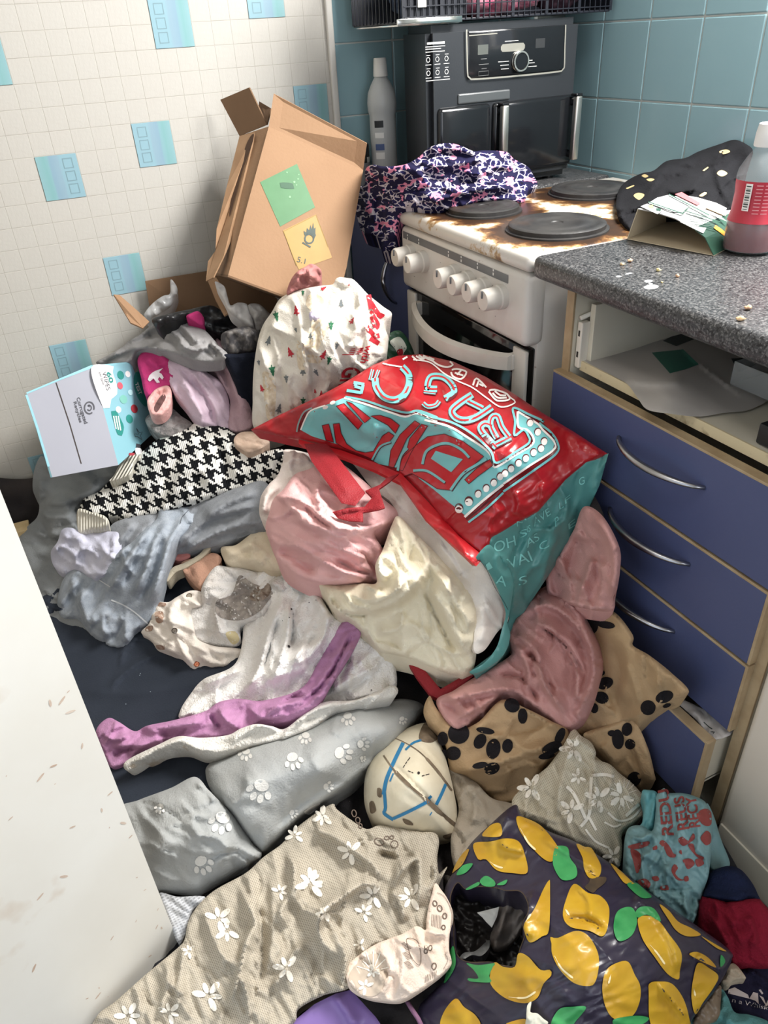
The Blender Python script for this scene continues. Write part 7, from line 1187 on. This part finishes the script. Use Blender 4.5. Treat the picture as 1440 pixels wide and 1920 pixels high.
cloth('silver_wrapper', 'grey foil wrapper at the lower rim of the hole in the lemon bag', 'wrapper', K(RA, [(760, 1085), (790, 1050), (860, 1040), (930, 980), (955, 970), (950, 1020), (900, 1070), (840, 1065), (790, 1090)]), [(880, 1790, .115), (915, 1770, .12), (865, 1795, .11)], mat('foil_grey', (128, 128, 126), .35, .4), wr=[(.003, 12, -20, 2)], T=.006, ew=5, seed=98, step=3.6)
cloth('torn_paper', 'torn white paper scrap below the lowest lemon at the bottom edge', 'paper', K(RA, [(1195, 1390), (1222, 1365), (1215, 1430), (1260, 1440), (1300, 1475), (1330, 1500), (1290, 1530), (1190, 1530), (1190, 1460)]), [(995, 1890, .235), (1020, 1915, .235), (990, 1920, .23)], mat('torn_pale', (206, 204, 186), .8), wr=[(.003, 14, 60, 2)], T=.004, ew=4, seed=99, step=3.6)
# ---- turquoise reuse bag
m_tq = mat('reuse_teal', (120, 162, 166), .5, c2=(104, 146, 152), nscale=8, namt=.7, bump=.1, bscale=80)
tq = thing('reuse_bag', 'crumpled pale turquoise reusable bag with brown-red lettering', 'shopping bag', (.64, .42, .05))
tb, tbS = cloth('body', None, None, K(R11, [(360, 215), (420, 150), (450, 185), (560, 188), (660, 215), (740, 268), (782, 400), (775, 600), (755, 800), (722, 905), (665, 1100), (612, 1172), (480, 1085), (330, 965), (200, 865), (130, 765), (118, 600), (150, 455), (250, 430), (330, 470), (355, 350)]), [(1245, 1480, .225), (1330, 1510, .215), (1170, 1600, .165), (1260, 1600, .19), (1330, 1600, .18), (1190, 1660, .15), (1320, 1680, .14), (1290, 1730, .115)], m_tq, ridges=[(K(R11, [(345, 470), (240, 530), (160, 500)]), 5, .012), (K(R11, [(340, 480), (345, 600), (240, 680)]), 6, .010), (K(R11, [(640, 920), (620, 1040), (610, 1150)]), 5, -.010), (K(R11, [(260, 905), (450, 910), (640, 900)]), 4, -.008), (K(R11, [(500, 240), (540, 400), (520, 600)]), 10, .008), (K(R11, [(640, 280), (680, 460), (660, 700)]), 10, .008)], wr=[(.005, 22, 70, 1.8), (.0025, 10, 40, 1.5)], T=.03, ew=12, seed=101, step=3.8, parent=tq, skirt=.08)
cloth('fold', 'darker inner fold', None, K(R11, [(255, 175), (300, 165), (370, 190), (360, 330), (340, 480), (250, 520), (160, 480), (170, 440), (250, 420), (275, 280)]), [(1215, 1490, .20), (1230, 1540, .18), (1190, 1560, .165)], mat('reuse_teal_fold', (96, 168, 176), .5), ridges=[(K(R11, [(350, 200), (330, 340), (300, 480)]), 6, .010)], wr=[(.004, 18, 70, 2)], T=.015, ew=7, seed=102, step=3.8, parent=tq)
cloth('side', 'side of the bag behind', None, K(R11, [(740, 270), (790, 350), (850, 540), (915, 720), (850, 765), (760, 745), (760, 500)]), [(1330, 1530, .165), (1360, 1620, .12), (1335, 1625, .13)], m_tq, wr=[(.004, 24, 70, 2)], T=.015, ew=6, seed=103, step=4, parent=tq, lift=-.01)
m_rb = mat('reuse_ink', (150, 62, 58), .6); WD = []
for s, q in (('REDUCE', [(492, 505), (452, 150), (372, 170), (405, 505)]), ('REUSE', [(608, 455), (565, 205), (490, 225), (520, 470)]), ('RECYCLE', [(692, 440), (655, 205), (580, 222), (608, 450)])): WD.append([(text_quad(s[:4], *K(R11, q), grid=.2, bold=.025), m_rb, .0016)])
for p in WD: print_on('lettering', tb, p, tbS.at)
prints('motif', tb, [[(blob(K(R11, p), 4), m_rb, .0014)] for p in ([(680, 330), (730, 305), (772, 330), (775, 420), (735, 435), (690, 400)], [(385, 565), (405, 540), (440, 560), (470, 600), (490, 640), (510, 650), (500, 672), (450, 660), (420, 600)], [(525, 535), (560, 515), (600, 545), (640, 490), (650, 530), (600, 570), (560, 585), (535, 560)], [(695, 520), (740, 470), (772, 500), (770, 560), (735, 580), (705, 550)], [(600, 580), (640, 570), (660, 640), (720, 670), (700, 690), (650, 650)], [(475, 770), (500, 720), (525, 750), (505, 790), (540, 830), (580, 840), (520, 840)], [(150, 585), (240, 560), (310, 550), (300, 580), (230, 605), (165, 605)], [(170, 610), (240, 640), (245, 740), (215, 790), (190, 700)], [(220, 850), (280, 830), (320, 870), (290, 905)], [(325, 820), (370, 810), (385, 840), (350, 850)], [(390, 890), (450, 880), (460, 912), (400, 915)], [(560, 690), (620, 680), (650, 720), (600, 760), (575, 720)], [(655, 690), (700, 680), (720, 720), (670, 740)], [(530, 630), (550, 615), (555, 650)], [(330, 600), (365, 580), (368, 610), (335, 615)], [(570, 820), (600, 810), (605, 845), (575, 850)])], tbS.at)
# ---- hat, navy shirt, scraps at the lower right
ht = thing('knitted_hat', 'red knitted hat with navy crown in the lower right corner', 'hat', (.66, .33, .03))
cloth('crown', 'navy crown', None, K(R11, [(760, 790), (850, 745), (920, 735), (1000, 765), (1080, 860), (1130, 960), (1150, 1010), (1100, 1000), (900, 1010), (760, 985), (705, 975), (720, 900)]), [(1330, 1650, .145), (1380, 1630, .165), (1420, 1680, .15), (1320, 1685, .135), (1400, 1690, .165)], fabric('hat_navy', (28, 36, 66), bscale=260, bump=.6), T=.035, ew=22, seed=104, step=4, parent=ht, wr=[(.003, 24, 30, 1.5)])
cloth('band', 'red front', None, K(R11, [(700, 955), (760, 965), (900, 995), (1110, 980), (1160, 1010), (1230, 1120), (1240, 1400), (1200, 1500), (1080, 1490), (950, 1470), (900, 1385), (780, 1280), (690, 1190), (670, 1080)]), [(1320, 1690, .135), (1400, 1695, .168), (1440, 1740, .16), (1320, 1740, .12), (1390, 1770, .15), (1440, 1810, .12), (1370, 1800, .115)], fabric('hat_red', (138, 22, 44), bscale=260, bump=.6), T=.03, ew=18, seed=105, step=4, parent=ht, ridges=[(K(R11, [(880, 1010), (930, 1100), (960, 1200)]), 12, .008)], wr=[(.004, 30, 60, 1.5)])
ns, nsS = cloth('navy_tshirt', 'navy T-shirt with white lettering in the bottom right corner', 'T-shirt', K(R11, [(840, 1470), (920, 1450), (1000, 1500), (1100, 1480), (1250, 1480), (1300, 1960), (940, 1960), (900, 1780), (830, 1680)]), [(1360, 1810, .085), (1440, 1820, .095), (1380, 1920, .07), (1440, 1920, .08)], fabric('navy_tee', (40, 38, 62), (32, 30, 50), nscale=14), wr=[(.004, 26, 20, 2)], T=.015, ew=8, seed=106, step=4.4)
m_tw = mat('tee_white', (206, 190, 186), .8)
print_on('lettering', ns, [(blob(K(R11, [(905, 1660), (950, 1645), (1050, 1700), (1060, 1730), (900, 1690)]), 4, False), m_tw, .0014), (blob(K(R11, [(1060, 1730), (1090, 1680), (1125, 1690), (1130, 1770), (1105, 1745)]), 4, False), m_tw, .0014), (blob(K(R11, [(1135, 1705), (1165, 1720), (1185, 1770), (1210, 1720), (1240, 1725), (1190, 1790)]), 4, False), m_tw, .0014), (blob(K(R11, [(1130, 1665), (1145, 1660), (1165, 1690), (1155, 1698)]), 4, False), m_tw, .0014), (text_quad('n a Whisk', *K(R11, [(930, 1755), (1200, 1815), (1205, 1785), (935, 1722)]), grid=.3), m_tw, .0014)], nsS.at, 'white lettering, partly hidden')
cloth('cream_lining', 'small cream fur scrap between the lemon bag and navy T-shirt', 'scrap', K(R11, [(910, 1480), (940, 1465), (980, 1495), (1035, 1575), (1000, 1580), (940, 1595), (900, 1640), (850, 1600), (890, 1540)]), [(1370, 1820, .115), (1395, 1830, .115), (1360, 1845, .11)], fabric('cream_fur', (200, 184, 160), (150, 130, 108), nscale=40), wr=[(.004, 12, 20, 1.5)], T=.012, ew=6, seed=107, step=3.6)
cloth('brown_wrapper', 'brown translucent wrapper under the right rim of the lemon bag', 'wrapper', K(R11, [(690, 1800), (760, 1720), (820, 1640), (850, 1640), (845, 1760), (830, 1870), (740, 1930), (640, 1930)]), [(1340, 1860, .14), (1310, 1910, .13), (1345, 1900, .125)], mat('wrapper_brown', (124, 104, 82), .35, c2=(92, 74, 58), nscale=24, namt=.8), wr=[(.005, 16, 60, 1.8)], T=.01, ew=6, seed=108, step=4)
cloth('teal_cloth', 'pale teal cloth along the bottom right edge of the heap', 'cloth', K(R11, [(600, 1900), (660, 1870), (740, 1880), (840, 1800), (850, 1660), (900, 1720), (950, 1830), (1060, 1850), (1200, 1900), (1250, 1990), (600, 1990)]), [(1300, 1915, .125), (1360, 1880, .105), (1440, 1930, .09)], fabric('pale_teal', (96, 156, 156), (80, 138, 138), nscale=14), wr=[(.006, 24, 20, 2)], T=.012, ew=7, seed=109, step=4.4)
cloth('purple_card', 'smooth purple plastic folder at the bottom edge of the heap', 'folder', K(R9, [(640, 1290), (700, 1230), (780, 1165), (860, 1125), (915, 1112), (960, 1160), (1010, 1215), (1060, 1290)]), [(540, 1920, .075), (640, 1870, .085), (720, 1920, .075)], mat('purple_gloss', (136, 108, 178), .35, c2=(124, 96, 166), nscale=4, namt=.6), ridges=[(K(R9, [(850, 1130), (900, 1200), (930, 1260)]), 8, .008)], T=.004, ew=4, soft=False, step=6, seed=110, skirt=.02)
k = MB(); pts = [tuple(atz(x, y, z)) for x, y, z in ((762, 1875, .10), (772, 1892, .10), (784, 1910, .10), (796, 1935, .095))]
tag(k.tube(pts, .0032, 8).build('mauve_drawstring', fabric('cord_mauve', (142, 100, 130)), smooth=True), 'short mauve cord between the lace curtain and lemon bag', 'cord')
# ================================================================== things on the hob and worktop
RF = (640, 260, 3.4286)
def zy(x, y, d): return (x, y, float(aty(x, y, d)[2]))
def zx(x, y, d): return (x, y, float(atx(x, y, d)[2]))
m_leo = mat('leopard_print', (30, 28, 62), .85, spec=.15); nt = m_leo.node_tree; L = nt.links.new; b = nt.nodes['Principled BSDF']
uv = nt.nodes.new('ShaderNodeUVMap'); nz = nt.nodes.new('ShaderNodeTexNoise'); nz.inputs['Scale'].default_value = 60; nz.inputs['Detail'].default_value = 2; L(uv.outputs[0], nz.inputs[0])
va = nt.nodes.new('ShaderNodeVectorMath'); va.operation = 'MULTIPLY_ADD'; va.inputs[1].default_value = (.016, .016, 0); L(nz.outputs['Color'], va.inputs[0]); L(uv.outputs[0], va.inputs[2])
mp = nt.nodes.new('ShaderNodeMapping'); mp.inputs['Scale'].default_value = (1, 1.5, 1); L(va.outputs[0], mp.inputs[0])
vo = nt.nodes.new('ShaderNodeTexVoronoi'); vo.feature = 'DISTANCE_TO_EDGE'; vo.inputs['Scale'].default_value = 84; L(mp.outputs[0], vo.inputs[0])
cr = nt.nodes.new('ShaderNodeValToRGB'); cr.color_ramp.interpolation = 'CONSTANT'; el = cr.color_ramp.elements
el[0].position = 0; el[0].color = (*lin((184, 176, 184)), 1); el[1].position = .08; el[1].color = (*lin((34, 32, 72)), 1); e = el.new(.30); e.color = (*lin((22, 20, 40)), 1)
L(vo.outputs['Distance'], cr.inputs[0])
n2 = nt.nodes.new('ShaderNodeTexNoise'); n2.inputs['Scale'].default_value = 38; L(uv.outputs[0], n2.inputs[0])
pk = nmath(nt, 'MULTIPLY', nmath(nt, 'GREATER_THAN', n2.outputs['Fac'], .58), nmath(nt, 'LESS_THAN', vo.outputs['Distance'], .17))
n4 = nt.nodes.new('ShaderNodeTexNoise'); n4.inputs['Scale'].default_value = 45; L(mp.outputs[0], n4.inputs[0])
dk = nmath(nt, 'GREATER_THAN', n4.outputs['Fac'], .53)
m1 = nt.nodes.new('ShaderNodeMix'); m1.data_type = 'RGBA'; L(dk, m1.inputs[0]); L(cr.outputs[0], m1.inputs[6]); m1.inputs[7].default_value = (*lin((30, 28, 56)), 1)
m2 = nt.nodes.new('ShaderNodeMix'); m2.data_type = 'RGBA'; L(pk, m2.inputs[0]); L(m1.outputs[2], m2.inputs[6]); m2.inputs[7].default_value = (*lin((206, 130, 156)), 1); L(m2.outputs[2], b.inputs['Base Color'])
cloth('leopard_blouse', 'navy, pink and white animal print blouse dropped over the cooker corner', 'blouse', K(RF, [(590, 45), (680, 28), (760, 42), (850, 80), (920, 75), (1060, 85), (1110, 130), (1200, 180), (1232, 230), (1262, 300), (1205, 335), (1165, 412), (1040, 402), (880, 408), (780, 440), (600, 470), (460, 445), (398, 462), (372, 520), (355, 640), (335, 722), (262, 722), (250, 645), (140, 605), (100, 500), (72, 420), (68, 330), (100, 308), (150, 295), (155, 200), (200, 168), (280, 178), (400, 168), (490, 125), (540, 78)]),
    [zy(830, 272, 1.50), zy(700, 312, 1.60), zy(920, 285, 1.50), zy(1000, 345, 1.50), zy(980, 378, 1.42), zy(880, 380, 1.43), zy(760, 395, 1.50), zx(664, 360, .745), zx(690, 430, .735), zx(725, 468, .738), zy(760, 350, 1.50), zy(860, 330, 1.46), zy(940, 340, 1.46)], m_leo, ridges=[(K(RF, [(560, 90), (660, 60), (800, 80), (880, 120)]), 10, .020), (K(RF, [(500, 150), (640, 180), (800, 150), (950, 130)]), 9, .018), (K(RF, [(180, 190), (260, 240), (420, 220), (560, 260)]), 9, .018), (K(RF, [(760, 200), (880, 230), (1020, 180), (1140, 200)]), 9, .016), (K(RF, [(400, 400), (600, 400), (800, 340), (1000, 320), (1180, 330)]), 9, .018), (K(RF, [(560, 320), (760, 290), (900, 280)]), 7, -.016), (K(RF, [(120, 330), (160, 440), (250, 560)]), 9, .014), (K(RF, [(300, 380), (290, 520), (300, 680)]), 8, .014), (K(RF, [(230, 360), (220, 480), (280, 620)]), 6, -.012)], wr=[(.007, 20, 10, 2.0), (.003, 10, 30, 1.6)], T=.03, ew=9, seed=111, step=3.6, clamp=False, skirt=.05)
m_bks = fabric('black_viscose', (22, 22, 25), (30, 30, 34), nscale=12)
bs, bsS = cloth('black_scarf', 'black scarf with small gold motifs heaped against the blue tiles', 'scarf', [(1158, 402), (1156, 372), (1168, 345), (1200, 326), (1225, 320), (1250, 302), (1285, 296), (1310, 284), (1350, 270), (1378, 262), (1402, 272), (1412, 284), (1405, 310), (1395, 350), (1385, 420), (1340, 420), (1300, 400), (1240, 405), (1195, 415), (1180, 432)], [(1165, 395, .918), (1175, 340, .925), zx(1250, 306, 1.28), zx(1385, 266, 1.325), zx(1310, 288, 1.31), (1240, 395, .925), (1350, 410, .93), (1390, 350, .955), (1290, 340, .96), (1220, 350, .945)], m_bks, ridges=[([(1175, 350), (1240, 330), (1310, 300), (1390, 280)], 12, .012), ([(1170, 390), (1240, 380), (1320, 340)], 10, .010), ([(1340, 300), (1350, 350), (1380, 400)], 10, .010)], wr=[(.006, 24, -20, 2)], T=.03, ew=10, seed=112, step=4, clamp=False, skirt=.05)
m_gold = mat('gold_motif', (190, 166, 112), .6)
prints('motif', bs, [[(blob(K((1140, 200, 4.8), p), 3), m_gold, .0016)] for p in ([(230, 800), (270, 775), (328, 790), (310, 820), (275, 838)], [(345, 655), (385, 645), (420, 655), (380, 672)], [(300, 622), (330, 608), (365, 625), (335, 638)], [(980, 600), (1020, 570), (1075, 600), (1025, 628)], [(1000, 405), (1060, 385), (1100, 405), (1040, 428)], [(160, 735), (230, 705), (240, 712), (175, 740)], [(850, 575), (900, 540), (905, 548), (865, 580)], [(820, 800), (870, 768), (890, 780), (850, 808)])], bsS.at)
# ---- opened food carton lying on the worktop
PA, PB = atz(1176, 448, .9065), atz(1338, 479, .9065)
ax = PB-PA; ax /= np.linalg.norm(ax); on = np.cross(ax, (0, 0, 1))
def onopen(px, py):
    D = ray(px, py); t = ((PA-CAM)@on)/(D@on); return CAM+D*t
TLp = onopen(1196, 392); sec = [PA, TLp, onopen(1228, 398), onopen(1266, 410), onopen(1300, 428), onopen(1322, 446), PB]
ex = atz(1276, 361, TLp[2])-TLp
pkt = thing('food_carton', 'opened green and white food carton lying on its side on the worktop', 'carton', (float(PA[0]), float(PA[1]), .9055))
V = []; n = len(sec)
for p in sec: V += [p, p+ex*np.array([1, 1, 0])+np.array([0, 0, -.004 if p is not PA and p is not PB else 0])]
V = np.array(V); F = [(2*i, 2*i+2, 2*i+3, 2*i+1) for i in range(n-1)]+[(2*n-2, 0, 1, 2*n-1)]
def shell(name, F_, m, parent, th):
    u_ = sorted({i for f in F_ for i in f}); ix = {k: i for i, k in enumerate(u_)}
    o = mk(name, V[u_], [tuple(ix[i] for i in f) for f in F_], m, parent, None, False); md = o.modifiers.new('s', 'SOLIDIFY'); md.thickness = th; md.offset = 0; return o
m_ci = mat('carton_inner', (206, 190, 160), .8, c2=(194, 176, 146), nscale=6, namt=.5); m_cg = mat('carton_green', (36, 74, 58), .45); m_cw = mat('carton_white', (196, 195, 192), .5, c2=(182, 182, 182), nscale=14, namt=.5)
shell('side', [F[0]], m_ci, pkt, .0012); tp = shell('top', F[1:4], m_cw, pkt, .0012); sd2 = shell('front', F[4:6], m_cg, pkt, .0012); shell('base', [F[6]], m_ci, pkt, .0012)
inn = mk('inner', (V-np.array([0, 0, .0012])), F[:6], m_ci, pkt, None, False); inn.location = (-on*0).tolist()
def multi_plane(facets):
    N_ = []
    for P0, P1, P2 in facets:
        n_ = np.cross(P1-P0, P2-P0); n_ /= np.linalg.norm(n_); N_.append((P0, n_ if np.dot(n_, CAM-P0) > 0 else -n_))
    def f(Q, off=0.0):
        D = ray(np.asarray(Q)[:, 0], np.asarray(Q)[:, 1]); T_ = np.array([((P0-CAM)@n_)/(D@n_) for P0, n_ in N_]); k_ = T_.argmax(0)
        return CAM+D*T_.max(0)[:, None]+np.array([N_[i][1] for i in k_])*(off+.0010)
    return f
dn = np.array([0, 0, -.004]); TPL = multi_plane([(sec[i], sec[i+1], sec[i]+ex*np.array([1, 1, 0])+dn) for i in (1, 2, 3)]); RG2 = (1140, 200, 4.8); it = []
for p, m_ in (([(360, 880), (440, 830), (560, 800), (740, 900), (660, 960), (560, 960)], mat('carton_panel', (210, 210, 210), .5)), ([(600, 800), (660, 780), (830, 880), (800, 900)], mat('carton_red', (196, 96, 100), .5)), ([(870, 925), (1000, 980), (1060, 1000), (1000, 950), (900, 905)], mat('carton_tan', (196, 160, 120), .5)), ([(290, 915), (350, 890), (490, 950), (440, 985)], m_cw), ([(355, 905), (400, 905), (410, 935), (370, 930)], mat('carton_lime', (150, 176, 96), .5)), ([(430, 935), (470, 940), (470, 960), (430, 955)], m_cg)): it.append((blob(K(RG2, p), 6, False), m_, .001+.0004*len(it)))
for k in range(7): it.append((ribbon(K(RG2, [(690+k*8, 945+k*22), (860+k*22, 1010+k*16)]), .9, False, 8, False), m_ink, .0035)); it.append((ribbon(K(RG2, [(470+k*12, 840+k*14), (600+k*16, 905+k*12)]), .7, False, 8, False), mat('carton_grey', (130, 130, 130), .6), .0035)); it.append((ribbon(K(RG2, [(900+k*12, 960+k*10), (985+k*14, 1000+k*10)]), .7, False, 8, False), mat('carton_grey', (130, 130, 130), .6), .0035))
for a_, b_ in (((545, 810), (900, 1000)), ((360, 880), (660, 985)), ((700, 965), (1000, 1060)), ((660, 985), (720, 930))): it.append((ribbon(K(RG2, [a_, b_]), 2.0, False, 8, False), m_cg, .0033))
print_on('print', tp, it, TPL)
SP3 = multi_plane([(sec[i], sec[i+1], sec[i]+ex*np.array([1, 1, 0])+dn) for i in (4, 5)]); it = [(blob(K(RG2, [(945, 1100), (960, 1075), (1000, 1100), (1050, 1140), (1040, 1170), (1000, 1140)]), 5), mat('carton_orange', (232, 150, 40), .5), .001), (blob(K(RG2, [(700, 1040), (820, 1090), (880, 1100), (850, 1150), (640, 1045)]), 5, False), m_cw, .001)]
for k in range(6): it.append((ribbon(K(RG2, [(700+k*25, 1058+k*14), (680+k*25, 1072+k*14)]), .9, False, 6, False), m_ink, .0016))
print_on('print', sd2, it, SP3)
# ---- sauce bottle
kc = atz(1400, 470, .9055); kx, ky = kc[0], kc[1]; kz = .9060
ktop = float(aty(1432, 232, ky)[2]); kH = ktop-kz
kb = thing('sauce_bottle', 'squeezy bottle half full of red sauce with a white cap at the right edge', 'sauce bottle', (float(kx), float(ky), kz))
m_clr = mat('bottle_clear', (214, 218, 220), .12, alpha=.16, spec=.6)
prof = [(.030, 0), (.0385, .004), (.040, .02), (.040, kH*.26), (.0365, kH*.32), (.0355, kH*.50), (.0375, kH*.60), (.036, kH*.66), (.028, kH*.74), (.020, kH*.80), (.016, kH*.83), (.016, kH*.86)]
MB().lathe(prof, (kx, ky, kz), n=36, sx=.92).build('body', m_clr, kb, smooth='auto')
MB().lathe([(.029, 0.001), (.0375, .005), (.0385, .02), (.0385, kH*.24), (.035, kH*.30), (.001, kH*.31)], (kx, ky, kz), n=32, sx=.92).build('sauce', mat('sauce_red', (110, 24, 34), .25), kb, smooth='auto')
MB().lathe([(.020, 0), (.021, .002), (.0205, kH*.10), (.0185, kH*.165), (.016, kH*.17)], (kx, ky, kz+kH*.83), n=32).build('cap', mat('cap_white2', (232, 230, 226), .35), kb, smooth='auto')
V_ = []; nn_ = 28
for i in range(nn_):
    t = math.pi*(.78+.95*i/(nn_-1))
    for j, hz in enumerate((kH*.26, kH*.34, kH*.48, kH*.585)): rr = (.0405, .0370, .0362, .0380)[j]; V_.append((kx+rr*.92*math.cos(t), ky+rr*math.sin(t), kz+hz))
F_ = [(4*i+j, 4*i+4+j, 4*i+5+j, 4*i+1+j) for i in range(nn_-1) for j in range(3)]
lbk = mk('label', V_, F_, mat('label_red', (196, 44, 62), .4, c2=(180, 36, 52), nscale=12, namt=.5), kb)
def lmap(Q, off): return np.c_[kx+(.0385+off)*.92*np.cos(Q[:, 0]), ky+(.0385+off)*np.sin(Q[:, 0]), kz+Q[:, 1]]
t0 = math.pi*1.04; it = [((np.array([(t0+.09*i, kH*h) for i in range(4) for h in (.36, .57)]), [(2*i, 2*i+1, 2*i+3, 2*i+2) for i in range(3)]), m_prw, .0010)]
for k in range(11):
    z0 = kH*(.372+.0175*k); it.append(((np.array([(t0+.04+.06*i, z0+kH*h) for i in range(4) for h in (0, .004+.004*(k % 3))]), [(2*i, 2*i+1, 2*i+3, 2*i+2) for i in range(3)]), m_ink, .0016))
print_on('barcode', lbk, it[:1], lmap); print_on('barcode', lbk, it[1:], lmap)
it = []
for k in range(9):
    for c in range(2):
        z0 = kH*(.34+.027*k); it.append(((np.array([(t0+.42+c*.32+.06*i, z0+kH*h) for i in range(5) for h in (0, .007)]), [(2*i, 2*i+1, 2*i+3, 2*i+2) for i in range(4)]), mat('label_text', (226, 150, 156), .5), .0010))
print_on('small_print', lbk, it, lmap)
# ---- crumbs and spills on the worktop
CR = [(1181, 491, 3.6, 0), (1166, 497, 3.0, 1), (1234, 508, 3.6, 2), (1270, 519, 3.0, 0), (1241, 530, 1.8, 2), (1402, 580, 4.2, 0), (1388, 600, 4.0, 1)]
CM = [mat('crumb_brown', (206, 158, 122), .9), mat('crumb_tan', (214, 178, 132), .9), mat('crumb_yellow', (226, 206, 140), .9)]
CL = ['biscuit-brown crumb beside another, at the left end of the crumb trail', 'flat tan crumb nearest the cooker on the worktop', 'pale yellow crumb between the sauce bottle and drips', 'small brown crumb right of the pale yellow crumb', 'tiny yellow crumb beside the milky drips', 'round brown crumb near the right edge of the worktop', 'splayed tan crumb nearest the front edge of the worktop']
for (x, y, r, c), lbl in zip(CR, CL):
    P_ = atz(x, y, .9056); r = r*.0009
    lump('crumb', lbl, 'crumb', (P_[0], P_[1], .9053+r*.7), (r*(1.7 if c == 1 else 1.1), r, r*.8), CM[c], int(x) % 17, n=0, amp=.6, group='crumbs on the worktop', flat=.9053)
it = [(blob(ell(x, y, rx, ry, a, 12), 4), mat('milky_drip', (196, 200, 202), .4), .0006) for x, y, rx, ry, a in ((1221, 538, 14, 4.2, -4), (1216, 527, 8, 2.6, -4), (1220, 532, 4, 1.5, 0), (1160, 518, 5.5, 1.4, 0), (1179, 513, 7, 1.2, -10))]
prints('drip_mark', wt, [[q] for q in it], lambda Q, off: atz(Q[:, 0], Q[:, 1], .9051+off*.5))
# ---- things in the open drawers
lp, lpS = cloth('lining_paper', 'creased grey lining paper with dark green diamonds in the open drawer', 'lining paper', [(1091, 671), (1140, 660), (1200, 640), (1260, 612), (1330, 600), (1400, 640), (1440, 690), (1450, 740), (1406, 768), (1360, 774), (1310, 781), (1258, 776), (1214, 768), (1195, 745), (1176, 720), (1150, 705)], [(1092, 672, .7385), (1175, 718, .742), (1215, 768, .744), (1310, 781, .742), (1406, 768, .742), (1300, 640, .748), (1280, 700, .757), (1200, 660, .742), (1440, 700, .745), (1250, 740, .757)], mat('lining_grey', (176, 170, 164), .6, c2=(164, 158, 152), nscale=8, namt=.6), ridges=[([(1268, 645), (1320, 690), (1400, 750)], 3, .004), ([(1170, 712), (1230, 720), (1290, 715)], 10, .006)], wr=[(.001, 40, 20, 2)], T=.002, ew=3, soft=True, seed=113, step=5, clamp=False, skirt=.002)
prints('diamond_print', lp, [[(blob(p, 5, False), m_, .0012)] for p, m_ in (([(1222, 661), (1281, 655), (1310, 683), (1286, 692), (1256, 700)], mat('diamond_green', (38, 104, 88), .5)), ([(1243, 639), (1274, 623), (1304, 635), (1268, 649)], mat('diamond_dark', (34, 44, 48), .5)), ([(1371, 672), (1392, 671), (1418, 684), (1384, 698)], mat('diamond_dark', (34, 44, 48), .5)))], lpS.at)
tq_ = [atz(x, y, .765) for x, y in ((1372, 706), (1408, 680), (1470, 700), (1450, 760), (1415, 765))]
tray = MB(); c0 = atz(1425, 722, .75)
tray.box((c0[0]-.03, c0[1]-.09, .7475), (c0[0]+.12, c0[1]+.03, .7495), .0008)
for lo, hi in (((-.03, -.09), (-.0285, .03)), ((.1185, -.09), (.12, .03)), ((-.03, .0285), (.12, .03)), ((-.03, -.09), (.12, -.0885))): tray.box((c0[0]+lo[0], c0[1]+lo[1], .748), (c0[0]+hi[0], c0[1]+hi[1], .785), .0006)
tag(tray.build('clear_tray', mat('tray_clear', (180, 184, 184), .2, alpha=.35), smooth='auto'), 'clear plastic tray in the open top drawer', 'tray')
c1 = atx(1434, 795, .815)
k = MB(); k.box((.812, c1[1]-.03, .7395), (.85, c1[1]+.006, .7395+.030), .003); tag(k.build('black_box', mat('box_black', (30, 31, 33), .4), smooth='auto'), 'small black plastic box at the front of the open top drawer', 'box')
RH = (1130, 1200, 4.645)
pp, ppS = cloth('leaflets', 'crumpled white leaflet in the open bottom drawer', 'leaflet', K(RH, [(640, 540), (690, 515), (760, 545), (830, 578), (870, 600), (960, 615), (1010, 650), (1060, 700), (1150, 770), (1110, 830), (1030, 860), (965, 872), (900, 790), (800, 680)]), [zx(1275, 1318, .775), zx(1340, 1340, .80), zx(1335, 1386, .760), zx(1376, 1366, .80), zx(1300, 1350, .765)], mat('leaflet_white', (206, 200, 196), .6, c2=(170, 162, 158), nscale=30, namt=.7), wr=[(.004, 16, 40, 1.6)], T=.003, ew=3, soft=False, seed=114, step=3.6, clamp=False, skirt=.004)
print_on('print', pp, [(ribbon(K(RH, [(880, 715), (930, 760), (955, 775)]), 1.8, False, 4), m_ink, .001), (ribbon(K(RH, [(940, 800), (975, 800), (960, 815)]), 1.6, False, 4), m_ink, .001)], ppS.at)
